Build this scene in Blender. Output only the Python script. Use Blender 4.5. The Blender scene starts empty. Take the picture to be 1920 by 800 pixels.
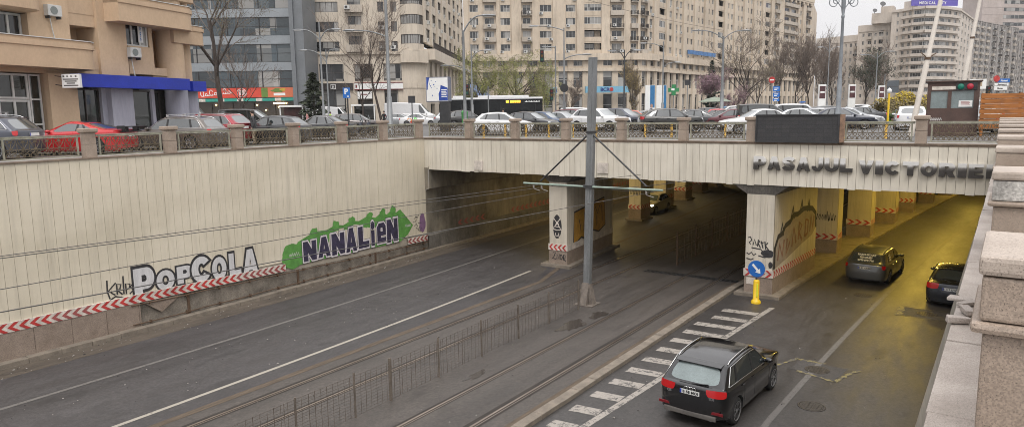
import bpy, bmesh, math, random
from mathutils import Vector, Matrix
from mathutils.bvhtree import BVHTree
sc = bpy.context.scene
COL = sc.collection
R_ = math.radians
rnd = random.Random(7)

# ------------------------------------------------------------------ camera
FPX, CX, CY = 1320.0, 960.0, 400.0
EYE = Vector((0, 0, 1.5))
def _axes():
    d = lambda x, y: Vector((x - CX, -(y - CY), -FPX))
    Y = d(1903, 195).normalized()
    X = -d(-923, 237).normalized()
    X = (X - Y * X.dot(Y)).normalized()
    Z = X.cross(Y)
    return X, Y, Z                       # world axes seen in camera space
AX = _axes()
cam = bpy.data.cameras.new('camera'); camo = bpy.data.objects.new('camera', cam); COL.objects.link(camo)
cam.sensor_width = 36; cam.lens = FPX / 1920 * 36; cam.clip_start = 0.05; cam.clip_end = 3000
rot = Matrix((AX[0], AX[1], AX[2]))      # rows: world axis components -> camera-to-world
camo.matrix_world = Matrix.Translation(EYE) @ rot.to_4x4()
sc.camera = camo

# ------------------------------------------------------------------ world, sun, exposure (overcast noon)
SUN_DIR = Vector((0.45, -0.55, 1.0)).normalized()
w = bpy.data.worlds.new('World'); sc.world = w; w.use_nodes = True
nt = w.node_tree; nt.nodes.clear()
out = nt.nodes.new('ShaderNodeOutputWorld'); bg = nt.nodes.new('ShaderNodeBackground')
sky = nt.nodes.new('ShaderNodeTexSky'); sky.sky_type = 'NISHITA'; sky.sun_disc = False
sky.sun_elevation = math.asin(SUN_DIR.z); sky.sun_rotation = math.atan2(SUN_DIR.x, SUN_DIR.y); sky.dust_density = 6; sky.air_density = 1.2; sky.ozone_density = 1
hsv = nt.nodes.new('ShaderNodeHueSaturation'); hsv.inputs['Saturation'].default_value = 0.12
mixc = nt.nodes.new('ShaderNodeMix'); mixc.data_type = 'RGBA'; mixc.inputs['Factor'].default_value = 0.8
tc = nt.nodes.new('ShaderNodeTexCoord'); sp = nt.nodes.new('ShaderNodeSeparateXYZ'); nt.links.new(tc.outputs['Generated'], sp.inputs[0])
cr = nt.nodes.new('ShaderNodeValToRGB')                     # overcast deck: brighter towards the zenith
CLOUD = ((0.0, 6.6), (0.25, 8.0), (0.6, 12.5), (1.0, 15.5))
el = cr.color_ramp.elements; el[0].position = 0; el[1].position = 1
for p_ in (.25, .6): el.new(p_)
for e_, (p_, v_) in zip(sorted(el, key=lambda q: q.position), CLOUD): e_.color = (v_ / 20 * 1.0, v_ / 20 * .985, v_ / 20 * 1.0, 1)
nt.links.new(sp.outputs['Z'], cr.inputs['Fac'])
ml_ = nt.nodes.new('ShaderNodeVectorMath'); ml_.operation = 'SCALE'; ml_.inputs['Scale'].default_value = 20; nt.links.new(cr.outputs['Color'], ml_.inputs[0])
nt.links.new(sky.outputs[0], hsv.inputs['Color']); nt.links.new(hsv.outputs[0], mixc.inputs['A']); nt.links.new(ml_.outputs[0], mixc.inputs['B'])
nt.links.new(mixc.outputs['Result'], bg.inputs[0]); bg.inputs[1].default_value = 0.11
nt.links.new(bg.outputs[0], out.inputs[0])
sl = bpy.data.lights.new('sun', 'SUN'); sl.energy = 1.1; sl.angle = R_(28); sl.color = (1, .965, .92)
so = bpy.data.objects.new('sun', sl); COL.objects.link(so)
so.rotation_euler = SUN_DIR.to_track_quat('Z', 'Y').to_euler()
sc.view_settings.view_transform = 'Standard'; sc.view_settings.look = 'None'
sc.view_settings.gamma = 1; sc.view_settings.use_curve_mapping = False
sc.view_settings.exposure = 0.4
sc.cycles.max_bounces = 8; sc.cycles.diffuse_bounces = 4; sc.cycles.use_denoising = True
sc.cycles.sample_clamp_indirect = 6; sc.cycles.filter_width = 0.95

# ------------------------------------------------------------------ photograph-pixel helpers (used to measure places)
def ray(x, y):
    v = Vector((x - CX, -(y - CY), -FPX)); return rot @ v
def gz(x, y, z): r = ray(x, y); return EYE + r * ((z - EYE.z) / r.z)
def gy(x, y, Y): r = ray(x, y); return EYE + r * (Y / r.y)
def gx(x, y, X): r = ray(x, y); return EYE + r * (X / r.x)
FW = Vector((-AX[0].z, -AX[1].z, 0)).normalized(); RT = Vector((FW.y, -FW.x, 0))
def at(px, d, z=0.0):
    """ground point in pixel column px (taken at the horizon) at distance d along the view"""
    yh = 195 + 0.0149 * (1903 - px)
    r = ray(px, yh); r = r / FPX * d
    return Vector((r.x, r.y, z))
def zpx(px, py, d):
    r = ray(px, py) / FPX * d; return EYE.z + r.z
def camdir(a):
    """world angle of a heading given in the camera's ground frame: 0 = image right, 90 = away"""
    v = RT * math.cos(R_(a)) + FW * math.sin(R_(a)); return math.atan2(v.y, v.x)
def wx(Y): return -26.45 - 0.9 * (max(Y - 6, 0) / 24) ** 2 if Y < 30 else -27.35 - 0.06 * (Y - 30)
def bend(Y): return -0.9 * (max(Y - 6, 0) / 24) ** 2 if Y < 30 else -0.9 - 0.075 * (Y - 30)
RZ = -6.5                                  # level of the sunken road
BY = 30.0                                  # face of the underpass

# ------------------------------------------------------------------ materials
def newmat(name):
    m = bpy.data.materials.new(name); m.use_nodes = True
    n = m.node_tree; b = n.nodes['Principled BSDF']; return m, n, b
def col4(c): return (c[0], c[1], c[2], 1)
def N(n, t, **k):
    x = n.nodes.new(t)
    for a, v in k.items(): setattr(x, a, v)
    return x
def coords(n, scale=(1, 1, 1), kind='pos'):
    mp = N(n, 'ShaderNodeMapping'); mp.inputs['Scale'].default_value = scale
    if kind == 'pos': g = N(n, 'ShaderNodeNewGeometry'); n.links.new(g.outputs['Position'], mp.inputs['Vector'])
    else: g = N(n, 'ShaderNodeTexCoord'); n.links.new(g.outputs['Object'], mp.inputs['Vector'])
    return mp.outputs[0]
def noise(n, vec, s, det=4, rough=.6):
    x = N(n, 'ShaderNodeTexNoise'); x.inputs['Scale'].default_value = s; x.inputs['Detail'].default_value = det
    x.inputs['Roughness'].default_value = rough; n.links.new(vec, x.inputs['Vector']); return x.outputs['Fac']
def ramp(n, fac, pts):
    r = N(n, 'ShaderNodeValToRGB'); e = r.color_ramp.elements
    while len(e) < len(pts): e.new(0.5)
    for i, (p, c) in enumerate(pts): e[i].position = p; e[i].color = col4(c) if len(c) == 3 else c
    n.links.new(fac, r.inputs['Fac']); return r.outputs['Color']
def mixrgb(n, fac, a, b, mode='MIX'):
    m = N(n, 'ShaderNodeMix'); m.data_type = 'RGBA'; m.blend_type = mode
    for s, v in (('Factor', fac), ('A', a), ('B', b)):
        if hasattr(v, 'links') or isinstance(v, bpy.types.NodeSocket): n.links.new(v, m.inputs[s] if s != 'Factor' else m.inputs['Factor'])
        elif s == 'Factor': m.inputs[s].default_value = v
        else: m.inputs[s].default_value = col4(v)
    return m.outputs['Result']
def bump(n, b, fac, strength, dist=.02):
    x = N(n, 'ShaderNodeBump'); x.inputs['Strength'].default_value = strength; x.inputs['Distance'].default_value = dist
    n.links.new(fac, x.inputs['Height']); n.links.new(x.outputs[0], b.inputs['Normal'])
def mul(c, k): return tuple(min(1, v * k) for v in c[:3])
MATS = {}
def mat(name, c, rough=.6, metal=0, var=.18, scale=3.0, bmp=0.0, stretch=(1, 1, 1), spec=.5, coat=0, kind='pos', fine=None):
    """plain surface with two scales of tonal wear"""
    if name in MATS: return MATS[name]
    m, n, b = newmat(name)
    v = coords(n, stretch, kind)
    f1 = noise(n, v, scale, 6, .65); f2 = noise(n, v, fine or scale * 14, 3, .6)
    c1 = ramp(n, f1, [(.3, mul(c, 1 - var)), (.72, mul(c, 1 + var))])
    c2 = ramp(n, f2, [(.3, (1 - var * .7,) * 3), (.7, (1 + var * .4,) * 3)])
    n.links.new(mixrgb(n, 1.0, c1, c2, 'MULTIPLY'), b.inputs['Base Color'])
    b.inputs['Roughness'].default_value = rough; b.inputs['Metallic'].default_value = metal
    b.inputs['Specular IOR Level'].default_value = spec
    if coat: b.inputs['Coat Weight'].default_value = coat; b.inputs['Coat Roughness'].default_value = .05
    if bmp: bump(n, b, f2, bmp, .01)
    MATS[name] = m; return m
def glass_mat(name, c=(.015, .018, .02), rough=.06, spec=.8):
    m, n, b = newmat(name); b.inputs['Base Color'].default_value = col4(c); b.inputs['Roughness'].default_value = rough
    b.inputs['Specular IOR Level'].default_value = spec; MATS[name] = m; return m
def emit_mat(name, c, s):
    m, n, b = newmat(name); b.inputs['Base Color'].default_value = col4(c); b.inputs['Emission Color'].default_value = col4(c)
    b.inputs['Emission Strength'].default_value = s; MATS[name] = m; return m

# ------------------------------------------------------------------ objects
TM = {}                                    # thing name -> world matrix, so parts may be given in world coordinates
def tag(o, label=None, cat=None, group=None, kind=None):
    if label: o['label'] = label
    if cat: o['category'] = cat
    if group: o['group'] = group
    if kind: o['kind'] = kind
    return o
def E(name, loc, rz=0, label=None, cat=None, group=None):
    o = bpy.data.objects.new(name, None); COL.objects.link(o); o.empty_display_size = .3
    o.location = loc; o.rotation_euler = (0, 0, rz)
    TM[o.name] = Matrix.Translation(Vector(loc)) @ Matrix.Rotation(rz, 4, 'Z')
    return tag(o, label, cat, group)
class MB:
    def __init__(s): s.v = []; s.f = []; s.m = []; s.sm = []
    def add(s, vs, fs, mi=0, smooth=False):
        o = len(s.v); s.v += [tuple(p) for p in vs]
        for f in fs: s.f.append(tuple(i + o for i in f)); s.m.append(mi); s.sm.append(smooth)
        return s
    def box(s, x0, x1, y0, y1, z0, z1, mi=0, M=None, bev=0):
        vs = [Vector(p) for p in ((x0, y0, z0), (x1, y0, z0), (x1, y1, z0), (x0, y1, z0), (x0, y0, z1), (x1, y0, z1), (x1, y1, z1), (x0, y1, z1))]
        if M: vs = [M @ p for p in vs]
        return s.add(vs, [(0, 3, 2, 1), (4, 5, 6, 7), (0, 1, 5, 4), (1, 2, 6, 5), (2, 3, 7, 6), (3, 0, 4, 7)], mi)
    def prism(s, poly, M, h, mi=0):
        """poly: (x, y) list, extruded along local z by h, through M"""
        n = len(poly)
        a = 0.0
        for i in range(n): a += poly[i][0] * poly[(i + 1) % n][1] - poly[(i + 1) % n][0] * poly[i][1]
        if a < 0: poly = poly[::-1]
        vs = [M @ Vector((p[0], p[1], 0)) for p in poly] + [M @ Vector((p[0], p[1], h)) for p in poly]
        fs = [tuple(range(n))[::-1], tuple(range(n, 2 * n))] + [(i, (i + 1) % n, n + (i + 1) % n, n + i) for i in range(n)]
        return s.add(vs, fs, mi)
    def tube(s, pts, r, n=6, mi=0, caps=True):
        pts = [Vector(p) for p in pts]; rr = r if isinstance(r, (list, tuple)) else [r] * len(pts)
        rings = []; up = None
        for i, p in enumerate(pts):
            t = (pts[min(i + 1, len(pts) - 1)] - pts[max(i - 1, 0)])
            if t.length < 1e-9: t = Vector((0, 0, 1))
            t.normalize()
            if up is None: up = t.orthogonal().normalized()
            else:
                up = up - t * up.dot(t)
                up = up.normalized() if up.length > 1e-6 else t.orthogonal().normalized()
            q = t.cross(up)
            rings.append([p + (up * math.cos(2 * math.pi * k / n) + q * math.sin(2 * math.pi * k / n)) * rr[i] for k in range(n)])
        vs = [v for g in rings for v in g]; fs = []
        for i in range(len(pts) - 1):
            for k in range(n): fs.append((i * n + k, i * n + (k + 1) % n, (i + 1) * n + (k + 1) % n, (i + 1) * n + k))
        s.add(vs, fs, mi, True)
        if caps: s.add(rings[0], [tuple(range(n))[::-1]], mi); s.add(rings[-1], [tuple(range(n))], mi)
        return s
    def lathe(s, prof, M=Matrix(), n=16, mi=0, smooth=True, caps=True):
        """prof: (r, z) list"""
        vs = []; fs = []
        for r, z in prof:
            for k in range(n): a = 2 * math.pi * k / n; vs.append(M @ Vector((r * math.cos(a), r * math.sin(a), z)))
        for i in range(len(prof) - 1):
            for k in range(n): fs.append((i * n + k, i * n + (k + 1) % n, (i + 1) * n + (k + 1) % n, (i + 1) * n + k))
        s.add(vs, fs, mi, smooth)
        if caps:
            s.add(vs[:n], [tuple(range(n))[::-1]], mi); s.add(vs[-n:], [tuple(range(n))], mi)
        return s
    def quad(s, a, b, c, d, mi=0): return s.add([a, b, c, d], [(0, 1, 2, 3)], mi)
    def build(s, name, mats, parent=None, world=True, sharp=38, bevel=0):
        me = bpy.data.meshes.new(name); me.from_pydata(s.v, [], s.f)
        mats = mats if isinstance(mats, (list, tuple)) else [mats] if mats else []
        for m in mats: me.materials.append(m)
        me.polygons.foreach_set('material_index', s.m); me.polygons.foreach_set('use_smooth', s.sm)
        o = bpy.data.objects.new(name, me); COL.objects.link(o)
        if parent:
            o.parent = parent
            if parent.name in TM:
                TM[o.name] = TM[parent.name]
                if world: me.transform(TM[parent.name].inverted())
        if bevel:
            bm = bmesh.new(); bm.from_mesh(me)
            bmesh.ops.bevel(bm, geom=[e for e in bm.edges if len(e.link_faces) == 2 and e.calc_face_angle(0) > .6], offset=bevel, segments=2, profile=.6, affect='EDGES')
            bm.to_mesh(me); bm.free()
        me.update(); return o
def kids(o): return CH.get(o.name, None)
def copy_tree(o, parent=None):
    c = o.copy(); COL.objects.link(c)
    if parent: c.parent = parent
    for ch in [x for x in o.children]: copy_tree(ch, c)
    return c
def relabel(c, label, loc, rz=0):
    c['label'] = label; c.location = loc; c.rotation_euler = (0, 0, rz); return c
ORD = ['first', 'second', 'third', 'fourth', 'fifth', 'sixth', 'seventh', 'eighth', 'ninth', 'tenth', 'eleventh', 'twelfth', 'thirteenth', 'fourteenth', 'fifteenth']
_tc = {}
def text_mb(txt, size, depth, offset=0.0, align='LEFT', space=1.0, sx=1.0):
    """lettering as (verts, faces) in the xy plane, thickness along +z from 0"""
    k = (txt, size, depth, offset, align, space, sx)
    if k not in _tc:
        cu = bpy.data.curves.new('lettering', 'FONT'); cu.body = txt; cu.size = size; cu.extrude = depth / 2; cu.offset = offset
        cu.align_x = align; cu.space_character = space; cu.resolution_u = 4
        ob = bpy.data.objects.new('lettering', cu); COL.objects.link(ob)
        dg = bpy.context.evaluated_depsgraph_get(); dg.update()
        me = ob.evaluated_get(dg).to_mesh()
        _tc[k] = ([(v.co.x * sx, v.co.y, v.co.z + depth / 2) for v in me.vertices], [tuple(p.vertices) for p in me.polygons])
        ob.evaluated_get(dg).to_mesh_clear(); bpy.data.objects.remove(ob); bpy.data.curves.remove(cu)
    return _tc[k]
def add_text(mb, M, txt, size, depth=.004, mi=0, **kw):
    vs, fs = text_mb(txt, size, depth, **kw); mb.add([M @ Vector(v) for v in vs], fs, mi)
def frame(o, xd, yd):
    """matrix with origin o, x axis xd, y axis yd"""
    x = Vector(xd).normalized(); y = Vector(yd); y = (y - x * y.dot(x)).normalized(); z = x.cross(y)
    return Matrix(((x.x, y.x, z.x, o[0]), (x.y, y.y, z.y, o[1]), (x.z, y.z, z.z, o[2]), (0, 0, 0, 1)))

# heavy block letters drawn as outlines in a unit box
def _arc(cx_, cy_, rx, ry, a0, a1, n=10): return [(cx_ + rx * math.cos(R_(a0 + (a1 - a0) * i / n)), cy_ + ry * math.sin(R_(a0 + (a1 - a0) * i / n))) for i in range(n + 1)]
def _thick(pts, w_):
    L = []; Q = []
    for i, p in enumerate(pts):
        a, b = pts[max(i - 1, 0)], pts[min(i + 1, len(pts) - 1)]; t = Vector((b[0] - a[0], b[1] - a[1])).normalized(); L.append((p[0] - t.y * w_, p[1] + t.x * w_)); Q.append((p[0] + t.y * w_, p[1] - t.x * w_))
    return L + Q[::-1]
GLY = dict(
    I=[[(0, 0), (1, 0), (1, 1), (0, 1)]], L=[[(0, 0), (1, 0), (1, .28), (.42, .28), (.42, 1), (0, 1)]], T=[[(.31, 0), (.69, 0), (.69, .72), (1, .72), (1, 1), (0, 1), (0, .72), (.31, .72)]],
    E=[[(0, 0), (1, 0), (1, .23), (.40, .23), (.40, .39), (.92, .39), (.92, .61), (.40, .61), (.40, .77), (1, .77), (1, 1), (0, 1)]],
    V=[[(.33, 0), (.67, 0), (1, 1), (.63, 1), (.5, .42), (.37, 1), (0, 1)]], A=[[(0, 0), (.32, 0), (.37, .17), (.63, .17), (.68, 0), (1, 0), (.68, 1), (.32, 1)], [(.43, .38), (.57, .38), (.5, .70)]],
    N=[[(0, 0), (.34, 0), (.34, .46), (.66, 0), (1, 0), (1, 1), (.66, 1), (.66, .54), (.34, 1), (0, 1)]],
    U=[[(0, 1)] + _arc(.5, .38, .5, .38, 180, 360) + [(1, 1), (.66, 1)] + _arc(.5, .40, .16, .15, 0, -180) + [(.34, 1)]],
    J=[[(.62, 1), (1, 1)] + _arc(.5, .38, .5, .38, 0, -180) + [(.36, .38)] + _arc(.5, .36, .13, .12, 180, 360)], O=[_arc(.5, .5, .5, .5, 0, 350, 24), _arc(.5, .5, .19, .25, 0, 340, 18)],
    C=[_arc(.5, .5, .5, .5, 38, 322, 24) + _arc(.5, .5, .17, .24, 318, 42, 16)],
    P=[[(0, 0), (.38, 0), (.38, .30), (.60, .30)] + _arc(.62, .65, .38, .35, -80, 80, 12) + [(.6, 1), (0, 1)], [(.38, .54), (.56, .54), (.63, .60), (.63, .70), (.56, .77), (.38, .77)]],
    R=[[(0, 0), (.36, 0), (.36, .33), (.44, .33), (.62, 0), (1, 0), (.80, .37)] + _arc(.62, .68, .36, .32, -55, 85, 12) + [(0, 1)], [(.36, .56), (.56, .56), (.62, .62), (.62, .71), (.56, .77), (.36, .77)]],
    S=[_thick(_arc(.52, .715, .36, .165, 10, 235, 12) + _arc(.48, .285, .36, .165, 55, -170, 12), .125)],
    i=[[(.12, 0), (.88, 0), (.88, .62), (.12, .62)], _arc(.5, .84, .44, .16, 0, 340, 14)], e=[[(0, 0), (1, 0), (1, .24), (.4, .24), (.4, .37), (1, .37), (1, .82), (.8, 1), (.2, 1), (0, .82)], [(.38, .56), (.64, .56), (.64, .77), (.38, .77)]])
def heavy(ch, depth, offset=0.0):
    k = ('h', ch, depth, offset)
    if k not in _tc:
        cu = bpy.data.curves.new('lettering', 'CURVE'); cu.dimensions = '2D'; cu.fill_mode = 'BOTH'; cu.extrude = depth / 2; cu.offset = offset
        for lp_ in GLY[ch]:
            sp_ = cu.splines.new('POLY'); sp_.points.add(len(lp_) - 1); sp_.use_cyclic_u = True
            for q, v in zip(sp_.points, lp_): q.co = (v[0], v[1], 0, 1)
        ob = bpy.data.objects.new('lettering', cu); COL.objects.link(ob); dg = bpy.context.evaluated_depsgraph_get(); dg.update(); me = ob.evaluated_get(dg).to_mesh()
        _tc[k] = ([(v.co.x, v.co.y, v.co.z + depth / 2) for v in me.vertices], [tuple(p.vertices) for p in me.polygons])
        ob.evaluated_get(dg).to_mesh_clear(); bpy.data.objects.remove(ob); bpy.data.curves.remove(cu)
    return _tc[k]
# ------------------------------------------------------------------ ground materials
def asphalt(name, base, rough=(.42, .62), tracks=True, wet=0.0):
    m, n, b = newmat(name)
    v = coords(n); vs = coords(n, (1, .06, 1)); vf = coords(n, (1, .25, 1))
    spk = noise(n, v, 13, 4, .75); big = noise(n, vs, .9, 5, .6); mid = noise(n, vf, 1.7, 6, .7); grain = noise(n, v, 55, 3, .7)
    pat = noise(n, v, .35, 4, .6)
    c = ramp(n, big, [(.28, mul(base, .72)), (.5, base), (.75, mul(base, 1.25))])
    c = mixrgb(n, 1, c, ramp(n, mid, [(.3, (.82,) * 3), (.7, (1.14,) * 3)]), 'MULTIPLY')
    c = mixrgb(n, 1, c, ramp(n, grain, [(.25, (.72,) * 3), (.5, (1,) * 3), (.8, (1.35,) * 3)]), 'MULTIPLY')
    c = mixrgb(n, 1, c, ramp(n, spk, [(.28, (.58,) * 3), (.5, (1,) * 3), (.72, (1.5,) * 3)]), 'MULTIPLY')
    vo = N(n, 'ShaderNodeTexVoronoi', feature='DISTANCE_TO_EDGE'); vo.inputs['Scale'].default_value = .28; wv = N(n, 'ShaderNodeVectorMath', operation='ADD'); nz = N(n, 'ShaderNodeTexNoise'); nz.inputs['Scale'].default_value = 1.1; nz.inputs['Detail'].default_value = 5; n.links.new(v, nz.inputs['Vector']); n.links.new(v, wv.inputs[0]); n.links.new(nz.outputs['Color'], wv.inputs[1]); n.links.new(wv.outputs[0], vo.inputs['Vector'])
    crk = ramp(n, vo.outputs['Distance'], [(.0, (.45,) * 3), (.007, (0, 0, 0))]); c = mixrgb(n, mixrgb(n, 1, crk, ramp(n, pat, [(.45, (0, 0, 0)), (.55, (1, 1, 1))]), 'MULTIPLY'), c, (.016, .014, .013))
    oil = noise(n, coords(n, (1, .45, 1)), 1.3, 3, .5)
    c = mixrgb(n, ramp(n, oil, [(.63, (0, 0, 0)), (.70, (.55,) * 3)]), c, mul(base, .45)); c = mixrgb(n, ramp(n, pat, [(.60, (0, 0, 0)), (.64, (.4,) * 3)]), c, mul(base, .62))
    n.links.new(c, b.inputs['Base Color'])
    r = ramp(n, mid, [(.3, (rough[0],) * 3), (.7, (rough[1],) * 3)])
    if wet: r = mixrgb(n, ramp(n, big, [(.35, (wet,) * 3), (.6, (0, 0, 0))]), r, (.34, .34, .34))
    n.links.new(r, b.inputs['Roughness']); bump(n, b, grain, .25, .006)
    return m
M_ASPH = asphalt('asphalt_dry', (.050, .0455, .0455), (.5, .7))
M_ASPW = asphalt('asphalt_damp', (.050, .0455, .043), (.40, .58), wet=.35)
M_TRAM = asphalt('tram_bed', (.062, .053, .046), (.5, .75))
M_LOT = asphalt('plaza_asphalt', (.11, .105, .10), (.5, .75))
M_PAVE = mat('paving_grey', (.25, .235, .22), .8, var=.2, scale=.7)
def worn_paint(name, c, thr=.36):
    m, n, b = newmat(name)
    v = coords(n); f = noise(n, v, 7, 6, .75); f2 = noise(n, v, 60, 2)
    k = ramp(n, f, [(thr, (0, 0, 0)), (thr + .06, (1, 1, 1))])
    c1 = mixrgb(n, 1, c, ramp(n, f2, [(.3, (.75,) * 3), (.7, (1.05,) * 3)]), 'MULTIPLY')
    n.links.new(mixrgb(n, k, (.085, .078, .072), c1), b.inputs['Base Color']); b.inputs['Roughness'].default_value = .6
    return m
M_PAINT = worn_paint('road_paint', (.33, .30, .265), .42)
M_PAINTW = worn_paint('road_paint_fresh', (.34, .31, .26), .33)
M_PAINTF = worn_paint('road_paint_faint', (.145, .135, .126), .40)
M_YPAINT = worn_paint('yellow_mark', (.24, .20, .08), .47)
M_KERB = mat('kerb_stone', (.19, .16, .127), .8, var=.3, scale=2.5, bmp=.3)
M_RUST = mat('rusty_steel', (.115, .07, .042), .75, metal=.2, var=.4, scale=6)
M_RAIL = mat('rail_steel', (.26, .21, .17), .3, metal=.7, var=.3, scale=4, stretch=(1, .1, 1))
M_RUSTP = mat('rust_dust', (.095, .07, .048), .9, var=.4, scale=5, stretch=(2, .3, 1))
def granite(name, c, sp=.35, scale=60, rough=.55):
    m, n, b = newmat(name)
    v = coords(n); f = noise(n, v, scale, 2, .5); g = noise(n, v, 2.2, 5, .65)
    vo = N(n, 'ShaderNodeTexVoronoi'); vo.inputs['Scale'].default_value = scale * .9; n.links.new(v, vo.inputs['Vector'])
    c1 = ramp(n, vo.outputs['Color'], [(.2, mul(c, 1 - sp)), (.5, c), (.8, mul(c, 1 + sp))])
    dk = ramp(n, f, [(.33, (.38, .36, .35)), (.38, (1, 1, 1))])
    c1 = mixrgb(n, 1, c1, dk, 'MULTIPLY')
    c1 = mixrgb(n, 1, c1, ramp(n, g, [(.28, (.72, .70, .68)), (.6, (1, 1, 1)), (.8, (1.08,) * 3)]), 'MULTIPLY')
    n.links.new(c1, b.inputs['Base Color']); b.inputs['Roughness'].default_value = rough; bump(n, b, f, .1, .004); return m
M_GRAN = granite('granite_pier', (.33, .262, .208), .2, 230)
M_GRANP = granite('granite_plinth', (.26, .205, .165), .16, 60)
M_LEDGE = granite('granite_ledge', (.38, .335, .30), .14, 190, .7)
M_GCAP = granite('granite_cap', (.42, .355, .30), .14, 230, .6)
M_CONC = mat('stained_concrete', (.20, .185, .165), .85, var=.4, scale=1.3, bmp=.3, stretch=(1, 1, .5))
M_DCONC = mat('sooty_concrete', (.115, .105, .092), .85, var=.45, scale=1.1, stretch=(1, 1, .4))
def panels(name, c, streak=.12):
    m, n, b = newmat(name)
    v = coords(n, (2.2, 2.2, .16)); v2 = coords(n, (.25, .25, .5)); v3 = coords(n, (9, 9, .5)); v4 = coords(n)
    s = noise(n, v, 1.6, 5, .65); a = noise(n, v2, 1.0, 4, .6); h = noise(n, v3, 1, 4, .7); sp = noise(n, v4, 7, 5, .7)
    cc = ramp(n, s, [(.25, mul(c, 1 - streak * 1.5)), (.5, c), (.8, mul(c, 1 + streak * .4))])
    cc = mixrgb(n, 1, cc, ramp(n, a, [(.3, (.86, .85, .82)), (.65, (1.03,) * 3)]), 'MULTIPLY')
    cc = mixrgb(n, 1, cc, ramp(n, h, [(.22, (.80, .78, .74)), (.42, (1, 1, 1))]), 'MULTIPLY')
    cc = mixrgb(n, ramp(n, sp, [(.70, (0, 0, 0)), (.76, (.45,) * 3)]), cc, (.30, .26, .21))
    n.links.new(cc, b.inputs['Base Color']); b.inputs['Roughness'].default_value = .55; return m
M_PANEL = panels('cream_panel', (.605, .545, .435))
M_FASC = panels('fascia_panel', (.62, .575, .49), .16)
M_JOINT = mat('joint_backing', (.33, .29, .235), .9, var=.2)  # darker backing seen in the gaps between cladding panels
M_RED = mat('chevron_red', (.44, .04, .035), .5, var=.4, scale=3)
M_REDF = mat('chevron_red_faded', (.30, .075, .07), .6, var=.3, scale=4)
M_WHITE = mat('chevron_white', (.58, .52, .46), .55, var=.34, scale=3)
M_STEEL = mat('galvanised_steel', (.21, .218, .222), .5, metal=.5, var=.25, scale=2.5, stretch=(1, 1, .3))
M_DSTEEL = mat('dark_steel', (.05, .05, .052), .5, metal=.4, var=.3)
M_WIRE = mat('wire', (.12, .114, .108), .45, metal=.6, var=.1)
M_IRONT = mat('railing_top', (.33, .32, .25), .6, metal=.2, var=.35, scale=5)
M_IRON = mat('railing_iron', (.135, .105, .065), .7, metal=.15, var=.5, scale=9)
M_WHITEP = mat('white_paint', (.72, .72, .70), .4, var=.06)
M_BLACK = mat('black_paint', (.02, .02, .021), .5, var=.2)
M_YELLOW = mat('yellow_plastic', (.72, .47, .015), .4, var=.1)
M_BLUE = mat('sign_blue', (.012, .12, .42), .35, var=.1)
M_DKBLUE = mat('awning_blue', (.008, .026, .33), .45, var=.2, scale=1.2)

# ------------------------------------------------------------------ sheets of ground
def strip(mb, f0, f1, ys, z, mi=0):
    """sheet between x = f0(y) and x = f1(y)"""
    for a, b in zip(ys, ys[1:]):
        mb.quad((f0(a), a, z), (f1(a), a, z), (f1(b), b, z), (f0(b), b, z), mi)
def fr(a, b, st): k = max(1, int(round((b - a) / st))); return [a + (b - a) * i / k for i in range(k + 1)]
YS = fr(-30, 30, 2) + fr(30, 130, 4)[1:]
ledR = lambda y: -0.29
lk = lambda y: -17.75 + (bend(y) * .9 if y > 30 else 0)                       # left road / tram bed edge
rk = lambda y: -9.72 if y < 30 else -9.72 + .045 * (y - 30)                    # tram bed / right road edge
def rlane(y): return -4.62 if y < 18 else -4.62 + .028 * (y - 18) + .0011 * (y - 18) ** 2 if y < 60 else -1.5 + .12 * (y - 60)
def rwall(y): return -0.29 if y < 30 else -0.29 + .06 * (y - 30)
def redge(y): return -7.5 + .0 * y if y < 31 else -7.5 + .062 * (y - 31) + .0007 * (y - 31) ** 2
m = MB(); strip(m, wx, lk, YS, RZ); tag(m.build('left_road', M_ASPH), kind='structure')
m = MB(); strip(m, lk, rk, YS, RZ + .004); tag(m.build('tram_track_bed', M_TRAM), kind='structure')
m = MB(); strip(m, rk, lambda y: rwall(y) + .3, YS, RZ); tag(m.build('right_road', M_ASPW), kind='structure')
# road markings
def line(name, f, wd, ys, mt, z=RZ + .006):
    m = MB(); strip(m, lambda y: f(y) - wd / 2, lambda y: f(y) + wd / 2, ys, z); return tag(m.build(name, mt), kind='structure')
line('left_lane_line', lambda y: -22.5 + bend(y), .16, fr(-5, 70, 2), M_PAINTF)
line('left_edge_line', lambda y: -18.64 + bend(y), .15, fr(-5, 29, 2), M_PAINTW)
line('right_lane_line', rlane, .17, fr(4, 70, 2), M_PAINTF)
zeb = lambda y: -8.42 + .073 * (y - 15)
line('hatched_area_line', zeb, .2, fr(8, 28.6, 2), M_PAINT)
m = MB()
for i in range(12):
    y = 14.55 + 1.145 * i; k = .12
    if y > 28.2: break
    x0 = -9.27; x1 = zeb(y) - .12
    if i > 9: x0 = -9.0
    m.quad((x0, y - .14, RZ + .006), (x1, y - .03, RZ + .006), (x1, y + .40, RZ + .006), (x0, y + .32, RZ + .006))
tag(m.build('hatched_area_stripes', M_PAINT), kind='structure')
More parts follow.
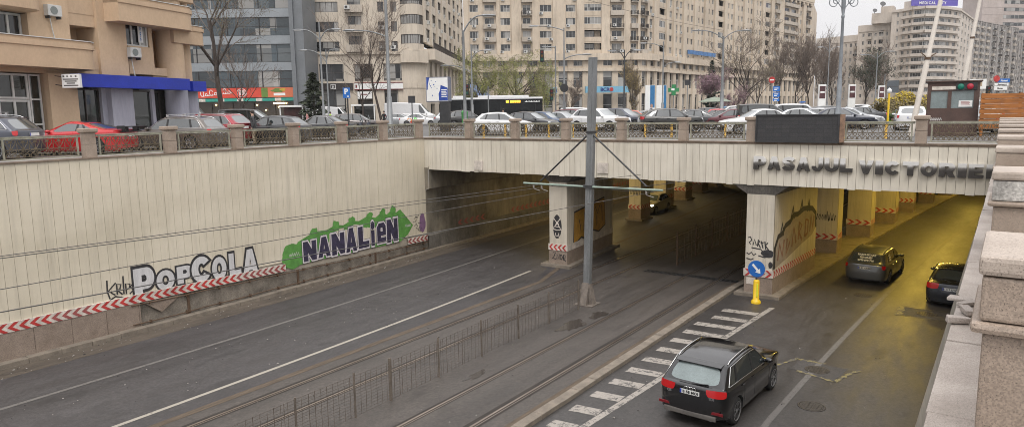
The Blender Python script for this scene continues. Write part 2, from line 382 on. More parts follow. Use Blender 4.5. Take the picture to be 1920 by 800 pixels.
# plaza round the cutting
m = MB()
far = 900
m.quad((-far, -200, 0), (-30.5, -200, 0), (-30.5, far, 0), (-far, far, 0))
m.quad((-30.5, 33.3, 0), (far, 33.3, 0), (far, far, 0), (-30.5, far, 0))
m.quad((1.6, -200, 0), (far, -200, 0), (far, 33.3, 0), (1.6, 33.3, 0))
tag(m.build('plaza_ground', M_LOT), kind='structure')
m = MB()
WY = fr(-20, 30, 1.0)
for a, b in zip(WY, WY[1:]): m.quad((-30.5, a, .01), (wx(a) - .42, a, .01), (wx(b) - .42, b, .01), (-30.5, b, .01))
m.quad((-30.5, 30.42, .01), (1.6, 30.42, .01), (1.6, 33.3, .01), (-30.5, 33.3, .01))
m.quad((-30.5, 30, .01), (wx(30) - .42, 30, .01), (wx(30) - .42, 30.42, .01), (-30.5, 30.42, .01))
m.quad((.45, -20, .01), (1.6, -20, .01), (1.6, 30.42, .01), (.45, 30.42, .01))
tag(m.build('pavement', M_PAVE), kind='structure')

# ------------------------------------------------------------------ kerbs, rails
def kerb(name, f, wd, h, ys, mt=M_KERB, seg=1.0):
    m = MB(); g = .006
    for a, b in zip(ys, ys[1:]):
        x0, x1 = f(a), f(b); dz = rnd.uniform(-.008, .008); dx = rnd.uniform(-.008, .008)
        vs = [(x0 + dx, a + g, RZ), (x0 + wd + dx, a + g, RZ), (x1 + wd + dx, b - g, RZ), (x1 + dx, b - g, RZ)]
        m.add(vs + [(p[0], p[1], RZ + h + dz) for p in vs], [(4, 5, 6, 7), (0, 1, 5, 4), (1, 2, 6, 5), (2, 3, 7, 6), (3, 0, 4, 7)])
    return tag(m.build(name, mt, bevel=.015), kind='structure')
kerb('left_kerb', lambda y: wx(y) + .02, .36, .17, fr(-6, 110, 1.0))
kerb('track_kerb', lambda y: rk(y) - .13, .3, .13, fr(4, 44, .98))
kerb('tunnel_pavement', lambda y: redge(y) - 1.6, 1.6, .12, fr(29.8, 100, 2))
m = MB()
for x in (-17.0, -15.43, -12.41, -10.84):
    for dx, w_, z in ((0, .065, .016), (.085, .03, .010)):
        m.box(x - w_ / 2 + dx, x + w_ / 2 + dx, -6, 100, RZ, RZ + z)
tag(m.build('tram_rails', M_RAIL), kind='structure')
m = MB()
for x, w_ in ((-17.0, .34), (-15.43, .26), (-12.41, .26), (-10.84, .36)):
    strip(m, lambda y: x - w_ / 2, lambda y: x + w_ / 2, fr(-6, 100, 3), RZ + .008)
tag(m.build('rail_grooves', mat('rail_groove_dirt', (.030, .0235, .019), .85, var=.45, scale=3, stretch=(3, .3, 1))), kind='structure')
m = MB(); strip(m, lambda y: lk(y) - .16, lambda y: lk(y) + .1, fr(-6, 100, 3), RZ + .010)
tag(m.build('track_edge_strip', M_RUSTP), kind='structure')
m = MB(); strip(m, lambda y: rk(y) - .42, lambda y: rk(y) - .14, fr(4, 34, 3), RZ + .009)
tag(m.build('kerb_rust_strip', M_RUSTP), kind='structure')
m = MB(); strip(m, lambda y: wx(y) + .39, lambda y: wx(y) + 1.35, fr(-6, 60, 3), RZ + .004)
tag(m.build('gutter_dirt', mat('gutter_silt', (.085, .068, .052), .9, var=.4, scale=1.5, stretch=(2, .3, 1))), kind='structure')

# ------------------------------------------------------------------ left retaining wall
lw = E('retaining_wall', (wx(15), 15, RZ), 0, 'long cream vertical-panelled retaining wall of the sunken road with graffiti and chevron strip', 'retaining wall')
m = MB(); mj = MB(); pw = .327
y = -6.0; k = 0
while y < 30 - .01:
    y1 = min(y + pw, 30); a, b = wx(y), wx(y1); d = rnd.uniform(-.006, .006)
    g = .0045
    zb = -5.1 - .35 * max(0, (y - 17) / 13) ** 1.3
    m.add([(a + d, y + g, zb), (b + d, y1 - g, zb), (b + d, y1 - g, .06), (a + d, y + g, .06), (a - .05, y + g, zb), (b - .05, y1 - g, zb), (b - .05, y1 - g, .06), (a - .05, y + g, .06)],
          [(0, 1, 2, 3), (0, 3, 7, 4), (1, 5, 6, 2), (0, 4, 5, 1)])
    y = y1; k += 1
m.build('cladding', M_PANEL, lw)
m = MB()
for a, b in zip(WY, WY[1:]):
    if a < -8: continue
    m.add([(wx(a) - .03, a, RZ), (wx(b) - .03, b, RZ), (wx(b) - .03, b, .05), (wx(a) - .03, a, .05), (wx(a) - .5, a, RZ), (wx(b) - .5, b, RZ), (wx(b) - .5, b, .05), (wx(a) - .5, a, .05)],
          [(0, 1, 2, 3), (3, 2, 6, 7)])
m.build('backing', M_JOINT, lw)
# plinth of granite slabs, broken away past y = 13
m = MB(); y = -6.0
while y < 12.9:
    y1 = min(y + 1.18, 12.95); d = rnd.uniform(0, .012)
    m.add([(wx(y) + .05 + d, y + .006, RZ + .1), (wx(y1) + .05 + d, y1 - .006, RZ + .1), (wx(y1) + .05 + d, y1 - .006, -5.43), (wx(y) + .05 + d, y + .006, -5.43),
           (wx(y) - .02, y + .006, RZ + .1), (wx(y1) - .02, y1 - .006, RZ + .1), (wx(y1) - .02, y1 - .006, -5.43), (wx(y) - .02, y + .006, -5.43)],
          [(0, 1, 2, 3), (3, 2, 6, 7), (0, 3, 7, 4), (1, 5, 6, 2)]); y = y1
m.build('granite_plinth', M_GRANP, lw)
m = MB(); yy = fr(12.95, 30, 1.0)
zt = lambda y: -5.43 - .42 * max(0, (y - 13) / 17)
for a, b in zip(yy, yy[1:]):
    m.quad((wx(a) - .02, a, RZ + .1), (wx(b) - .02, b, RZ + .1), (wx(b) - .02, b, zt(b)), (wx(a) - .02, a, zt(a)))
m.build('bare_concrete_base', mat('bare_concrete', (.19, .165, .135), .9, var=.5, scale=1.6, bmp=.4), lw)
m = MB()
for f in (lambda y: zt(y) - .06, lambda y: RZ + .27):
    m.tube([(wx(y) + .09, y, f(y) + .012 * math.sin(y * 2.1)) for y in fr(12.6, 30, .6)], .022, 5)
    for y in fr(13.3, 29.6, 1.45): m.box(wx(y) - .02, wx(y) + .11, y - .02, y + .02, f(y) - .07, f(y) + .05)
for y in (14.9, 20.4, 25.6): m.box(wx(y) - .02, wx(y) + .03, y - .05, y + .05, RZ + .12, zt(y) - .02)
m.build('cladding_rails', M_RUST, lw)
m = MB(); m.prism([(13.05, -5.45), (14.5, -5.5), (13.75, -5.98)], Matrix(((0, 0, 1, wx(13.7) + .04), (1, 0, 0, 0), (0, 1, 0, 0), (0, 0, 0, 1))), .03)
m.build('broken_slab', M_GRANP, lw)
# chevron strip
def chevron(mb, ya, yb, xf, zc, h, off=.0, left=True, mi=0, t=.5):
    """arrow pointing to -y (or +y) drawn on x = xf(y)"""
    L = yb - ya; t = L * t; s = -1 if left else 1
    tip, tail = (ya, ya + L - t) if left else (yb, ya + t)
    z0, z1 = zc - h / 2, zc + h / 2
    def p(y, z): return (xf(y) + off, y, z)
    if left:
        mb.add([p(ya + L - t, z0), p(yb, z0), p(ya + t, zc), p(ya, zc)], [(0, 1, 2, 3)], mi); mb.add([p(ya, zc), p(ya + t, zc), p(yb, z1), p(ya + L - t, z1)], [(0, 1, 2, 3)], mi)
    else:
        mb.add([p(ya, z0), p(ya + t, z0), p(yb, zc), p(yb - t, zc)], [(0, 1, 2, 3)], mi); mb.add([p(yb - t, zc), p(yb, zc), p(ya + t, z1), p(ya, z1)], [(0, 1, 2, 3)], mi)
def strip_run(y0, y1, zf, faded):
    m = MB()
    for a in fr(y0, y1, 1.32)[:-1]:
        b = a + (y1 - y0) / len(fr(y0, y1, 1.32)[:-1]) - .006
        m.add([(wx(a) + .07, a, zf(a) - .16), (wx(b) + .07, b, zf(b) - .16), (wx(b) + .07, b, zf(b) + .16), (wx(a) + .07, a, zf(a) + .16),
               (wx(a), a, zf(a) - .16), (wx(b), b, zf(b) - .16), (wx(b), b, zf(b) + .16), (wx(a), a, zf(a) + .16)], [(0, 1, 2, 3), (3, 2, 6, 7), (4, 5, 1, 0)])
    n = int(round((y1 - y0) / .33))
    for i in range(n):
        a = y0 + (y1 - y0) * i / n; b = a + (y1 - y0) / n
        chevron(m, a, b + .03, wx, zf(a), .31, .076, True, 2 if faded(a) else 1, .42)
    return m
cz = lambda y: -5.26 - .40 * max(0, (y - 13) / 17) ** 1.15
strip_run(5.0, 19.7, cz, lambda y: 9.8 < y < 11.0 or y > 17).build('chevron_strip', [M_WHITE, M_RED, M_REDF], lw)
strip_run(28.2, 30.0, cz, lambda y: True).build('chevron_strip', [M_WHITE, M_RED, M_REDF], lw)

# graffiti on the wall: flat layers of paint, each a few millimetres proud of the last
def wallwarp(mb_src, off):
    m = MB(); m.v = [(wx(v[0]) + off + v[2], v[0], v[1]) for v in mb_src.v]; m.f = mb_src.f; m.m = mb_src.m; m.sm = mb_src.sm
    # keep faces looking to +x
    return m
def wall_letter(mb, ch, y0, y1, z0, z1, off, mi=0, dep=.003, tilt=0.0):
    vs, fs = heavy(ch, dep, off)
    mb.add([(y0 + (y1 - y0) * v[0] + tilt * (v[1] - .5), z0 + (z1 - z0) * v[1], v[2]) for v in vs], fs, mi)
def blob(mb, cx_, cz_, rx, rz_, mi=0, seed=1, n=40, rag=.12, lift=0.0, pts=None):
    r = random.Random(seed); q = []
    ph = [r.uniform(0, 6.28) for _ in range(5)]
    for i in range(n):
        a = 2 * math.pi * i / n; k = 1 + rag * (math.sin(3 * a + ph[0]) * .5 + math.sin(5 * a + ph[1]) * .35 + math.sin(11 * a + ph[2]) * .25)
        q.append((cx_ + rx * k * math.cos(a), cz_ + rz_ * k * math.sin(a), lift))
    mb.add(q, [tuple(range(n))], mi)
def stroke(mb, pts, wd, mi=0, lift=0.0):
    """painted line in the (u, v) plane as one ribbon"""
    P_ = [Vector((p[0], p[1])) for p in pts]; L = []; Rr = []
    for i, p in enumerate(P_):
        t = (P_[min(i + 1, len(P_) - 1)] - P_[max(i - 1, 0)]).normalized(); nn = Vector((-t.y, t.x)) * wd / 2
        L.append(p + nn); Rr.append(p - nn)
    vs = [(p.x, p.y, lift) for p in L] + [(p.x, p.y, lift) for p in Rr]; k = len(P_)
    mb.add(vs, [(i + k, i + 1 + k, i + 1, i) for i in range(k - 1)], mi)
M_GBLK = mat('spray_black', (.028, .026, .028), .6, var=.35, scale=6)
M_GSIL = mat('spray_silver', (.56, .55, .55), .5, metal=.05, var=.16, scale=3, stretch=(1, 3, .5))
M_GGRN = mat('spray_green', (.095, .27, .055), .6, var=.3, scale=2.5)
M_GPUR = mat('spray_purple', (.038, .032, .066), .55, var=.6, scale=4)
M_GWHT = mat('spray_white', (.60, .56, .56), .55, var=.12, scale=5)
M_GVIO = mat('spray_violet', (.20, .11, .21), .6, var=.2)
PC = [('P', 12.76, 13.62, -5.40, -4.16), ('O', 13.62, 14.42, -5.28, -4.42), ('P', 14.46, 15.20, -5.16, -4.40), ('C', 15.08, 16.02, -5.28, -4.16),
      ('O', 15.98, 16.72, -5.36, -4.32), ('L', 16.78, 17.42, -5.40, -4.28), ('A', 17.44, 18.26, -5.42, -4.25)]
mk = MB(); ms = MB()
for i, (ch, a, b, z0, z1) in enumerate(PC):
    wall_letter(mk, ch, a + .05, b - .03, z0 + .10, z1 + .02, .108, 0, .002 + .003 * i); wall_letter(ms, ch, a + .05, b - .03, z0 + .10, z1 + .02, .006, 0, .0035 + .003 * i)
wallwarp(mk, .012).build('popcola_graffiti_outline', M_GBLK, lw); wallwarp(ms, .012).build('popcola_graffiti_fill', M_GSIL, lw)
mt = MB()
for s in ([(11.85, -4.35), (11.83, -4.75), (11.9, -5.05)], [(12.15, -4.5), (11.87, -4.75), (12.1, -4.95)], [(12.17, -4.95), (12.18, -4.55), (12.33, -4.6), (12.28, -4.75), (12.18, -4.78), (12.36, -4.98)],
          [(12.43, -4.3), (12.41, -4.98)], [(12.5, -5.0), (12.5, -4.6), (12.66, -4.65), (12.62, -4.8), (12.5, -4.82)], [(12.78, -4.65), (12.66, -4.75), (12.76, -4.9), (12.62, -5.02)], [(11.9, -5.1), (12.1, -5.0), (12.4, -5.12), (12.15, -5.2), (12.0, -5.12)]):
    stroke(mt, s, .055, 0, .001 + .0006 * len(mt.f) / 3)
wallwarp(mt, .012).build('krips_tag', M_GBLK, lw)
mg = MB()
blob(mg, 20.25, -4.95, .72, .58, 0, 3, rag=.1); 
q = [(19.75, -5.45), (20.5, -4.35), (21.2, -4.12), (21.6, -4.02), (22.3, -4.05), (22.9, -3.88), (23.4, -3.98), (23.9, -3.82), (24.5, -3.92), (25.1, -3.75), (25.7, -3.92), (26.2, -3.68), (26.6, -3.86), (27.0, -3.66), (27.35, -3.85), (27.7, -3.72), (28.2, -4.2), (28.75, -4.75), (28.3, -5.2), (27.6, -5.52), (24, -5.44), (21, -5.42)]
mg.add([(p[0], p[1], .0012) for p in q], [tuple(range(len(q)))[::-1]])
mg.f = [f if (Vector(mg.v[f[1]]) - Vector(mg.v[f[0]])).length >= 0 else f for f in mg.f]
for i, (a, b) in enumerate(((21.5, -3.95), (22.9, -3.80), (24.0, -3.74), (25.3, -3.68), (26.3, -3.62), (27.1, -3.58))): blob(mg, a, b - .1, .22, .22, 0, 20 + i, 24, .25, .002 + .0004 * i)
wallwarp(mg, .011).build('green_graffiti_cloud', M_GGRN, lw)
NL = [('N', 20.72, 21.62, -5.40, -4.36), ('A', 21.62, 22.5, -5.38, -4.30), ('N', 22.5, 23.46, -5.42, -4.26), ('A', 23.44, 24.3, -5.44, -4.14), ('L', 24.32, 25.2, -5.40, -4.18),
      ('i', 25.22, 25.66, -5.40, -4.02), ('e', 25.72, 26.5, -5.36, -4.20), ('N', 26.48, 27.46, -5.44, -4.10)]
ml = MB(); mm = MB(); mi_ = MB()
for i, (ch, a, b, z0, z1) in enumerate(NL):
    g = (a + .07, b - .05, z0 + .06, z1 - .06)
    wall_letter(mm, ch, *g, .105, 0, .001 + .0004 * i); wall_letter(ml, ch, *g, .085, 0, .001 + .0004 * i); wall_letter(mi_, ch, *g, .012, 0, .001 + .0004 * i)
wallwarp(mm, .0175).build('nanalien_graffiti_edge', M_GPUR, lw); wallwarp(ml, .0225).build('nanalien_graffiti_outline', M_GWHT, lw); wallwarp(mi_, .0275).build('nanalien_graffiti_fill', M_GPUR, lw)
mv = MB(); blob(mv, 29.6, -4.75, .28, .55, 0, 9); wallwarp(mv, .012).build('violet_graffiti', M_GVIO, lw)
mt = MB()
for i in range(7): y = 28.75 + rnd.uniform(0, .45); z = -4.3 - i * .13; stroke(mt, [(y, z), (y + .2, z + rnd.uniform(-.12, .12)), (y + .32, z + rnd.uniform(-.1, .1))], .03, 0, .001 + .0004 * i)
wallwarp(mt, .012).build('scribbled_tag', M_GBLK, lw)
mt = MB()
for i in range(5): stroke(mt, [(19.95 + .12 * i, -4.95), (20.02 + .12 * i, -4.82 + .03 * (i % 2)), (20.06 + .12 * i, -4.98)], .025, 0, .004)
for i in range(5): stroke(mt, [(28.05 + .1 * i, -4.75), (28.11 + .1 * i, -4.62 + .03 * (i % 2)), (28.14 + .1 * i, -4.78)], .025, 0, .004)
wallwarp(mt, .012).build('white_tag', M_GWHT, lw)

# ------------------------------------------------------------------ underpass: fascia, deck, walls, piers
XF0, XF1 = -27.35, -.35
fa = E('underpass_bridge', (-14, BY, RZ), 0, 'low concrete bridge with cream panelled fascia carrying the plaza over the sunken roads', 'bridge')
m = MB(); x = XF0
while x < XF1 - .01:
    x1 = min(x + .30, XF1); d = rnd.uniform(-.005, .005)
    m.box(x + .006, x1 - .006, BY + d, BY + .05, -1.70 - (0 if rnd.random() < .9 else .03), .06); x = x1
m.build('fascia', M_FASC, fa)
m = MB(); m.box(XF0 - .5, XF1 + .5, BY + .05, BY + .4, -1.66, .05); m.build('fascia_backing', mat('fascia_joint', (.40, .37, .32), .9, var=.2), fa)
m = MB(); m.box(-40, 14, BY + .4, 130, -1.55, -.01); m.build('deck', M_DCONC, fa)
m = MB()
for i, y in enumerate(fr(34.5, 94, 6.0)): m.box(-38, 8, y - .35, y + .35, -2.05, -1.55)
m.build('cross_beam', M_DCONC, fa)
for px_, y_ in ((897, 0), (1130, 0)):
    p = gy(px_, 310 if px_ < 1000 else 315, 29.95); m = MB(); m.box(p.x - .28, p.x + .28, 29.93, 29.985, p.z - .25, p.z + .25); m.build('repair_plate', M_WHITE, fa)
tw = E('tunnel_side_wall', (wx(60), 60, RZ), 0, 'stained concrete side wall running into the left tunnel with faded chevrons', 'tunnel wall')
m = MB(); yy = fr(29.96, 125, 4)
for a, b in zip(yy, yy[1:]):
    m.quad((wx(a), a, RZ), (wx(b), b, RZ), (wx(b), b, -2.9), (wx(a), a, -2.9))
    m.add([(wx(a), a, -2.9), (wx(b), b, -2.9), (wx(b) + .3, b, -2.8), (wx(a) + .3, a, -2.8), (wx(b) + .3, b, -1.55), (wx(a) + .3, a, -1.55)], [(0, 1, 2, 3), (3, 2, 4, 5)])
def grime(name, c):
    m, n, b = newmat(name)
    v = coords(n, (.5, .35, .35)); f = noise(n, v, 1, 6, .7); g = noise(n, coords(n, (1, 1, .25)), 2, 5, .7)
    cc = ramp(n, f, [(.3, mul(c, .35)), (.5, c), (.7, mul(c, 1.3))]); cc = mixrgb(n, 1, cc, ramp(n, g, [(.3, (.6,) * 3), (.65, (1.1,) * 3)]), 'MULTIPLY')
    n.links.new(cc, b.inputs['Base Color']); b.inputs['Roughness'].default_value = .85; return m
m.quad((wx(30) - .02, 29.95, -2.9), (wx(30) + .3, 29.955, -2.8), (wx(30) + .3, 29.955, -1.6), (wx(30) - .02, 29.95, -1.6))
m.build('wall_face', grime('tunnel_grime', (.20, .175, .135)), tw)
m = MB()
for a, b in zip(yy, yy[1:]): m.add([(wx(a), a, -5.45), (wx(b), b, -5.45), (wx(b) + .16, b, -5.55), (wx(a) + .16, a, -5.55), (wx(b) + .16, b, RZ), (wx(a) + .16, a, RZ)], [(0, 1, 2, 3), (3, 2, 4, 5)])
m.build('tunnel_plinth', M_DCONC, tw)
m = MB()
for i in range(62):
    a = 33.0 + i * .62
    if 36 < a < 39: continue
    chevron(m, a, a + .5, lambda y: wx(y), -5.22, .34, .03, True, 0, .5)
m.build('tunnel_chevrons', M_REDF, tw)
rw = E('tunnel_right_wall', (2, 60, RZ), 0, 'concrete wall on the right side of the right tunnel road', 'tunnel wall')
m = MB(); yy = [-20, 30] + fr(30, 125, 4)[1:]
for a, b in zip(yy, yy[1:]): m.quad((rwall(b), b, RZ), (rwall(a), a, RZ), (rwall(a), a, -.06), (rwall(b), b, -.06))
m.build('wall_face', mat('tunnel_wall_cream', (.36, .32, .25), .8, var=.3, scale=.8), rw)
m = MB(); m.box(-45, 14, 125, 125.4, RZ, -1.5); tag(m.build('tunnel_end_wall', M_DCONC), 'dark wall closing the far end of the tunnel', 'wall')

PCOL = [  # x0, x1, y0, y1, side: piers under the bridge
    (-19.35, -18.30, 30.65, 36.9, 'L'), (-22.55, -21.62, 46.6, 48.2, 'L'), (-23.55, -22.5, 53.2, 54.8, 'L'), (-24.2, -23.2, 59.2, 60.8, 'L'), (-24.9, -23.9, 65.2, 66.8, 'L'), (-25.6, -24.6, 71.2, 72.8, 'L'), (-26.2, -25.2, 77.2, 78.8, 'L'),
    (-9.05, -7.90, 30.15, 36.4, 'R'), (-8.55, -7.38, 40.8, 42.1, 'R'), (-7.95, -6.65, 46.9, 48.4, 'R'), (-7.3, -6.08, 53.1, 54.6, 'R'), (-6.6, -5.65, 59.6, 61.1, 'R'), (-5.9, -4.9, 66, 67.5, 'R'), (-5.0, -4.0, 72.5, 74, 'R')]
M_COLP = panels('pier_panel', (.55, .50, .42), .2)
side_x = {}
for i, (x0, x1, y0, y1, sd) in enumerate(PCOL):
    big = i in (0, 7)
    nm = {0: 'wide cream clad pier between left road and tram tracks, bearing a round black stencil', 7: 'wide cream clad pier beside the blue arrow sign, bearing large brown graffiti'}.get(i)
    if not nm:
        k = i if sd == 'L' else i - 7
        nm = '%s square pier behind the %s wide pier, counted into the tunnel' % (ORD[k - 1], 'left' if sd == 'L' else 'right')
    t = E('tunnel_pier', ((x0 + x1) / 2, (y0 + y1) / 2, RZ), 0, nm, 'pier', 'piers under the bridge')
    sk = -.1 if sd == 'L' else .055
    f = lambda x, y: x + (sk * (y - y0) if big else 0)
    zt_ = -2.12
    def slab(mb, e, za, zb, mi=0):
        vs = [(f(x0 - e, y0), y0 - e, 0), (f(x1 + e, y0), y0 - e, 0), (f(x1 + e, y1), y1 + e, 0), (f(x0 - e, y1), y1 + e, 0)]
        mb.add([(p[0], p[1], za) for p in vs] + [(p[0], p[1], zb) for p in vs], [(3, 2, 1, 0), (4, 5, 6, 7), (0, 1, 5, 4), (1, 2, 6, 5), (2, 3, 7, 6), (3, 0, 4, 7)], mi)
    m = MB(); slab(m, -.015, -5.65, zt_)
    m.build('core', M_JOINT, t)
    m = MB(); nn = max(3, int((x1 - x0) / .27))
    for k in range(nn):
        a = x0 + (x1 - x0) * k / nn; b = x0 + (x1 - x0) * (k + 1) / nn
        m.box(a + .004, b - .004, y0 - .012, y0 + .03, -5.65, zt_)
    ny = int((y1 - y0) / .28)
    for k in range(ny):
        a = y0 + (y1 - y0) * k / ny; b = y0 + (y1 - y0) * (k + 1) / ny
        for xs, s in ((x0, -1), (x1, 1)):
            m.add([(f(xs, a) + s * .012, a + .004, -5.65), (f(xs, b) + s * .012, b - .004, -5.65), (f(xs, b) + s * .012, b - .004, zt_), (f(xs, a) + s * .012, a + .004, zt_)], [(0, 1, 2, 3) if s > 0 else (3, 2, 1, 0)])
    m.build('cladding', M_COLP, t)
    m = MB(); slab(m, .02, RZ + .12, -5.66); m.build('stone_base', M_GRANP, t)
    m = MB(); slab(m, .35 if big else .2, RZ, RZ + .13); m.build('footing', M_KERB, t)
    m = MB(); e = .55 if big else .2
    vs0 = [(f(x0, y0), y0), (f(x1, y0), y0), (f(x1, y1), y1), (f(x0, y1), y1)]; vs1 = [(f(x0 - e, y0), y0 - .1), (f(x1 + e, y0), y0 - .1), (f(x1 + e, y1), y1), (f(x0 - e, y1), y1)]
    m.add([(p[0], p[1], zt_) for p in vs0] + [(p[0], p[1], -1.72 if big else -1.56) for p in vs1], [(0, 1, 5, 4), (1, 2, 6, 5), (2, 3, 7, 6), (3, 0, 4, 7), (4, 5, 6, 7)])
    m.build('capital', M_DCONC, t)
    m = MB(); left = sd == 'L'
    m.box(x0 - .05, x1 + .05, y0 - .05, y0 - .02, -5.66, -5.33)
    q = 4 if big else 3
    for k in range(q):
        a = x0 + (x1 - x0) * k / q; b = a + (x1 - x0) / q
        tmp = MB(); chevron(tmp, a, b, lambda y: 0, -5.495, .31, 0, left, 1, .42)
        m.add([(v[1], y0 - .056 + v[0], v[2]) for v in tmp.v], tmp.f, 1)
    xs, s = (x1, 1)
    Ls = y1 - y0
    m.add([(f(xs, y0) + .03, y0, -5.66), (f(xs, y1) + .03, y1, -5.66), (f(xs, y1) + .03, y1, -5.33), (f(xs, y0) + .03, y0, -5.33)], [(0, 1, 2, 3)], 0)
    q = max(3, int(Ls / .3))
    for k in range(q):
        a = y0 + Ls * k / q; b = a + Ls / q
        if left and big: continue
        chevron(m, a, b, lambda y: f(xs, y), -5.495, .31, .036, left, 1, .42)
    m.build('chevron_strip', [M_WHITE, M_RED], t)
    if i == 0:
        # round black stencil, tag on the base, orange panel down the side
        m = MB(); xm = (x0 + x1) / 2 - .05
        pl = MB(); blob(pl, xm, -4.42, .26, .62, 0, 4, 40, .05); 
        for s_ in ([(xm - .2, -4.0), (xm + .05, -4.3), (xm + .22, -4.55)], [(xm + .18, -3.98), (xm - .05, -4.3), (xm - .24, -4.5)], [(xm - .26, -4.55), (xm, -4.6), (xm + .26, -4.56)], [(xm - .1, -4.75), (xm - .14, -4.95)], [(xm + .08, -4.75), (xm + .12, -4.97)], [(xm - .08, -4.3), (xm, -4.12), (xm + .08, -4.3), (xm + .1, -4.42), (xm - .1, -4.42), (xm - .08, -4.3)], [(xm - .06, -4.9), (xm + .07, -4.88)]):
            stroke(pl, s_, .045, 1, .004 + .0005 * len(pl.f) / 4)
        m.add([(v[0], y0 - .016 - v[2], v[1]) for v in pl.v], pl.f); m.m = pl.m[:]
        m.build('stencil_graffiti', [M_GBLK, M_WHITE], t)
        pl = MB()
        for s_ in ([(-19.15, -5.80), (-18.98, -5.78), (-19.08, -6.0), (-19.18, -6.1), (-18.96, -6.12)], [(-18.9, -6.12), (-18.9, -5.84), (-18.76, -6.12), (-18.76, -5.84)], [(-18.7, -5.9), (-18.62, -5.86), (-18.56, -5.98), (-18.62, -6.12), (-18.7, -6.08), (-18.7, -5.9)], [(-18.5, -6.14), (-18.5, -5.86), (-18.4, -5.88), (-18.4, -6.0), (-18.5, -6.02), (-18.37, -6.2)]):
            stroke(pl, s_, .05, 0, .001 + .0005 * len(pl.f) / 4)
        m = MB(); m.add([(v[0], y0 - .026 - v[2], v[1]) for v in pl.v], pl.f); m.build('znor_tag', M_GBLK, t)
        pl = MB(); q = [(31.4, -5.5), (31.5, -3.75), (35.6, -3.4), (35.75, -5.0), (34.8, -5.25), (34, -5.05), (33.2, -5.4), (32.4, -5.2)]
        pl.add([(p[0], p[1], 0) for p in q], [tuple(range(len(q)))[::-1]], 1)
        q = q + [q[0]]; stroke(pl, q, .09, 0, .002)
        for s_ in ([(32.1, -4.2), (32.3, -4.6), (32.2, -5)], [(32.8, -3.9), (32.7, -4.9)], [(33.3, -4.8), (33.6, -4.0), (33.9, -4.8)], [(34.3, -3.8), (34.6, -4.2), (34.9, -3.8)], [(34.5, -4.3), (34.5, -4.9)], [(35.2, -3.8), (35.3, -4.7)]): stroke(pl, s_, .06, 0, .004 + .0004 * len(pl.f) / 3)
        m = MB(); m.add([(f(x1, v[0]) + .02 + v[2], v[0], v[1]) for v in pl.v], pl.f); m.m = pl.m[:]; m.build('orange_graffiti', [M_GBLK, mat('spray_orange', (.42, .22, .03), .6, var=.3)], t)
    if i == 7:
        pl = MB()
        for s_ in ([(-8.95, -4.0), (-8.86, -3.95), (-8.8, -4.1), (-8.9, -4.2), (-8.84, -4.28)], [(-8.74, -4.3), (-8.68, -4.05), (-8.6, -4.3)], [(-8.55, -4.35), (-8.52, -4.05), (-8.45, -4.12), (-8.53, -4.2), (-8.42, -4.4)], [(-8.4, -4.1), (-8.32, -4.4)], [(-8.42, -4.2), (-8.3, -4.15)], [(-8.25, -4.1), (-8.2, -4.45)], [(-8.12, -4.15), (-8.22, -4.28), (-8.05, -4.5)], [(-8.8, -4.42), (-8.4, -4.46), (-8.3, -4.58)],
                   [(-9.0, -4.65), (-8.9, -4.72), (-8.8, -4.62), (-8.7, -4.75), (-8.6, -4.66)], [(-8.5, -4.74), (-8.2, -4.8)], [(-9.0, -4.9), (-8.8, -4.95), (-8.7, -4.88)]): stroke(pl, s_, .05, 0, .001 + .0005 * len(pl.f) / 4)
        blob(pl, -8.12, -4.62, .26, .17, 0, 6, 24, .1, .008); blob(pl, -7.98, -5.1, .09, .14, 0, 8, 20, .1, .009)
        m = MB(); m.add([(v[0], y0 - .016 - v[2], v[1]) for v in pl.v], pl.f); m.build('black_tag', M_GBLK, t)
        pl = MB(); q = [(30.3, -5.3), (30.3, -4.4), (30.7, -3.95), (31.2, -3.9), (31.6, -3.6), (32.3, -3.5), (32.7, -3.25), (33.3, -3.3), (34.2, -3.15), (34.8, -3.2), (35.6, -3.3), (36.2, -3.6), (36.3, -4.3), (35.7, -4.6), (34, -4.8), (32, -5.1)]
        pl.add([(p[0], p[1], 0) for p in q], [tuple(range(len(q)))[::-1]], 1); stroke(pl, q[0:13], .24, 0, .002)
        for x_, z_ in ((31.2, -3.75), (32.6, -3.2), (33.9, -3.05), (35.0, -3.15)): stroke(pl, [(x_ - .25, z_ - .2), (x_, z_ + .32), (x_ + .2, z_ - .25)], .16, 0, .003 + .0003 * (x_ - 31))
        for s_ in ([(30.7, -5.0), (30.9, -4.3), (31.3, -4.9), (31.5, -4.2)], [(31.9, -4.2), (31.8, -4.9), (32.3, -4.4)], [(32.6, -4.7), (32.8, -3.8), (33.2, -4.6)], [(33.5, -4.5), (33.6, -3.7), (34.0, -3.9), (33.6, -4.2), (34.1, -4.6)], [(34.5, -4.5), (34.6, -3.7), (35.0, -3.8), (34.9, -4.4), (34.5, -4.5)], [(35.3, -4.4), (35.4, -3.6), (35.8, -4.3), (35.9, -3.7)]): stroke(pl, s_, .17, 2, .004 + .0004 * len(pl.f) / 3)
        m = MB(); m.add([(f(x1, v[0]) + .02 + v[2], v[0], v[1]) for v in pl.v], pl.f); m.m = pl.m[:]; m.build('brown_graffiti', [M_GBLK, mat('spray_faded_beige', (.30, .25, .20), .7, var=.2), mat('spray_brown', (.22, .11, .07), .7, var=.25)], t)
        m = MB(); m.box(-8.98, -8.6, y0 - .034, y0 - .022, -6.02, -5.72); m.build('notice_plate', M_WHITE, t)
    elif i in (1, 8):
        pl = MB()
        r2 = random.Random(i)
        for k in range(6): x = x0 + .1 + k * (x1 - x0 - .2) / 6; stroke(pl, [(x, -4.6), (x + .05, -4.2 + r2.uniform(-.1, .1)), (x + .12, -4.6 + r2.uniform(-.1, .1)), (x + .14, -4.3)], .04, 0, .001 + .0005 * k)
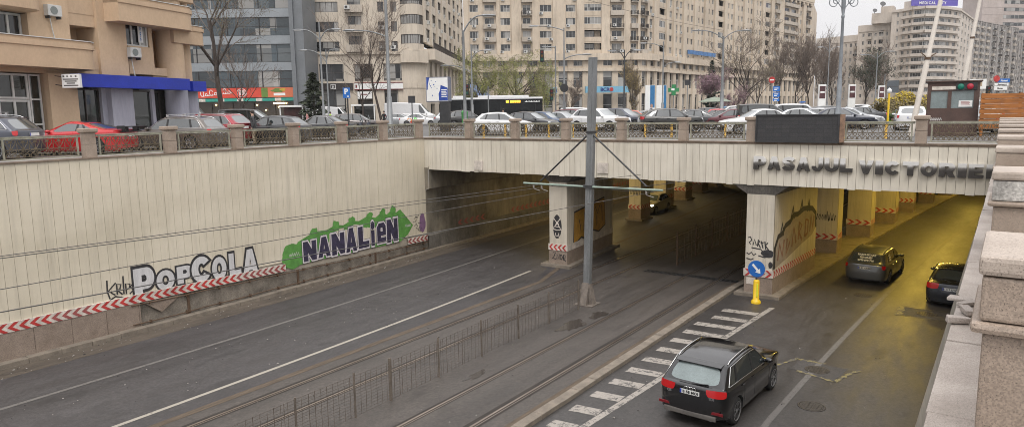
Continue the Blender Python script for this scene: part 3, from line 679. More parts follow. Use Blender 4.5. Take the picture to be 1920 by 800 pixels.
        m = MB(); m.add([(v[0], y0 - .016 - v[2], v[1]) for v in pl.v], pl.f); m.build('scrawled_tag', M_GBLK, t)

# passage name in raised metal letters
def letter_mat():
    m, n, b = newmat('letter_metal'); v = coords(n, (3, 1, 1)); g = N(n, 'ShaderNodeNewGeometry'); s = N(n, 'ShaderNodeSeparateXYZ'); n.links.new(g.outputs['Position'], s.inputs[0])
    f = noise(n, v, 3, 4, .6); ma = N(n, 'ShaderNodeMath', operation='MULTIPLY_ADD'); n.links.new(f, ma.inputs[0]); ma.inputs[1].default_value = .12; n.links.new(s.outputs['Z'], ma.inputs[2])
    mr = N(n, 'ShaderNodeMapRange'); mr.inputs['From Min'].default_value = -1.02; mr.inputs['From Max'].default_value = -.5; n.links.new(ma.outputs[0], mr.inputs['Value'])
    n.links.new(ramp(n, mr.outputs[0], [(.42, (.05, .045, .041)), (.60, (.15, .14, .13)), (.76, (.68, .67, .65))]), b.inputs['Base Color'])  # letter colour runs from dark at the bottom to pale at the top
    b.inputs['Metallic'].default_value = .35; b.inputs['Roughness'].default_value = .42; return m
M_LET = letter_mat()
ps = E('passage_sign', (-4.5, BY - .05, -1), 0, 'raised metal letters, pale at the top and dark below, reading PASAJUL VICTORIEI on the bridge fascia', 'sign')
def word(txt, xa, xb, za, zb):
    wt = {'I': .5, 'J': .82, 'L': .86, 'E': .88}; tot = sum(wt.get(c, 1.0) for c in txt); gp = .13; k = (xb - xa) / (tot + gp * (len(txt) - 1)); x = xa
    for ch in txt:
        vs, fs = heavy(ch, .12); wd = wt.get(ch, 1.0) * k; t = (x - xa) / (xb - xa); z0 = za[0] + (za[1] - za[0]) * t; z1 = zb[0] + (zb[1] - zb[0]) * t
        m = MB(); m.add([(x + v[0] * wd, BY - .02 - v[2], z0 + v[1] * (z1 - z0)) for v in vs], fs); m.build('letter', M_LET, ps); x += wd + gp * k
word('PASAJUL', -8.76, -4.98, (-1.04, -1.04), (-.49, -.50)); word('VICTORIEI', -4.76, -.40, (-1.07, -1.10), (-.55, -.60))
# ------------------------------------------------------------------ tunnel lamps (sodium yellow)
M_LAMP = emit_mat('sodium_tube', (1, .66, .12), 6)
def tunnel_lamp(x, y, watts, label, size=1.6, z=-1.62, c=(1, .68, .11)):
    t = E('tunnel_lamp', (x, y, z), 0, label, 'lamp', 'sodium lamps on the tunnel ceiling')
    m = MB(); m.box(x - .14, x + .14, y - .75, y + .75, z - .1, z + .06); m.build('housing', M_DSTEEL, t)
    m = MB(); m.box(x - .1, x + .1, y - .7, y + .7, z - .135, z - .103); m.build('diffuser', M_LAMP, t)
    l = bpy.data.lights.new('sodium_light', 'AREA'); l.shape = 'RECTANGLE'; l.size = .25; l.size_y = size; l.energy = watts; l.color = c
    o = bpy.data.objects.new('sodium_light', l); COL.objects.link(o); o.location = (0, 0, -.16); o.parent = t
for i, y in enumerate((32.6, 38.5, 44.5, 50.5, 57, 64, 72)):
    tunnel_lamp(-4.6 + .055 * (y - 31), y, 48 if i == 0 else 120 if i < 2 else 175, '%s yellow lamp on the ceiling over the right tunnel road' % ORD[i])
for i, y in enumerate((38, 43.5, 50, 57, 65, 75)):
    tunnel_lamp(-21.6 - .11 * (y - 31), y, 105, '%s yellow lamp on the ceiling over the left tunnel road' % ORD[i], c=(1, .74, .30))

# ------------------------------------------------------------------ balustrades
def pier_parts(t, w=.37, d=.37, top=1.13, base=.1):
    m = MB(); m.box(-w / 2, w / 2, -d / 2, d / 2, base, .56); m.build('lower_block', M_GRAN, t, world=False, bevel=.012)
    m = MB(); m.box(-w / 2 + .004, w / 2 - .004, -d / 2 + .004, d / 2 - .004, .568, top - .17); m.build('upper_block', M_GRAN, t, world=False, bevel=.012)
    m = MB(); e = .06
    m.add([(-w / 2 - e * .3, -d / 2 - e * .3, top - .166), (w / 2 + e * .3, -d / 2 - e * .3, top - .166), (w / 2 + e * .3, d / 2 + e * .3, top - .166), (-w / 2 - e * .3, d / 2 + e * .3, top - .166)] +
          [(sx * (w / 2 + e), sy * (d / 2 + e), z) for z in (top - .12, top - .02) for sx, sy in ((-1, -1), (1, -1), (1, 1), (-1, 1))] + [(sx * (w / 2 + e - .03), sy * (d / 2 + e - .03), top) for sx, sy in ((-1, -1), (1, -1), (1, 1), (-1, 1))],
          [(3, 2, 1, 0), (12, 13, 14, 15)] + [(4 * k + i, 4 * k + (i + 1) % 4, 4 * k + 4 + (i + 1) % 4, 4 * k + 4 + i) for k in range(3) for i in range(4)])
    m.build('cap', M_GRAN, t, world=False)
def arc(cx_, cz_, rx, rz_, a0, a1, n=8): return [(cx_ + rx * math.cos(R_(a0 + (a1 - a0) * i / n)), cz_ + rz_ * math.sin(R_(a0 + (a1 - a0) * i / n))) for i in range(n + 1)]
def railing_parts(t, L=2.46, nm=6):
    """local x along the railing, panel in the plane y = 0"""
    fr_ = MB(); h0, h1 = .19, .885
    fr_.box(-L / 2, L / 2, -.035, .035, h1, h1 + .03); fr_.box(-L / 2, L / 2, -.02, .02, h1 - .06, h1 - .003)
    fr_.box(-L / 2, L / 2, -.025, .025, h0 - .04, h0)
    for s in (-1, 1): fr_.box(s * (L / 2 - .1) - .028, s * (L / 2 - .1) + .028, -.026, .026, h0 - .0, h1 - .062)
    fr_.build('frame', M_IRONT, t, world=False)
    sc_ = MB(); p = (L - .28) / nm; r = .0135
    def tb(pts): sc_.tube([(x, 0, z) for x, z in pts], r, 4, caps=False)
    tb([(-L / 2 + .13, .49), (L / 2 - .13, .49)]); tb([(-L / 2 + .13, .235), (L / 2 - .13, .235)])
    for i in range(nm):
        c = -L / 2 + .14 + p * (i + .5)
        tb([(c, .36), (c, h1 - .06)]); tb([(c - p / 2, .5), (c - p / 2, .69)])
        for s in (-1, 1):
            tb(arc(c + s * p * .26, .75, p * .16, .062, 250 if s > 0 else 290, (250 - 330) if s > 0 else (290 + 330), 9))
            tb([(c + s * p * .42, .79), (c + s * p * .36, .68), (c + s * p * .2, .60), (c + s * .015, .50)])
            tb(arc(c + s * p * .27, .43, p * .17, .045, 0, 360, 9))
            tb(arc(c + s * p * .25, .30, p * .22, .055, 200 if s > 0 else -20, -60 if s > 0 else 240, 8))
            tb([(c + s * p * .48, .24), (c + s * p * .30, .38), (c + s * p * .03, .24)])
        sc_.box(c - .035, c + .035, -.02, .02, .47, .51); sc_.box(c - .03, c + .03, -.018, .018, h1 - .17, h1 - .11)
    sc_.build('scrollwork', M_IRON, t, world=False)
# left balustrade
LY = [2.80 + 3.0 * k for k in range(10)]            # pier positions along the wall; the last one stands on the corner
p0 = None; g0 = None
for k, y in enumerate(LY):
    x = wx(y) - .23; ang = math.atan2(-(wx(y + .5) - wx(y - .5)), 1)
    lab = '%s granite balustrade pier from the left above the retaining wall' % ORD[k] if k < 9 else 'granite corner pier where retaining wall and bridge fascia meet'
    if not p0:
        p0 = E('balustrade_pier', (x, y, 0), ang, lab, 'pier', 'piers of the balustrade'); pier_parts(p0)
    else: relabel(copy_tree(p0), lab, (x, y, 0), ang)
    if k < 9:
        y2 = LY[k + 1]; x2 = wx(y2) - .23; ym = (y + y2) / 2; lab = '%s rusty scrollwork railing panel from the left above the retaining wall' % ORD[k]
        a = math.atan2(y2 - y, x2 - x)
        if not g0:
            g0 = E('balustrade_railing', ((x + x2) / 2, ym, 0), a, lab, 'railing', 'scrollwork panels of the balustrade'); railing_parts(g0)
        else: relabel(copy_tree(g0), lab, ((x + x2) / 2, ym, 0), a)
cp = MB()
for a, b in zip(WY, WY[1:]):
    if a < 0: continue
    cp.add([(wx(a) + .045, a, .06), (wx(b) + .045, b, .06), (wx(b) + .045, b, .10), (wx(a) + .045, a, .10), (wx(a) - .5, a, .10), (wx(b) - .5, b, .10), (wx(a) - .5, a, .005), (wx(b) - .5, b, .005)], [(0, 1, 2, 3), (3, 2, 5, 4), (4, 5, 7, 6), (1, 0, 6, 7)])
tag(cp.build('wall_coping', mat('coping_brown', (.20, .15, .11), .8, var=.35, scale=2)), 'thin brown stone coping along the top of the retaining wall', 'coping')
# bridge balustrade
BX = [-24.2, -21.15, -18.08, -15.04, -11.98, -8.97, -2.76]
for k, x in enumerate(BX):
    lab = '%s granite balustrade pier from the corner on the bridge' % ORD[k] if k < 6 else 'granite balustrade pier with pale patched face right of the pale flagpole'
    c = relabel(copy_tree(p0), lab, (x, BY + .23, 0), 0)
ends = [wx(30) - .1] + BX[:6]
for k in range(6):
    a, b = ends[k], ends[k + 1]
    c = relabel(copy_tree(g0), '%s scrollwork railing panel from the corner on the bridge' % ORD[k], ((a + b) / 2, BY + .23, 0), 0); c.scale = ((b - a - .45) / 2.46, 1, 1)
for a, b, lab in ((-5.45, -2.95, 'scrollwork railing panel right of the dark display board'), (-2.55, -.15, 'mossy scrollwork railing panel in front of the brown cabin'), (-8.75, -5.9, 'scrollwork railing panel hidden behind the dark display board')):
    c = relabel(copy_tree(g0), lab, ((a + b) / 2, BY + .23, 0), 0); c.scale = ((b - a - .05) / 2.46, 1, 1)
m = MB(); m.box(XF0 + .05, -.3, BY - .045, BY + .5, .062, .10); m.box(XF0 + .05, -.3, BY - .02, BY + .5, .0, .06)
tag(m.build('bridge_coping', MATS['coping_brown']), 'thin brown stone coping along the bridge edge', 'coping')

# ------------------------------------------------------------------ display board
lb = E('display_board', (-7.1, BY - .06, .1), 0, 'large dark LED display board hung on the bridge railing', 'board')
m = MB(); x0, x1 = gy(1420, 235, 29.9).x, gy(1580, 235, 29.9).x
zt_, zb_ = 1.17, .14
m.box(x0, x1 - .16, 29.86, 30.0, zb_, zt_)
def led():
    mm, n, b = newmat('led_matrix'); v = coords(n); f = noise(n, v, 40, 2, .5); g = noise(n, coords(n, (2, 1, 3)), 2, 3)
    bk = N(n, 'ShaderNodeTexBrick'); bk.inputs['Scale'].default_value = 1; bk.inputs['Brick Width'].default_value = .32; bk.inputs['Row Height'].default_value = .16; bk.inputs['Mortar Size'].default_value = .004; bk.offset = 0
    bk.inputs['Color1'].default_value = (.028, .028, .03, 1); bk.inputs['Color2'].default_value = (.038, .036, .037, 1); bk.inputs['Mortar'].default_value = (.012, .012, .013, 1)
    sw = N(n, 'ShaderNodeMapping'); sw.inputs['Rotation'].default_value = (R_(90), 0, 0); n.links.new(v, sw.inputs['Vector']); n.links.new(sw.outputs[0], bk.inputs['Vector'])
    n.links.new(mixrgb(n, 1, bk.outputs['Color'], ramp(n, f, [(.3, (.6,) * 3), (.7, (1.4,) * 3)]), 'MULTIPLY'), b.inputs['Base Color']); b.inputs['Roughness'].default_value = .55; return mm
m.build('led_panel', led(), lb)
m = MB()
for a, b, c, d in ((x0 - .05, x1 - .1, zt_, zt_ + .05), (x0 - .05, x1 - .1, zb_ - .05, zb_), (x0 - .05, x0, zb_, zt_), (x1 - .16, x1 - .1, zb_, zt_)): m.box(a, b, 29.82, 30.02, c, d)
m.build('bezel', M_DSTEEL, lb)
m = MB(); m.box(x1 - .095, x1 + .06, 29.84, 30.05, zb_ - .03, zt_ + .03); m.build('rusty_side', mat('rusty_plate', (.24, .15, .10), .8, var=.45, scale=5), lb)
# yellow posts behind the railing
q = None
for i, (px, d) in enumerate(((906, 40.5), (947, 40.5), (986, 40), (1029, 40), (1074, 39), (1118, 38.5), (1210, 38), (1260, 37.5), (1361, 36.5), (1584, 33), (1664, 32.5))):
    p = at(px, d); lab = '%s short yellow post from the left behind the bridge railing' % ORD[i]
    if not q:
        q = E('parking_post', p, 0, lab, 'post', 'yellow posts behind the railing'); m = MB(); m.lathe([(.075, .0), (.075, .04), (.06, .05), (.06, .74), (.05, .79), (.0, .8)], n=10); m.build('tube', mat('worn_yellow', (.50, .29, .03), .5, var=.35, scale=5), q, world=False)
        m = MB(); m.lathe([(.066, .62), (.066, .72)], n=10, caps=False); m.build('band', MATS['worn_yellow'], q, world=False)
    else: relabel(copy_tree(q), lab, p)

# ------------------------------------------------------------------ right side parapet in the foreground
m = MB(); y = 1.0
while y < 29.9:
    y1 = min(y + 1.35 + rnd.uniform(-.1, .1), 29.9); d = rnd.uniform(-.006, .006)
    m.box(-.236 - .0035 * y + d, .5, y + .004, y1 - .004, -.09, .02 + d); y = y1
o = m.build('granite_ledge', M_LEDGE, bevel=.01); tag(o, 'pale granite ledge along the right edge of the cutting', 'ledge')
def big_pier(y, lab, patched=False):
    t = E('parapet_pier', (.3, y, 0), 0, lab, 'pier', 'broad granite piers of the right parapet')
    x0, x1 = -.03 - .0125 * (y - 2.33), .62; d = .46
    m = MB(); m.box(x0, x1, y, y + d, .02, .862); m.build('shaft', M_GRAN, t, bevel=.012)
    m = MB(); m.box(x0 - .03, x1, y - .03, y + d + .05, .865, .897); m.build('moulding', M_GRAN, t, bevel=.015)
    m = MB(); m.box(x0 - .01, x1, y - .012, y + d, .90, 1.027, 0)
    m.build('upper_block', mat('peeling_plaster', (.42, .40, .37), .9, var=.55, scale=5, bmp=.5) if patched else M_GRAN, t, bevel=.01)
    m = MB(); m.box(x0 - .02, x1, y - .022, y + d + .022, 1.03, 1.085); m.build('cap', M_GCAP, t, bevel=.014)
    return t
for k in range(10):
    y = 2.33 + 3.02 * k
    if y > 29.5: break
    big_pier(y, ['nearest broad granite pier at the right edge of the picture', 'second broad granite pier on the right with its plaster face broken'][k] if k < 2 else '%s broad granite pier from the camera along the right parapet' % ORD[k], k == 1)
    y0 = y + .5; y1 = y + 3.0
    t = E('parapet_railing', (.3, (y0 + y1) / 2, .02), 0, '%s low stone slab and rusty frame from the camera between broad piers' % ORD[k], 'railing', 'slab railings of the right parapet')
    m = MB(); m.box(.16, .5, y0 + .1, y1 - .1, .12, .58); m.build('slab', M_GCAP, t, bevel=.012)
    m = MB(); m.box(.06, .1, y0, y0 + .06, .03, .66); m.box(.06, .1, y1 - .06, y1, .03, .66); m.box(.06, .12, y0, y1, .6, .66); m.build('frame', mat('mossy_rust', (.20, .19, .10), .8, var=.5, scale=8), t)
# loose broken stones on the ledge
st = ((-.24, 6.2, .03, .045, .075, .025, 1.4), (-.17, 6.08, .03, .026, .095, .035, -.75), (-.17, 5.82, .03, .028, .07, .045, .35), (-.215, 5.55, .03, .03, .07, .045, -1.2))
labs = ('flat broken granite bar sticking out over the edge of the ledge', 'longest broken granite bar leaning on the pile on the ledge', 'short broken granite block in the middle of the rubble', 'nearest broken granite block with striped edge on the ledge')
for (x, y, z, a, b, c, r), lab in zip(st, labs):
    m = MB(); mt_ = Matrix.Translation((x, y, z)) @ Matrix.Rotation(r, 4, 'Z'); rr = random.Random(lab)
    m.box(-a, a, -b, b, 0, c, M=mt_); m.v = [(v[0] + rr.uniform(-.008, .008), v[1] + rr.uniform(-.01, .01), v[2] + (rr.uniform(-.008, .008) if v[2] > z + .01 else 0)) for v in m.v]
    tag(m.build('broken_stone', M_LEDGE, bevel=.008), lab, 'rubble', 'broken stones on the ledge')

# ------------------------------------------------------------------ catenary pole, arm and wires
pb = Vector((-14.0, 25.05, RZ)); ptop = gy(1112, 108, 25.05); pdir = (ptop - pb)
def pz(z): return pb + pdir * ((z - RZ) / pdir.z)
t = E('catenary_pole', pb, 0, 'tall grey steel H-section tram wire pole with cross arm standing on the track bed', 'pole')
m = MB()
def sweep(xa, xb, ya, yb, z0, z1, mi=0):
    a, b = pz(z0), pz(z1); m.add([(a.x + x, a.y + y, z0) for x, y in ((xa, ya), (xb, ya), (xb, yb), (xa, yb))] + [(b.x + x, b.y + y, z1) for x, y in ((xa, ya), (xb, ya), (xb, yb), (xa, yb))], [(3, 2, 1, 0), (4, 5, 6, 7), (0, 1, 5, 4), (1, 2, 6, 5), (2, 3, 7, 6), (3, 0, 4, 7)], mi)
sweep(-.14, .05, -.12, -.09, RZ, ptop.z); sweep(-.05, -.025, -.087, .087, RZ, ptop.z); sweep(-.14, .05, .09, .12, RZ, ptop.z)
sweep(.052, .14, -.11, .11, RZ, ptop.z)
m.build('post', M_STEEL, t)
m = MB(); m.box(pb.x - .42, pb.x + .42, pb.y - .4, pb.y + .4, RZ, RZ + .05)
for s in (-1, 1):
    m.add([(pb.x + s * .16, pb.y - .15, RZ + .05), (pb.x + s * .36, pb.y - .15, RZ + .05), (pb.x + s * .15, pb.y - .15, RZ + .95), (pb.x + s * .16, pb.y + .15, RZ + .05), (pb.x + s * .36, pb.y + .15, RZ + .05), (pb.x + s * .15, pb.y + .15, RZ + .95)], [(0, 1, 2), (5, 4, 3), (1, 4, 5, 2), (0, 2, 5, 3), (0, 3, 4, 1)])
    m.add([(pb.x - .15, pb.y + s * .13, RZ + .05), (pb.x + .15, pb.y + s * .13, RZ + .05), (pb.x + .15, pb.y + s * .36, RZ + .05), (pb.x - .15, pb.y + s * .36, RZ + .05), (pb.x - .15, pb.y + s * .12, RZ + .95), (pb.x + .15, pb.y + s * .12, RZ + .95)], [(0, 1, 2, 3), (2, 3, 4, 5), (0, 3, 4), (1, 5, 2), (0, 4, 5, 1)])
m.build('foot', mat('rusty_galvanised', (.20, .17, .145), .7, metal=.3, var=.4, scale=4), t)
az = -1.55; A = gy(982, 343, 25.0); B = gy(1243, 357, 25.0); cpt = pz(az)
m = MB(); m.tube([A, (cpt.x, 24.9, (A.z + B.z) / 2), B], .045, 8); m.build('cross_arm', mat('pale_green_tube', (.27, .34, .29), .5, metal=.3, var=.2), t)
m = MB(); bt = gy(1107, 248, 25.0)
m.tube([bt, gy(1013, 340, 25.0)], .035, 6); m.tube([bt, gy(1213, 350, 25.0)], .035, 6)
m.box(cpt.x - .2, cpt.x + .2, 24.85, 25.2, az - .06, az + .06); m.box(bt.x - .14, bt.x + .16, 24.9, 25.2, bt.z - .05, bt.z + .05); m.build('stay', M_DSTEEL, t)
m = MB()
for q in (A + Vector((.5, 0, 0)), A + Vector((.9, 0, 0)), B - Vector((.7, 0, 0))):
    m.tube([q + Vector((0, -.02, -.05)), q + Vector((.05, -.02, -.22)), q + Vector((.35, -.05, -.28))], .02, 5); m.lathe([(.03, -.06), (.05, -.03), (.03, 0), (.05, .03), (.03, .06)], Matrix.Translation(q + Vector((.03, -.02, -.14))), 8)
m.build('insulator', mat('insulator_grey', (.22, .2, .18), .5), t)
def wire(name, pts, lab, r=.012):
    m = MB(); m.tube(pts, r, 5); tag(m.build(name, M_WIRE), lab, 'wire', 'tram wires')
def sag(a, b, s, n=10): return [Vector(a).lerp(Vector(b), i / n) - Vector((0, 0, 4 * s * (i / n) * (1 - i / n))) for i in range(n + 1)]
wire('contact_wire', sag(gy(1012, 346, 25.0), gx(-60, 488, -16.2), 0) + [], 'thin upper overhead wire crossing in front of the retaining wall', .009)
wire('contact_wire', sag(gy(1012, 352, 25.0), gx(-60, 492, -16.2), 0), 'thicker upper overhead wire running to the left end of the cross arm', .010)
wire('contact_wire', sag(gx(1025, 359, -16.2), gx(-60, 553, -16.2), 0), 'middle overhead wire passing in front of the white lettered graffiti', .009)
wire('contact_wire', sag(gx(1310, 344, -12), gx(-60, 596, -12), 0, 14), 'lowest overhead wire running from the bridge over the chevron strip', .010)
m = MB(); m.tube(sag(gy(1105, 352, 25.0), gx(1290, 338, -9), .1), .01, 5); m.tube(sag(gy(1020, 345, 25), gy(1105, 346, 24.95), .12), .01, 5); m.tube(sag(gy(1105, 346, 24.95), gy(1215, 356, 25), .12), .01, 5); m.tube(sag(gy(1110, 338, 25), gx(1220, 325, -14), .0), .01, 5)
tag(m.build('feeder_cable', M_WIRE), 'slack feeder cables slung round the cross arm of the tram pole', 'wire')

# ------------------------------------------------------------------ mesh fence between the tracks
fx = lambda y: -13.78 - .012 * (y - 14)
t = E('mesh_fence', (fx(16), 16, RZ), 0, 'low rusty wire mesh fence between the two tram tracks', 'fence')
m = MB(); ys = fr(6.2, 24.4, 1.0)
for z in [RZ + .06 + .085 * k for k in range(14)]:
    m.tube([(fx(y) + .012 * math.sin(y * 1.7 + z * 5), y, z + .025 * math.sin(y * .8)) for y in ys], .005, 3, caps=False)
y = 6.2
while y < 24.4: m.tube([(fx(y), y, RZ + .03), (fx(y) + rnd.uniform(-.012, .012), y, RZ + 1.17 + .03 * math.sin(y * .8))], .009 if rnd.random() < .3 else .006, 3, caps=False); y += rnd.choice((.19, .19, .22, .1))
m.build('wire_mesh', mat('mesh_brown', (.15, .122, .10), .7, metal=.2, var=.3), t)
for y in (8.2, 10.15, 12.06, 13.39, 15.48, 17.65, 19.84, 21.9, 24.15):
    big = abs(y - 13.39) < .1
    m = MB(); w_ = .032 if big else .02; tl = rnd.uniform(-.02, .02)
    m.add([(fx(y) + sx * w_ + tl * k, y + sy * w_, RZ + 1.25 * k) for k in (0, 1) for sx, sy in ((-1, -1), (1, -1), (1, 1), (-1, 1))], [(4, 5, 6, 7), (0, 1, 5, 4), (1, 2, 6, 5), (2, 3, 7, 6), (3, 0, 4, 7)])
    m.build('fence_post', mat('post_brown', (.14, .115, .092), .8, var=.35), t)
t = E('mesh_fence', (-13.5, 36, RZ), 0, 'dark mesh fence standing between the tracks inside the tunnel', 'fence')
m = MB()
for z in [RZ + .1 + .3 * k for k in range(6)]: m.tube([(-13.7, 34, z), (-13.7, 60, z)], .012, 3)
for y in fr(34, 60, .5): m.tube([(-13.7, y, RZ), (-13.7, y, RZ + 1.7)], .012, 3)
m.build('wire_mesh', M_RUST, t)
m = MB()
for y in fr(34, 60, 2.6): m.box(-13.73, -13.67, y - .03, y + .03, RZ, RZ + 1.8)
m.build('fence_post', M_RUST, t)
# drain grates across the tracks
t = E('drain_grate', (-12, 32.4, RZ), 0, 'dark slotted drain grate across the tram tracks at the tunnel mouth', 'drain')
m = MB(); 
for x in fr(-14.6, -9.9, .22): m.box(x, x + .13, 31.9, 32.3, RZ + .006, RZ + .03)
m.build('bars', M_DSTEEL, t); m = MB(); m.quad((-14.6, 31.85, RZ + .009), (-9.9, 31.85, RZ + .009), (-9.9, 32.35, RZ + .009), (-14.6, 32.35, RZ + .009)); m.build('channel', M_BLACK, t)

# ------------------------------------------------------------------ keep-right bollard
b = Vector((-8.2, 28.95, RZ))
t = E('traffic_bollard', b, 0, 'yellow plastic bollard carrying a round blue arrow sign at the pier', 'bollard')
m = MB(); m.lathe([(.20, 0), (.20, .07), (.15, .14), (.125, .16), (.125, .92), (.105, .98), (.0, .99)], Matrix.Translation(b), 14); m.build('base', M_YELLOW, t)
m = MB(); m.box(b.x + .05, b.x + .10, b.y - .135, b.y - .12, RZ + .3, RZ + .85); m.build('reflector', mat('lime_reflector', (.65, .72, .05), .3, var=.05), t)
m = MB(); m.tube([b + Vector((0, 0, .95)), b + Vector((0, 0, 1.45))], .022, 8); m.build('post', M_DSTEEL, t)
S0 = b + Vector((0, -.06, 1.46)); SF = frame(S0, (1, .0, 0), (0, 0, 1))     # local z points to -y? checked: x cross z-up = -y
m = MB(); m.lathe([(.345, 0), (.345, .02)], SF, 28); sd = m.build('sign_disc', M_BLUE, t)
m = MB(); an = -48
Ra = SF @ Matrix.Rotation(R_(an), 4, 'Z') @ Matrix.Translation((0, 0, .021)); m.prism([(-.24, -.045), (.07, -.045), (.07, -.13), (.25, 0), (.07, .13), (.07, .045), (-.24, .045)], Ra, .004); m.build('arrow', M_WHITEP, sd)

# ------------------------------------------------------------------ manholes and patches on the road
def patch(name, pts, mt, lab=None, z=RZ + .005):
    m = MB(); m.add([(p[0], p[1], z) for p in pts], [tuple(range(len(pts)))]); o = m.build(name, mt); tag(o, kind='structure'); return o
M_PATCH = asphalt('asphalt_patch', (.058, .053, .05), (.6, .8))
patch('road_patch', [(-5.15, 22.0), (-3.78, 21.62), (-3.62, 22.85), (-5.0, 22.95)], M_PATCH)
patch('road_patch', [(-3.1, 30.2), (-1.5, 30.1), (-1.4, 31.4), (-3.1, 31.5)], M_PATCH)
m = MB()
def ragged(pts, wd):
    for (a, b) in zip(pts, pts[1:]):
        a, b = Vector(a), Vector(b); nn = Vector((-(b - a).y, (b - a).x)).normalized(); n = 8
        L = [a.lerp(b, i / n) for i in range(n + 1)]
        for p, q in zip(L, L[1:]):
            w0, w1 = wd * rnd.uniform(.2, .8), wd * rnd.uniform(.2, .8); m.quad((p.x + nn.x * w0, p.y + nn.y * w0, RZ + .010), (p.x - nn.x * w0, p.y - nn.y * w0, RZ + .010), (q.x - nn.x * w1, q.y - nn.y * w1, RZ + .010), (q.x + nn.x * w1, q.y + nn.y * w1, RZ + .010))
ragged([(-5.6, 21.9), (-5.15, 22.98), (-4.3, 22.98)], .13); ragged([(-4.9, 21.9), (-3.75, 21.55), (-3.5, 22.5), (-3.3, 22.95)], .11); ragged([(-3.1, 30.1), (-3.12, 31.6)], .2); ragged([(-3.1, 31.5), (-1.6, 31.5)], .06); ragged([(-3.1, 30.15), (-1.6, 30.1)], .04)
tag(m.build('yellow_mark', M_YPAINT), kind='structure')
for i, (x, y, lab) in enumerate(((-3.92, 19.4, 'round iron manhole cover nearest the camera in the right road'), (-4.4, 22.3, 'round iron manhole cover inside the yellow outlined patch'), (-2.2, 30.8, 'round iron manhole cover in the patch behind the dark saloon'), (-4.75, 32.6, 'dark round manhole cover below the grey estate car'))):
    t = E('manhole_cover', (x, y, RZ), 0, lab, 'manhole', 'manhole covers in the right road')
    m = MB(); m.lathe([(.36, .0), (.36, .012), (.31, .013), (.31, .009)], Matrix.Translation((x, y, RZ)), 24, caps=False); m.build('ring', mat('cast_iron', (.075, .065, .055), .55, metal=.4, var=.4, scale=8), t)
    m = MB(); m.lathe([(.30, .0), (.30, .013)], Matrix.Translation((x, y, RZ)), 24)
    for a in range(-3, 4):
        L = math.sqrt(.09 - (a * .08) ** 2)
        for s in range(-3, 4):
            if abs(s * .08) < L - .03: m.box(x + s * .08 - .025, x + s * .08 + .025, y + a * .08 - .025, y + a * .08 + .025, RZ + .013, RZ + .02)
    m.build('lid', mat('cast_iron', (.075, .065, .055), .55, metal=.4, var=.4, scale=8), t)
# puddle stain on the track bed
mw, n, bb = newmat('puddle'); bb.inputs['Base Color'].default_value = (.05, .043, .038, 1); bb.inputs['Roughness'].default_value = .12
m = MB()
for cx_, cy_, rx, ry, sd in ((-13.05, 22.2, .35, .8, 1), (-12.85, 23.9, .25, .55, 2), (-12.95, 16.2, .15, .5, 3)):
    pl = MB(); blob(pl, cx_, cy_, rx, ry, 0, sd, 40, .35); m.add([(v[0], v[1], RZ + .013) for v in pl.v], pl.f)
tag(m.build('puddle', mw), kind='structure')

# grit and small litter lying along kerbs and lane edges
m = MB(); r = random.Random(11)
for _ in range(520):
    k = r.random()
    if k < .45: y = r.uniform(4, 29); x = wx(y) + .42 + abs(r.gauss(0, .5))
    elif k < .7: x = r.uniform(-22.3, -18.8); y = r.uniform(5, 29)
    elif k < .85: x = r.uniform(-17.5, -10); y = r.uniform(8, 30)
    else: x = r.uniform(-9, -1); y = r.uniform(12, 32)
    s_ = r.uniform(.012, .035) * (1.6 if r.random() < .1 else 1); a = r.uniform(0, 6.28); z = RZ + .014
    q = [(x + s_ * math.cos(a + t) * r.uniform(.6, 1.2), y + s_ * math.sin(a + t) * r.uniform(.6, 1.2)) for t in (0, 2.1, 4.2)]
    m.add([(p[0], p[1], z) for p in q] + [(x, y, z + s_ * .6)], [(0, 1, 3), (1, 2, 3), (2, 0, 3)], 0 if r.random() < .55 else 1)
tag(m.build('road_grit', [mat('grit_pale', (.34, .32, .29), .9, var=.3), mat('grit_dark', (.03, .027, .025), .9)]), kind='stuff')
# ------------------------------------------------------------------ cars
def paint(name, c, metal=.3, rough=.28, dirt=.1):
    if name in MATS: return MATS[name]
    m, n, b = newmat(name); v = coords(n, (1, 1, 1), 'obj'); f = noise(n, v, 3, 4); s = N(n, 'ShaderNodeTexCoord'); z = N(n, 'ShaderNodeSeparateXYZ'); n.links.new(s.outputs['Object'], z.inputs[0])
    k = ramp(n, z.outputs['Z'], [(.2, (1, 1, 1)), (.75, (0, 0, 0))]); k = mixrgb(n, 1, k, ramp(n, f, [(.3, (.03,) * 3), (.7, (.15,) * 3)]), 'MULTIPLY')
    n.links.new(mixrgb(n, k, c, (.12, .105, .09)), b.inputs['Base Color'])
    n.links.new(ramp(n, f, [(.3, (rough,) * 3), (.8, (rough + .10,) * 3)]), b.inputs['Roughness'])
    b.inputs['Metallic'].default_value = metal; b.inputs['Coat Weight'].default_value = .7; b.inputs['Coat Roughness'].default_value = .08
    MATS[name] = m; return m
M_CGL = glass_mat('car_glass', (.022, .028, .029), .05, 1.0); M_CGL.node_tree.nodes['Principled BSDF'].inputs['IOR'].default_value = 1.75
M_CWS = glass_mat('windscreen_glass', (.085, .105, .11), .06, 1.0); M_CWS.node_tree.nodes['Principled BSDF'].inputs['IOR'].default_value = 2.6
M_CRG = glass_mat('rear_glass', (.05, .06, .062), .06, 1.0); M_CRG.node_tree.nodes['Principled BSDF'].inputs['IOR'].default_value = 2.0
M_CTR = mat('car_trim', (.022, .022, .023), .6, var=.25)
M_TAIL = glass_mat('tail_lens', (.42, .008, .01), .12, .7)
M_TAILON = mat('tail_lens_wet', (.36, .01, .012), .2, var=.1)
M_HEAD = glass_mat('headlamp_glass', (.42, .43, .44), .08, 1.0)
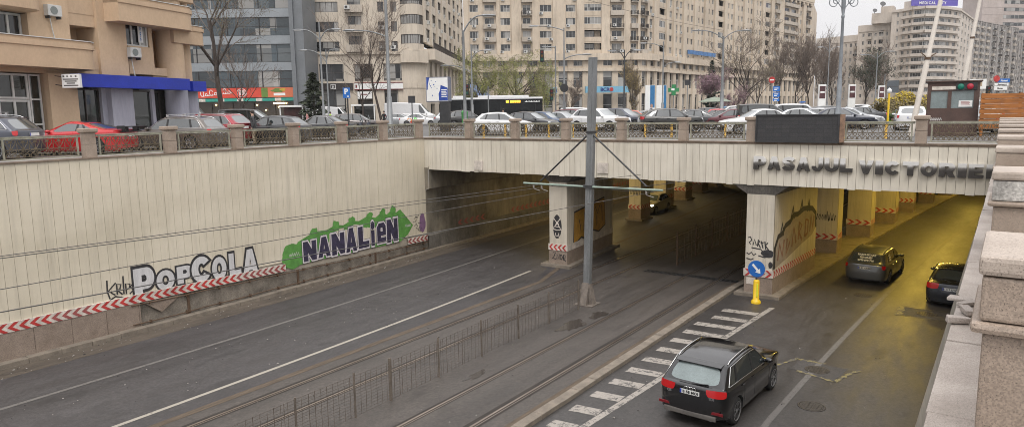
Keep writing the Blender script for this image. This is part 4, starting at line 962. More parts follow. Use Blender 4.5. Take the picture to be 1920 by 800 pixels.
M_GRIL = mat('grille_black', (.012, .012, .013), .4, var=.2)
M_CHROME = mat('chrome', (.62, .62, .62), .18, metal=1, var=.05)
M_TYRE = mat('tyre_rubber', (.02, .02, .02), .85, var=.3)
M_RIM = mat('alloy_rim', (.36, .36, .37), .35, metal=.7, var=.2)
M_PLATE = mat('plate_white', (.66, .66, .64), .4, var=.05); M_PBLUE = mat('plate_blue', (.01, .04, .35), .4, var=.05); M_PTXT = mat('plate_black', (.01, .01, .01), .5, var=.05)
M_EMPTYROOF = mat('black_roof', (.012, .012, .013), .25, var=.1)

def wheel_meshes(Rw, wd=.22, spokes=5):
    ty = MB(); A = Matrix.Rotation(R_(90), 4, 'X')
    ty.lathe([(Rw * .68, -wd / 2 + .01), (Rw * .86, -wd / 2), (Rw * .97, -wd / 2 + .03), (Rw, -wd / 4), (Rw, wd / 4), (Rw * .97, wd / 2 - .03), (Rw * .86, wd / 2), (Rw * .68, wd / 2 - .01)], A, 28)
    ri = MB(); y0 = wd / 2 - .012
    for s in (-1, 1):
        ri.lathe([(Rw * .70, s * (y0 + .016)), (Rw * .64, s * (y0 + .018)), (Rw * .60, s * (y0 - .05))], A, 28, caps=False)
        ri.lathe([(.0, s * (y0 + .012)), (Rw * .16, s * (y0 + .010)), (Rw * .18, s * (y0 - .03))], A, 12, caps=False)
        for k in range(spokes):
            a = 2 * math.pi * k / spokes
            for da in ((-.13, .13) if spokes == 5 else (0,)):
                Mx = Matrix.Rotation(a, 4, 'Y') @ Matrix.Translation((0, -s * (y0 - .01) * 0 , 0))
                w1 = Rw * (.055 if spokes == 5 else .06)
                p = [Vector((Rw * .14, 0, -w1)), Vector((Rw * .66, 0, da * Rw * 1.2 - w1 * .9)), Vector((Rw * .66, 0, da * Rw * 1.2 + w1 * .9)), Vector((Rw * .14, 0, w1))]
                vs = [Mx @ (q + Vector((0, s * (y0 + .006), 0))) for q in p] + [Mx @ (q + Vector((0, s * (y0 - .03), 0))) for q in p]
                ri.add(vs, [(0, 1, 2, 3), (3, 2, 1, 0), (0, 4, 5, 1), (2, 6, 7, 3)])
    br = MB(); br.lathe([(Rw * .62, -y0 + .05), (Rw * .62, y0 - .05)], A, 20)
    return ty, ri, br

SPECS = dict(
    suv=dict(L=4.63, W=1.89, H=1.655, xr=-1.43, xf=1.38, R=.36, sill=.30, sh=.90, br=1.08, bf=.99, hf=.94, hc=1.08, xc=1.02, xwt=.26, xrt=-1.62, zrr=1.56, zrf=1.61, xrb=-2.14, zrb=1.10, rd=1.07, xb=-.22, wr=.58, clad=True),
    wagon=dict(L=4.7, W=1.80, H=1.48, xr=-1.36, xf=1.36, R=.315, sill=.22, sh=.76, br=.96, bf=.90, hf=.78, hc=.96, xc=.98, xwt=.22, xrt=-1.78, zrr=1.40, zrf=1.44, xrb=-2.18, zrb=.98, rd=.93, xb=-.2, wr=.58),
    hatch=dict(L=4.15, W=1.76, H=1.48, xr=-1.24, xf=1.30, R=.31, sill=.22, sh=.76, br=.98, bf=.90, hf=.78, hc=.97, xc=.98, xwt=.20, xrt=-1.30, zrr=1.39, zrf=1.44, xrb=-1.86, zrb=1.0, rd=.95, xb=-.2, wr=.57),
    sedan=dict(L=4.55, W=1.80, H=1.45, xr=-1.32, xf=1.36, R=.315, sill=.21, sh=.75, br=.95, bf=.89, hf=.76, hc=.95, xc=.98, xwt=.15, xrt=-.98, zrr=1.37, zrf=1.42, xrb=-1.66, zrb=1.02, rd=.97, xb=-.25, wr=.56),
    coupe=dict(L=4.76, W=1.90, H=1.37, xr=-1.38, xf=1.36, R=.335, sill=.19, sh=.74, br=.97, bf=.90, hf=.78, hc=.98, xc=.72, xwt=-.05, xrt=-.78, zrr=1.31, zrf=1.34, xrb=-1.72, zrb=1.03, rd=1.0, xb=-.62, wr=.54),
    mpv=dict(L=4.3, W=1.80, H=1.80, xr=-1.3, xf=1.38, R=.32, sill=.24, sh=.84, br=1.08, bf=1.0, hf=.86, hc=1.10, xc=1.24, xwt=.42, xrt=-1.9, zrr=1.75, zrf=1.73, xrb=-2.06, zrb=1.10, rd=1.0, xb=.1, wr=.68),
    van=dict(L=5.9, W=2.02, H=2.55, xr=-1.75, xf=1.90, R=.35, sill=.32, sh=.98, br=1.30, bf=1.18, hf=1.08, hc=1.34, xc=2.12, xwt=1.22, xrt=-2.84, zrr=2.5, zrf=2.40, xrb=-2.92, zrb=1.3, rd=1.1, xb=.98, wr=.84, panel=True),
)
def car_body(sp):
    L, W = sp['L'], sp['W']; w = W / 2; wg = w * .93; wr = w * 2 * sp['wr'] / 1.0 * .62 if False else sp['wr'] * w / .95 * 1.28 if sp['wr'] < .65 else w * .9
    h = L / 2; xr, xf, xb, xc = sp['xr'], sp['xf'], sp['xb'], sp['xc']; xA = xc - .18
    cq = max(xr - .05, sp['xrb'] + .75) if not sp.get('panel') else xr
    side = [-h + .22, xr - .42, xr, xr + .42, (xr + .42 + xb - .06) / 2, xb - .05, xb + .05, (xb + xA) / 2, xA, xf, h - .34]
    yk = [.955, .99, 1, 1, 1, 1, 1, 1, .995, .985, .92]
    def belt(x): t = (x - xr) / (xA - xr); t = min(1, max(0, t)); return sp['br'] + (sp['bf'] - sp['br']) * t
    def body_loop(z, yw, xin_r, xin_f, zr=None, zf=None):
        q = [(-h + xin_r, 0), (-h + xin_r + .015, .45 * w * yw), (-h + xin_r + .075, .80 * w * yw)]
        q += [(min(max(x, -h + xin_r + .2), h - xin_f - .2), w * k * yw) for x, k in zip(side, yk)]
        q += [(h - xin_f - .12, .74 * w * yw), (h - xin_f - .03, .42 * w * yw), (h - xin_f, 0)]
        o = []
        for i, (x, y) in enumerate(q):
            zz = z(x) if callable(z) else z
            if zr is not None and i <= 2: zz = zr
            if zr is not None and i == 3: zz = zr * .6 + zz * .4
            if zf is not None and i >= 14: zz = zf
            if zf is not None and i == 13: zz = zf + .02
            if zf is not None and i == 12: zz = (zf + zz) / 2 + .03
            o.append(Vector((x, y, zz)))
        return o
    s = sp['sill']
    l0 = body_loop(s - .06, .86, .10, .12); l1 = body_loop(s, .965, .03, .05, s + .05, s + .0); l2 = body_loop(.56 if s < .28 else .62, 1.0, 0, 0)
    l3 = body_loop(sp['sh'], .995, .03, .05, sp['sh'] - .02, sp['hf'] - .12)
    l4 = body_loop(lambda x: belt(x) - .055, .965, .06, .13, sp['rd'], sp['hf'])
    # greenhouse base and roof edge
    xrb, xrt, xwt = sp['xrb'], sp['xrt'], sp['xwt']
    def zroof(x): 
        t = (x - xrt) / (xwt - xrt); t = min(1, max(0, t)); return sp['zrr'] * (1 - t) + sp['zrf'] * t + (sp['H'] - (sp['zrr'] + sp['zrf']) / 2) * 4 * t * (1 - t)
    xs5 = [xrb + .07, xrb + .24, cq - .05, cq + .03, (cq + xb) / 2, xb - .04, xb + .04, (xb + xA) / 2, xA]
    l5 = [Vector((xrb, 0, sp['zrb'])), Vector((xrb + .01, .42 * wg, sp['zrb'])), Vector((xrb + .04, .80 * wg, sp['zrb']))]
    l5 += [Vector((x, wg * (.95 if i == 0 else .985 if i == 1 else 1), max(belt(x), sp['zrb'] if i < 1 else 0))) for i, x in enumerate(xs5)]
    l5 += [Vector((xc - .04, .88 * wg, sp['hc'] - .03)), Vector((xc + .03, .70 * wg, sp['hc'] - .01)), Vector((xc + .08, .48 * wg, sp['hc'])), Vector((xc + .11, .24 * wg, sp['hc'])), Vector((xc + .12, 0, sp['hc']))]
    d = xwt - xrt
    xs6 = [xrt + .03, xrt + .16, min(cq + .12, xrt + .45) if not sp.get('panel') else cq, None, None, xb - .07, xb + .01, None, xwt - .14]
    xs6[3] = xs6[2] + .08; xs6[4] = (xs6[3] + xs6[5]) / 2; xs6[7] = (xs6[6] + xs6[8]) / 2
    zl = -.05
    l6 = [Vector((xrt - .05, 0, sp['zrr'])), Vector((xrt - .04, .40 * wr, sp['zrr'] - .005)), Vector((xrt - .02, .78 * wr, sp['zrr'] - .02))]
    l6 += [Vector((x, wr * (.93 if i == 0 else .98 if i == 1 else 1), zroof(x) + zl)) for i, x in enumerate(xs6)]
    l6 += [Vector((xwt - .06, .90 * wr, sp['zrf'] - .035)), Vector((xwt - .02, .70 * wr, sp['zrf'] - .02)), Vector((xwt + .0, .48 * wr, sp['zrf'] - .01)), Vector((xwt + .02, .24 * wr, sp['zrf'] - .005)), Vector((xwt + .03, 0, sp['zrf']))]
    lp = lambda A, B, t: [a.lerp(b, t) for a, b in zip(A, B)]
    l45 = lp(l4, l5, .55)
    for i in (13, 14, 15, 16): l45[i].z += .035
    for i in (0, 1): l45[i].z += .012
    l5b = lp(l5, l6, .06); l6b = lp(l5, l6, .90)
    l7 = []
    xm = (xrt + xwt) / 2
    for v in l6: l7.append(Vector((xm + (v.x - xm) * .90, v.y * .72, zroof(v.x) + .0 if abs(v.y) > .01 else zroof(v.x) + .005)))
    loops = [l0, l1, l2, l3, l4, l45, l5, l5b, l6b, l6, l7]
    ring = lambda l: l + [Vector((v.x, -v.y, v.z)) for v in l[15:0:-1]]
    vs = [v for l in loops for v in ring(l)]; n = 32; fs = []; ms = []
    for k in range(len(loops) - 1):
        for i in range(n):
            j = i if i < 16 else 31 - i                       # half segment number
            mi = 0
            if k == 7 and not sp.get('panel'):
                mi = 3 if j <= 1 else 1 if j in (4, 6, 7, 9, 10) else 8 if j in (5, 8) else 2 if j >= 12 else 0
            if k == 7 and sp.get('panel'): mi = 2 if j >= 12 else 1 if j in (9, 10) else 0
            if k == 3: mi = 5 if j == 2 or (j == 1 and sp.get('wide_tail')) else 6 if j == 13 else 0
            if k in (3,) and sp.get('tall_tail') and j == 2: mi = 5
            if k in (1, 2) and j == 15: mi = 7
            if k == 1 and j == 14: mi = 7
            if k == 0 and sp.get('clad'): mi = 4
            if k == 0 and j in (0, 1): mi = 4
            fs.append((k * n + i, k * n + (i + 1) % n, (k + 1) * n + (i + 1) % n, (k + 1) * n + i)); ms.append(mi)
    for base, flip, mi in ((0, True, 4), ((len(loops) - 1) * n, False, 9 if sp.get('blackroof') else 0)):
        for i in range(0, 16):
            a, b = i, i + 1; a2, b2 = (n - a) % n, (n - b) % n
            q = [base + t for t in (a, b, b2, a2)]; q2 = []
            for t in q:
                if t not in q2: q2.append(t)
            fs.append(tuple(q2[::-1]) if flip else tuple(q2)); ms.append(mi)
    me = bpy.data.meshes.new('car_net'); me.from_pydata([tuple(v) for v in vs], [], fs); me.polygons.foreach_set('material_index', ms)
    bm = bmesh.new(); bm.from_mesh(me); bmesh.ops.recalc_face_normals(bm, faces=bm.faces)
    cl = bm.edges.layers.float.new('crease_edge')
    bm.verts.ensure_lookup_table()
    for e in bm.edges:
        ks = sorted((e.verts[0].index // n, e.verts[1].index // n))
        if ks == [6, 6] : e[cl] = .35
        if ks == [9, 9]: e[cl] = .25
        if ks == [4, 4]: e[cl] = .45
        if len(e.link_faces) == 2 and e.link_faces[0].material_index != e.link_faces[1].material_index: e[cl] = max(e[cl], .75)
    bm.to_mesh(me); bm.free()
    for i in range(10): me.materials.append(None)
    ob = bpy.data.objects.new('car_net', me); COL.objects.link(ob)
    sm = ob.modifiers.new('s', 'SUBSURF'); sm.levels = 2; sm.render_levels = 2
    # wheel arches
    cb = MB(); A = Matrix.Rotation(R_(90), 4, 'X')
    for x in (xr, xf):
        for sg in (-1, 1):
            cb.lathe([(sp['R'] * 1.13, 0), (sp['R'] * 1.13, .5)], Matrix.Translation((x, sg * (w - .30) + (.5 if sg > 0 else 0), sp['R'] + .01)) @ A, 28, mi=4)
    cm = bpy.data.meshes.new('arch'); cm.from_pydata(cb.v, [], cb.f)
    for i in range(10): cm.materials.append(None)
    cm.polygons.foreach_set('material_index', [4] * len(cb.f))
    bm = bmesh.new(); bm.from_mesh(cm); bmesh.ops.remove_doubles(bm, verts=bm.verts, dist=1e-5); bmesh.ops.recalc_face_normals(bm, faces=bm.faces); bm.to_mesh(cm); bm.free()
    co = bpy.data.objects.new('arch', cm); COL.objects.link(co)
    bo = ob.modifiers.new('b', 'BOOLEAN'); bo.operation = 'DIFFERENCE'; bo.solver = 'EXACT'; bo.object = co; bo.material_mode = 'INDEX'
    dg = bpy.context.evaluated_depsgraph_get(); dg.update()
    res = bpy.data.meshes.new_from_object(ob.evaluated_get(dg))
    bpy.data.objects.remove(ob); bpy.data.objects.remove(co)
    return res, dict(w=w, wr=wr, wg=wg, l5=l5, l6=l6, zroof=zroof)
def split_mesh(me):
    """pieces by material and connection: list of (material index, verts, faces)"""
    bm = bmesh.new(); bm.from_mesh(me); bm.faces.ensure_lookup_table(); seen = set(); outl = []
    body = {}
    for f in bm.faces:
        if f.index in seen: continue
        mi = f.material_index; stack = [f]; seen.add(f.index); comp = []
        while stack:
            g = stack.pop(); comp.append(g)
            for e in g.edges:
                for q in e.link_faces:
                    if q.index not in seen and q.material_index == mi: seen.add(q.index); stack.append(q)
        outl.append((mi, comp))
    r = []
    merged = {}
    for mi, comp in outl:
        if mi in (0, 4, 7, 9): merged.setdefault(mi, []).extend(comp)
        else: r.append((mi, comp))
    r += list(merged.items()); o2 = []
    for mi, comp in r:
        idx = {}; vs = []; fs = []; nrm = []
        for f in comp:
            q = []
            for v in f.verts:
                if v.index not in idx: idx[v.index] = len(vs); vs.append(v.co.copy()); nrm.append(v.normal.copy())
                q.append(idx[v.index])
            fs.append(tuple(q))
        o2.append((mi, vs, fs, nrm))
    bm.free(); return o2
PN = {0: 'body', 1: 'side_window', 2: 'windscreen', 3: 'rear_window', 4: 'lower_trim', 5: 'tail_light', 6: 'headlight', 7: 'grille', 8: 'window_pillar', 9: 'roof_panel'}
def finish(me, ang=40):
    bm = bmesh.new(); bm.from_mesh(me)
    for e in bm.edges: e.smooth = not (len(e.link_faces) == 2 and e.calc_face_angle(0) > R_(ang))
    for f in bm.faces: f.smooth = True
    bm.to_mesh(me); bm.free()
def make_car(kind, pm, label, group=None, spec=None, plate=None, rails=None, chrome=False, spokes=5, name='parked_car', cat='car', rear_glass=None, extra=None, handles=True, loc=(0, 0, 0), rz=0, far_=False):
    sp = dict(SPECS[kind]); sp.update(spec or {})
    me, inf = car_body(sp)
    t = E(name, (0, 0, 0), 0, label, cat, group)
    bvh = BVHTree.FromPolygons([v.co for v in me.vertices], [tuple(p.vertices) for p in me.polygons])
    MM = {0: pm, 1: M_CGL, 2: M_CWS, 3: rear_glass or M_CRG, 4: M_CTR, 5: M_TAIL, 6: M_HEAD, 7: M_GRIL, 8: M_CTR, 9: M_EMPTYROOF}
    parts = []
    for mi, vs, fs, nr in split_mesh(me):
        off = {1: -.006, 2: -.004, 3: -.005, 5: .006, 6: .004}.get(mi, 0)
        mb = MB(); mb.add([v + q * off for v, q in zip(vs, nr)], fs, 0, True)
        o = mb.build(PN[mi], MM[mi], t, world=False); finish(o.data); parts.append((mi, o))
    body = [o for mi, o in parts if mi == 0][0]
    w, h = inf['w'], sp['L'] / 2
    def side_y(x, z):
        r = bvh.ray_cast(Vector((x, 2, z)), Vector((0, -1, 0))); return r[0].y if r[0] else w
    def end_x(y, z, rear=True):
        r = bvh.ray_cast(Vector((-4 if rear else 4, y, z)), Vector((1 if rear else -1, 0, 0))); return (r[0].x if r[0] else (-h if rear else h)), (r[1] if r[0] else Vector((-1, 0, 0)))
    ty, ri, br = wheel_meshes(sp['R'], .225, spokes)
    first = None
    for x in (sp['xr'], sp['xf']):
        for s in (-1, 1):
            if first is None:
                wh = ty.build('wheel', M_TYRE, t, world=False); r_ = ri.build('rim', M_RIM, wh, world=False); b_ = br.build('brake', M_DSTEEL, wh, world=False); first = wh
            else: wh = copy_tree(first, t)
            wh.location = (x, s * (w - .135), sp['R'])
    # handles, mirrors, plates, trims
    if not far_:
        for x in (sp['xb'] - .12, sp['xr'] + .38):
            for s in (-1, 1):
                z = sp['br'] - .12; y = side_y(x, z); m = MB(); m.box(x - .09, x + .09, s * (y + .018) - .015, s * (y + .018) + .015, z - .012, z + .014); m.build('door_handle', pm, body, world=False, bevel=.006)
    xm = sp['xc'] - .22; zm = sp['bf'] + .07; y = side_y(xm, zm - .03)
    for s in (-1, 1):
        m = MB(); m.lathe([(.0, -.06), (.05, -.052), (.075, -.02), (.08, .02), (.06, .055), (.0, .065)], Matrix.Translation((xm, s * (y + .11), zm)) @ Matrix.Rotation(R_(-90), 4, 'Y') @ Matrix.Diagonal((.85, 1.45, 1.2, 1)), 12)
        m.box(xm - .02, xm + .03, min(s * (y - .02), s * (y + .06)), max(s * (y - .02), s * (y + .06)), zm - .05, zm - .02); m.build('wing_mirror', pm if kind != 'van' else M_CTR, t, world=False)
    for rear in (True, False):
        z = (sp['sh'] + .02 if rear else .48); x, nn = end_x(0, z, rear)
        d = -1 if rear else 1; nn = Vector((d * abs(nn.x), 0, nn.z)).normalized(); F = frame(Vector((x, 0, z)) + nn * .018, Vector((0, d, 0)), Vector((0, 0, 1)))
        m = MB(); m.prism([(-.26, -.056), (.26, -.056), (.26, .056), (-.26, .056)], F, .008)
        pl = m.build('licence_plate', M_PLATE, t, world=False)
        m = MB(); m.prism([(-.258, -.054), (-.215, -.054), (-.215, .054), (-.258, .054)], F @ Matrix.Translation((0, 0, .009)), .002); m.build('country_band', M_PBLUE, pl, world=False)
        if plate and rear:
            m = MB(); vs, _ = text_mb(plate, .098, .003, offset=.004, align='CENTER', space=1.08); add_text(m, F @ Matrix.Translation((.022, -.035, .009)), plate, .098, .003, offset=.004, align='CENTER', space=1.08); m.build('plate_number', M_PTXT, pl, world=False)
    l5, l6 = inf['l5'], inf['l6']
    if chrome:
        for s in (-1, 1):
            loop = [l5[i].lerp(l6[i], .05) for i in range(4, 12)] + [l5[i].lerp(l6[i], .92) for i in range(11, 3, -1)]; loop.append(loop[0]); m = MB()
            pts = []
            for a, b in zip(loop, loop[1:]):
                for k in range(4):
                    p = a.lerp(b, k / 4); r = bvh.ray_cast(Vector((p.x, 2, p.z)), Vector((0, -1, 0))); q = r[0] if r[0] else p
                    pts.append(Vector((q.x, s * (q.y + .004), q.z)))
            pts.append(pts[0]); m.tube(pts, .011, 5, caps=False); m.build('window_trim', M_CHROME, t, world=False)
    if rails:
        for s in (-1, 1):
            m = MB(); pts = []
            for k in range(13):
                x = sp['xrt'] + .12 + (sp['xwt'] - .22 - sp['xrt'] - .12) * k / 12; zz = 2.6
                r = bvh.ray_cast(Vector((x, inf['wr'] * .90, 2.6)), Vector((0, 0, -1))); q = r[0] if r[0] else Vector((x, inf['wr'] * .9, sp['H']))
                pts.append(Vector((q.x, s * q.y, q.z + (.045 if 0 < k < 12 else .005))))
            m.tube(pts, .02, 6); m.build('roof_rail', rails, t, world=False)
    if not far_:                                                    # shut lines of the doors
        m = MB()
        for x in (sp['xb'], sp['xr'] + .46, sp['xc'] - .1):
            for s in (-1, 1):
                pts = []
                for k in range(9):
                    z = sp['sill'] + .1 + (sp['bf'] - .06 - sp['sill'] - .1) * k / 8; pts.append(Vector((x, s * (side_y(x, z) + .0005), z)))
                m.tube(pts, .005, 4, caps=False)
        m.build('door_gap', M_GRIL, body, world=False)
    if extra: extra(t, sp, inf, bvh, side_y, end_x, body)
    t.location = loc; t.rotation_euler = (0, 0, rz); TM[t.name] = Matrix.Identity(4)
    return t
def set_paint(t, pm, roof=None):
    for c in t.children:
        if c.name.split('.')[0] in ('body', 'wing_mirror'):
            c.material_slots[0].link = 'OBJECT'; c.material_slots[0].material = pm
            for g in c.children:
                if g.name.startswith('door_handle'): g.material_slots[0].link = 'OBJECT'; g.material_slots[0].material = pm

P_BLK = paint('paint_black', (.006, .006, .007), .1, .12, .1)
P_GRY = paint('paint_steel_grey', (.10, .105, .11), .5, .3)
P_DKB = paint('paint_dark_blue', (.022, .025, .034), .4, .22)
# black off-roader in the foreground
def suv_extra(t, sp, inf, bvh, side_y, end_x, body):
    M_RED2 = mat('reflector_red', (.16, .008, .012), .3, var=.1)
    for s in (-1, 1):
        pts = []
        m = MB()
        z = .50; x, n_ = end_x(.62, z); m.box(x - .012, x + .02, *sorted((s * .50, s * .86)), z - .035, z + .035); m.build('bumper_reflector', M_RED2, t, world=False, bevel=.008)
        m = MB(); x, n_ = end_x(.55, .34); m.tube([(x - .03, s * .56, .31), (x + .2, s * .56, .31)], .045, 10); m.build('exhaust_pipe', M_CHROME, t, world=False)
    m = MB(); x, n_ = end_x(0, .40); m.box(x - .015, x + .05, -.7, .7, .30, .42); m.build('rear_diffuser', MATS['alloy_dirty'] if 'alloy_dirty' in MATS else mat('alloy_dirty', (.12, .11, .10), .55, var=.3), t, world=False, bevel=.02)
    # emblem of four rings, badges, wiper
    z = 1.0; x, nn = end_x(0, z); nn = Vector((-abs(nn.x), 0, nn.z)).normalized(); F = frame(Vector((x, 0, z)) + nn * .012, (0, -1, 0), (-nn.z, 0, 1) if False else (0, 0, 1))
    m = MB()
    for k in range(4): m.tube([F @ Vector((-.108 + .072 * k + .05 * math.cos(a), .05 * math.sin(a), .004 + .002 * (k % 2))) for a in [2 * math.pi * i / 18 for i in range(19)]], .0085, 5, caps=False)
    m.build('emblem', M_CHROME, t, world=False)
    for txt, yy in (('Q5', .56), ('TDI', -.56)):
        x, nn = end_x(abs(yy), .86); F2 = frame(Vector((x - .016, yy, .83)), (0, -1, 0), (0, 0, 1)); m = MB(); add_text(m, F2, txt, .09, .008, offset=.005, align='CENTER'); m.build('badge', M_CHROME, t, world=False)
    x, nn = end_x(0, 1.13); m = MB(); m.tube([(x - .02, .02, 1.10), (x - .02, -.28, 1.135), (x + .0, -.42, 1.15)], .014, 5); m.build('rear_wiper', M_GRIL, t, world=False)
    m = MB(); xx = sp['xrt'] - .1
    pts = [(-.62, 0), (.62, 0), (.6, .16), (-.6, .16)]
    m.add([(xx - .07, y, inf['zroof'](xx) - .035) for y in (-.6, .6)] + [(xx + .16, y, inf['zroof'](xx) + .012) for y in (.62, -.62)] + [(xx - .07, y, inf['zroof'](xx) - .06) for y in (-.6, .6)] + [(xx + .12, y, inf['zroof'](xx) - .06) for y in (.6, -.6)], [(0, 1, 2, 3), (1, 0, 4, 5), (4, 7, 6, 5), (2, 6, 7, 3), (0, 3, 7, 4), (2, 1, 5, 6)])
    m.build('roof_spoiler', P_BLK, t, world=False, bevel=.01)
M_PALEGL = mat('pale_glass', (.20, .24, .24), .12, var=.2, scale=2)  # glass with a pale blue-grey base colour
a0 = Vector((-5.32, 17.23)); a1 = Vector((-5.17, 20.04)); hd = math.atan2(a1.y - a0.y, a1.x - a0.x); mid = (a0 + a1) / 2; lf = Vector((-math.sin(hd), math.cos(hd)))
cpos = mid + lf * .84
make_car('suv', P_BLK, 'black off-roader driving away beside the white hatched area, nearest car on the sunken road', spec=dict(wide_tail=True), plate='B 58 MOI', rails=M_CHROME, chrome=True, name='moving_car', rear_glass=M_PALEGL, extra=suv_extra, loc=(cpos.x, cpos.y, RZ), rz=hd)
# grey estate car
def est_extra(t, sp, inf, bvh, side_y, end_x, body):
    x, nn = end_x(0, 1.2); nn = Vector((-abs(nn.x), 0, abs(nn.z))).normalized()
    up = Vector((nn.z, 0, -nn.x)).normalized()
    rw_ = [c for c in t.children if c.name.startswith('rear_window')][0]
    for txt, z, s in (('PARCHETARE', 1.275, .125), ('FERONET', 1.165, .125), ('0728 070 710', 1.055, .12)):
        m = MB(); x, n2 = end_x(0, z + .03); F = frame(Vector((x, 0, z + .03)) + nn * .012 - up * .04, (0, -1, 0), up); add_text(m, F, txt, s, .003, offset=.005, align='CENTER'); m.build('lettering', M_WHITEP, rw_, world=False)
    for s in (1,):
        for k, txt in enumerate(('PARCHET', 'FERONET', '0728 070')):
            m = MB(); x0 = -1.35; z = 1.23 - k * .1; yy = side_y(x0 + .2, z); F = frame(Vector((x0 + (.0 if True else 0), -(yy + .012), z)), (1, 0, 0), (0, .38, 1)); add_text(m, F, txt, .085, .003, offset=.004); m.build('lettering', M_WHITEP, body, world=False)
    m = MB(); x, n2 = end_x(0, .80 + .13); m.box(x - .012, x + .01, -.5, .5, .90, .925); m.build('tailgate_strip', M_CHROME, t, world=False, bevel=.004)
a0 = Vector((-4.19, 35.49)); a1 = Vector((-3.98, 38.1)); hd = math.atan2(a1.y - a0.y, a1.x - a0.x); mid = (a0 + a1) / 2; lf = Vector((-math.sin(hd), math.cos(hd))); cpos = mid + lf * .78
make_car('wagon', P_GRY, 'grey estate car with white lettering on its rear window entering the right tunnel', spec=dict(tall_tail=True), plate='B 87 ONM', rails=M_CTR, name='moving_car', extra=est_extra, loc=(cpos.x, cpos.y, RZ), rz=hd)
make_car('sedan', P_DKB, 'dark blue saloon beside the parapet following the grey estate car', spec=dict(wide_tail=True, W=1.78), plate='B 117 DWZ', chrome=True, name='moving_car', loc=(-1.52, 34.35, RZ), rz=R_(88.5))
# pale taxi coming out of the left tunnel, headlights on, lit yellow by the lamps
P_TAXI = paint('paint_taxi_pale', (.30, .28, .22), .1, .3)
p = gz(1195, 404, RZ)
M_HLON = emit_mat('headlight_lit', (1, .93, .78), 14)
tx = make_car('hatch', P_TAXI, 'pale car lit yellow by the lamps, headlights on, coming towards us behind a pier in the left tunnel', name='moving_car', loc=(p.x + .1, p.y + 2.5, RZ), rz=R_(-88), far_=True)
for c in tx.children:
    if c.name.startswith('headlight'): c.data.materials[0] = M_HLON
# ------------------------------------------------------------------ buildings round the plaza
def stucco(name, c, streak=.18, sc_=1.0):
    m, n, b = newmat(name)
    v = coords(n, (.9 * sc_, .9 * sc_, .12 * sc_)); v2 = coords(n, (.12 * sc_,) * 3); v3 = coords(n, (5 * sc_, 5 * sc_, .8 * sc_))
    s = noise(n, v, 1.2, 6, .7); a = noise(n, v2, 1, 4, .6); h = noise(n, v3, 1, 4, .7)
    cc = ramp(n, s, [(.25, mul(c, 1 - streak * 1.6)), (.48, c), (.8, mul(c, 1 + streak * .5))])
    cc = mixrgb(n, 1, cc, ramp(n, a, [(.3, (.84, .82, .80)), (.65, (1.05,) * 3)]), 'MULTIPLY'); cc = mixrgb(n, 1, cc, ramp(n, h, [(.3, (.88,) * 3), (.6, (1.03,) * 3)]), 'MULTIPLY')
    n.links.new(cc, b.inputs['Base Color']); b.inputs['Roughness'].default_value = .9; bump(n, b, h, .25, .01); return m
def panes(name, sc_=.5, light=.35, dark=(.012, .013, .014)):
    """window glass; behind some panes hangs a pale curtain or blind"""
    m, n, b = newmat(name)
    v = coords(n, (sc_, sc_, sc_ * .9)); wn = N(n, 'ShaderNodeTexWhiteNoise'); fl = N(n, 'ShaderNodeVectorMath', operation='FLOOR'); n.links.new(v, fl.inputs[0]); n.links.new(fl.outputs[0], wn.inputs['Vector'])
    r = ramp(n, wn.outputs['Value'], [(.0, dark), (1 - light - .02, mul(dark, 3)), (1 - light + .02, (.16, .155, .145)), (1.0, (.36, .35, .33))])
    n.links.new(r, b.inputs['Base Color']); b.inputs['Roughness'].default_value = .08; b.inputs['Specular IOR Level'].default_value = .8; return m
M_B4 = stucco('stained_render', (.54, .46, .365), .2); M_B4P = stucco('podium_stone', (.38, .35, .31), .15)
M_B3 = stucco('cream_render', (.56, .495, .41), .14); M_B1 = mat('ochre_render', (.50, .365, .245), .9, var=.09, scale=.7, bmp=.25, stretch=(1, 1, .6), fine=9)
M_B5 = stucco('pale_render', (.53, .475, .415), .12); M_B6 = stucco('grey_render', (.31, .285, .265), .2); M_B7 = stucco('pinkish_render', (.42, .36, .33), .1)
M_DARKIN = mat('dark_interior', (.018, .017, .016), .9, var=.3)
M_PANE = panes('window_pane', .5, .46); M_PANEO = panes('office_pane', .42, .26, (.018, .025, .029))
M_FRW = mat('frame_white', (.55, .55, .53), .5, var=.08); M_FRD = mat('frame_dark', (.06, .05, .045), .5, var=.2)
M_ACW = mat('ac_white', (.52, .52, .50), .5, var=.1); M_PARA = stucco('balcony_render', (.44, .39, .33), .22)
def ac_mb(m, F, x, y, z):
    m.box(x, x + .8, y, y + .55, z, z + .32, 0, F); m.lathe([(.2, 0), (.2, .012)], F @ Matrix.Translation((x + .3, y + .28, z + .32)), 12, 1)
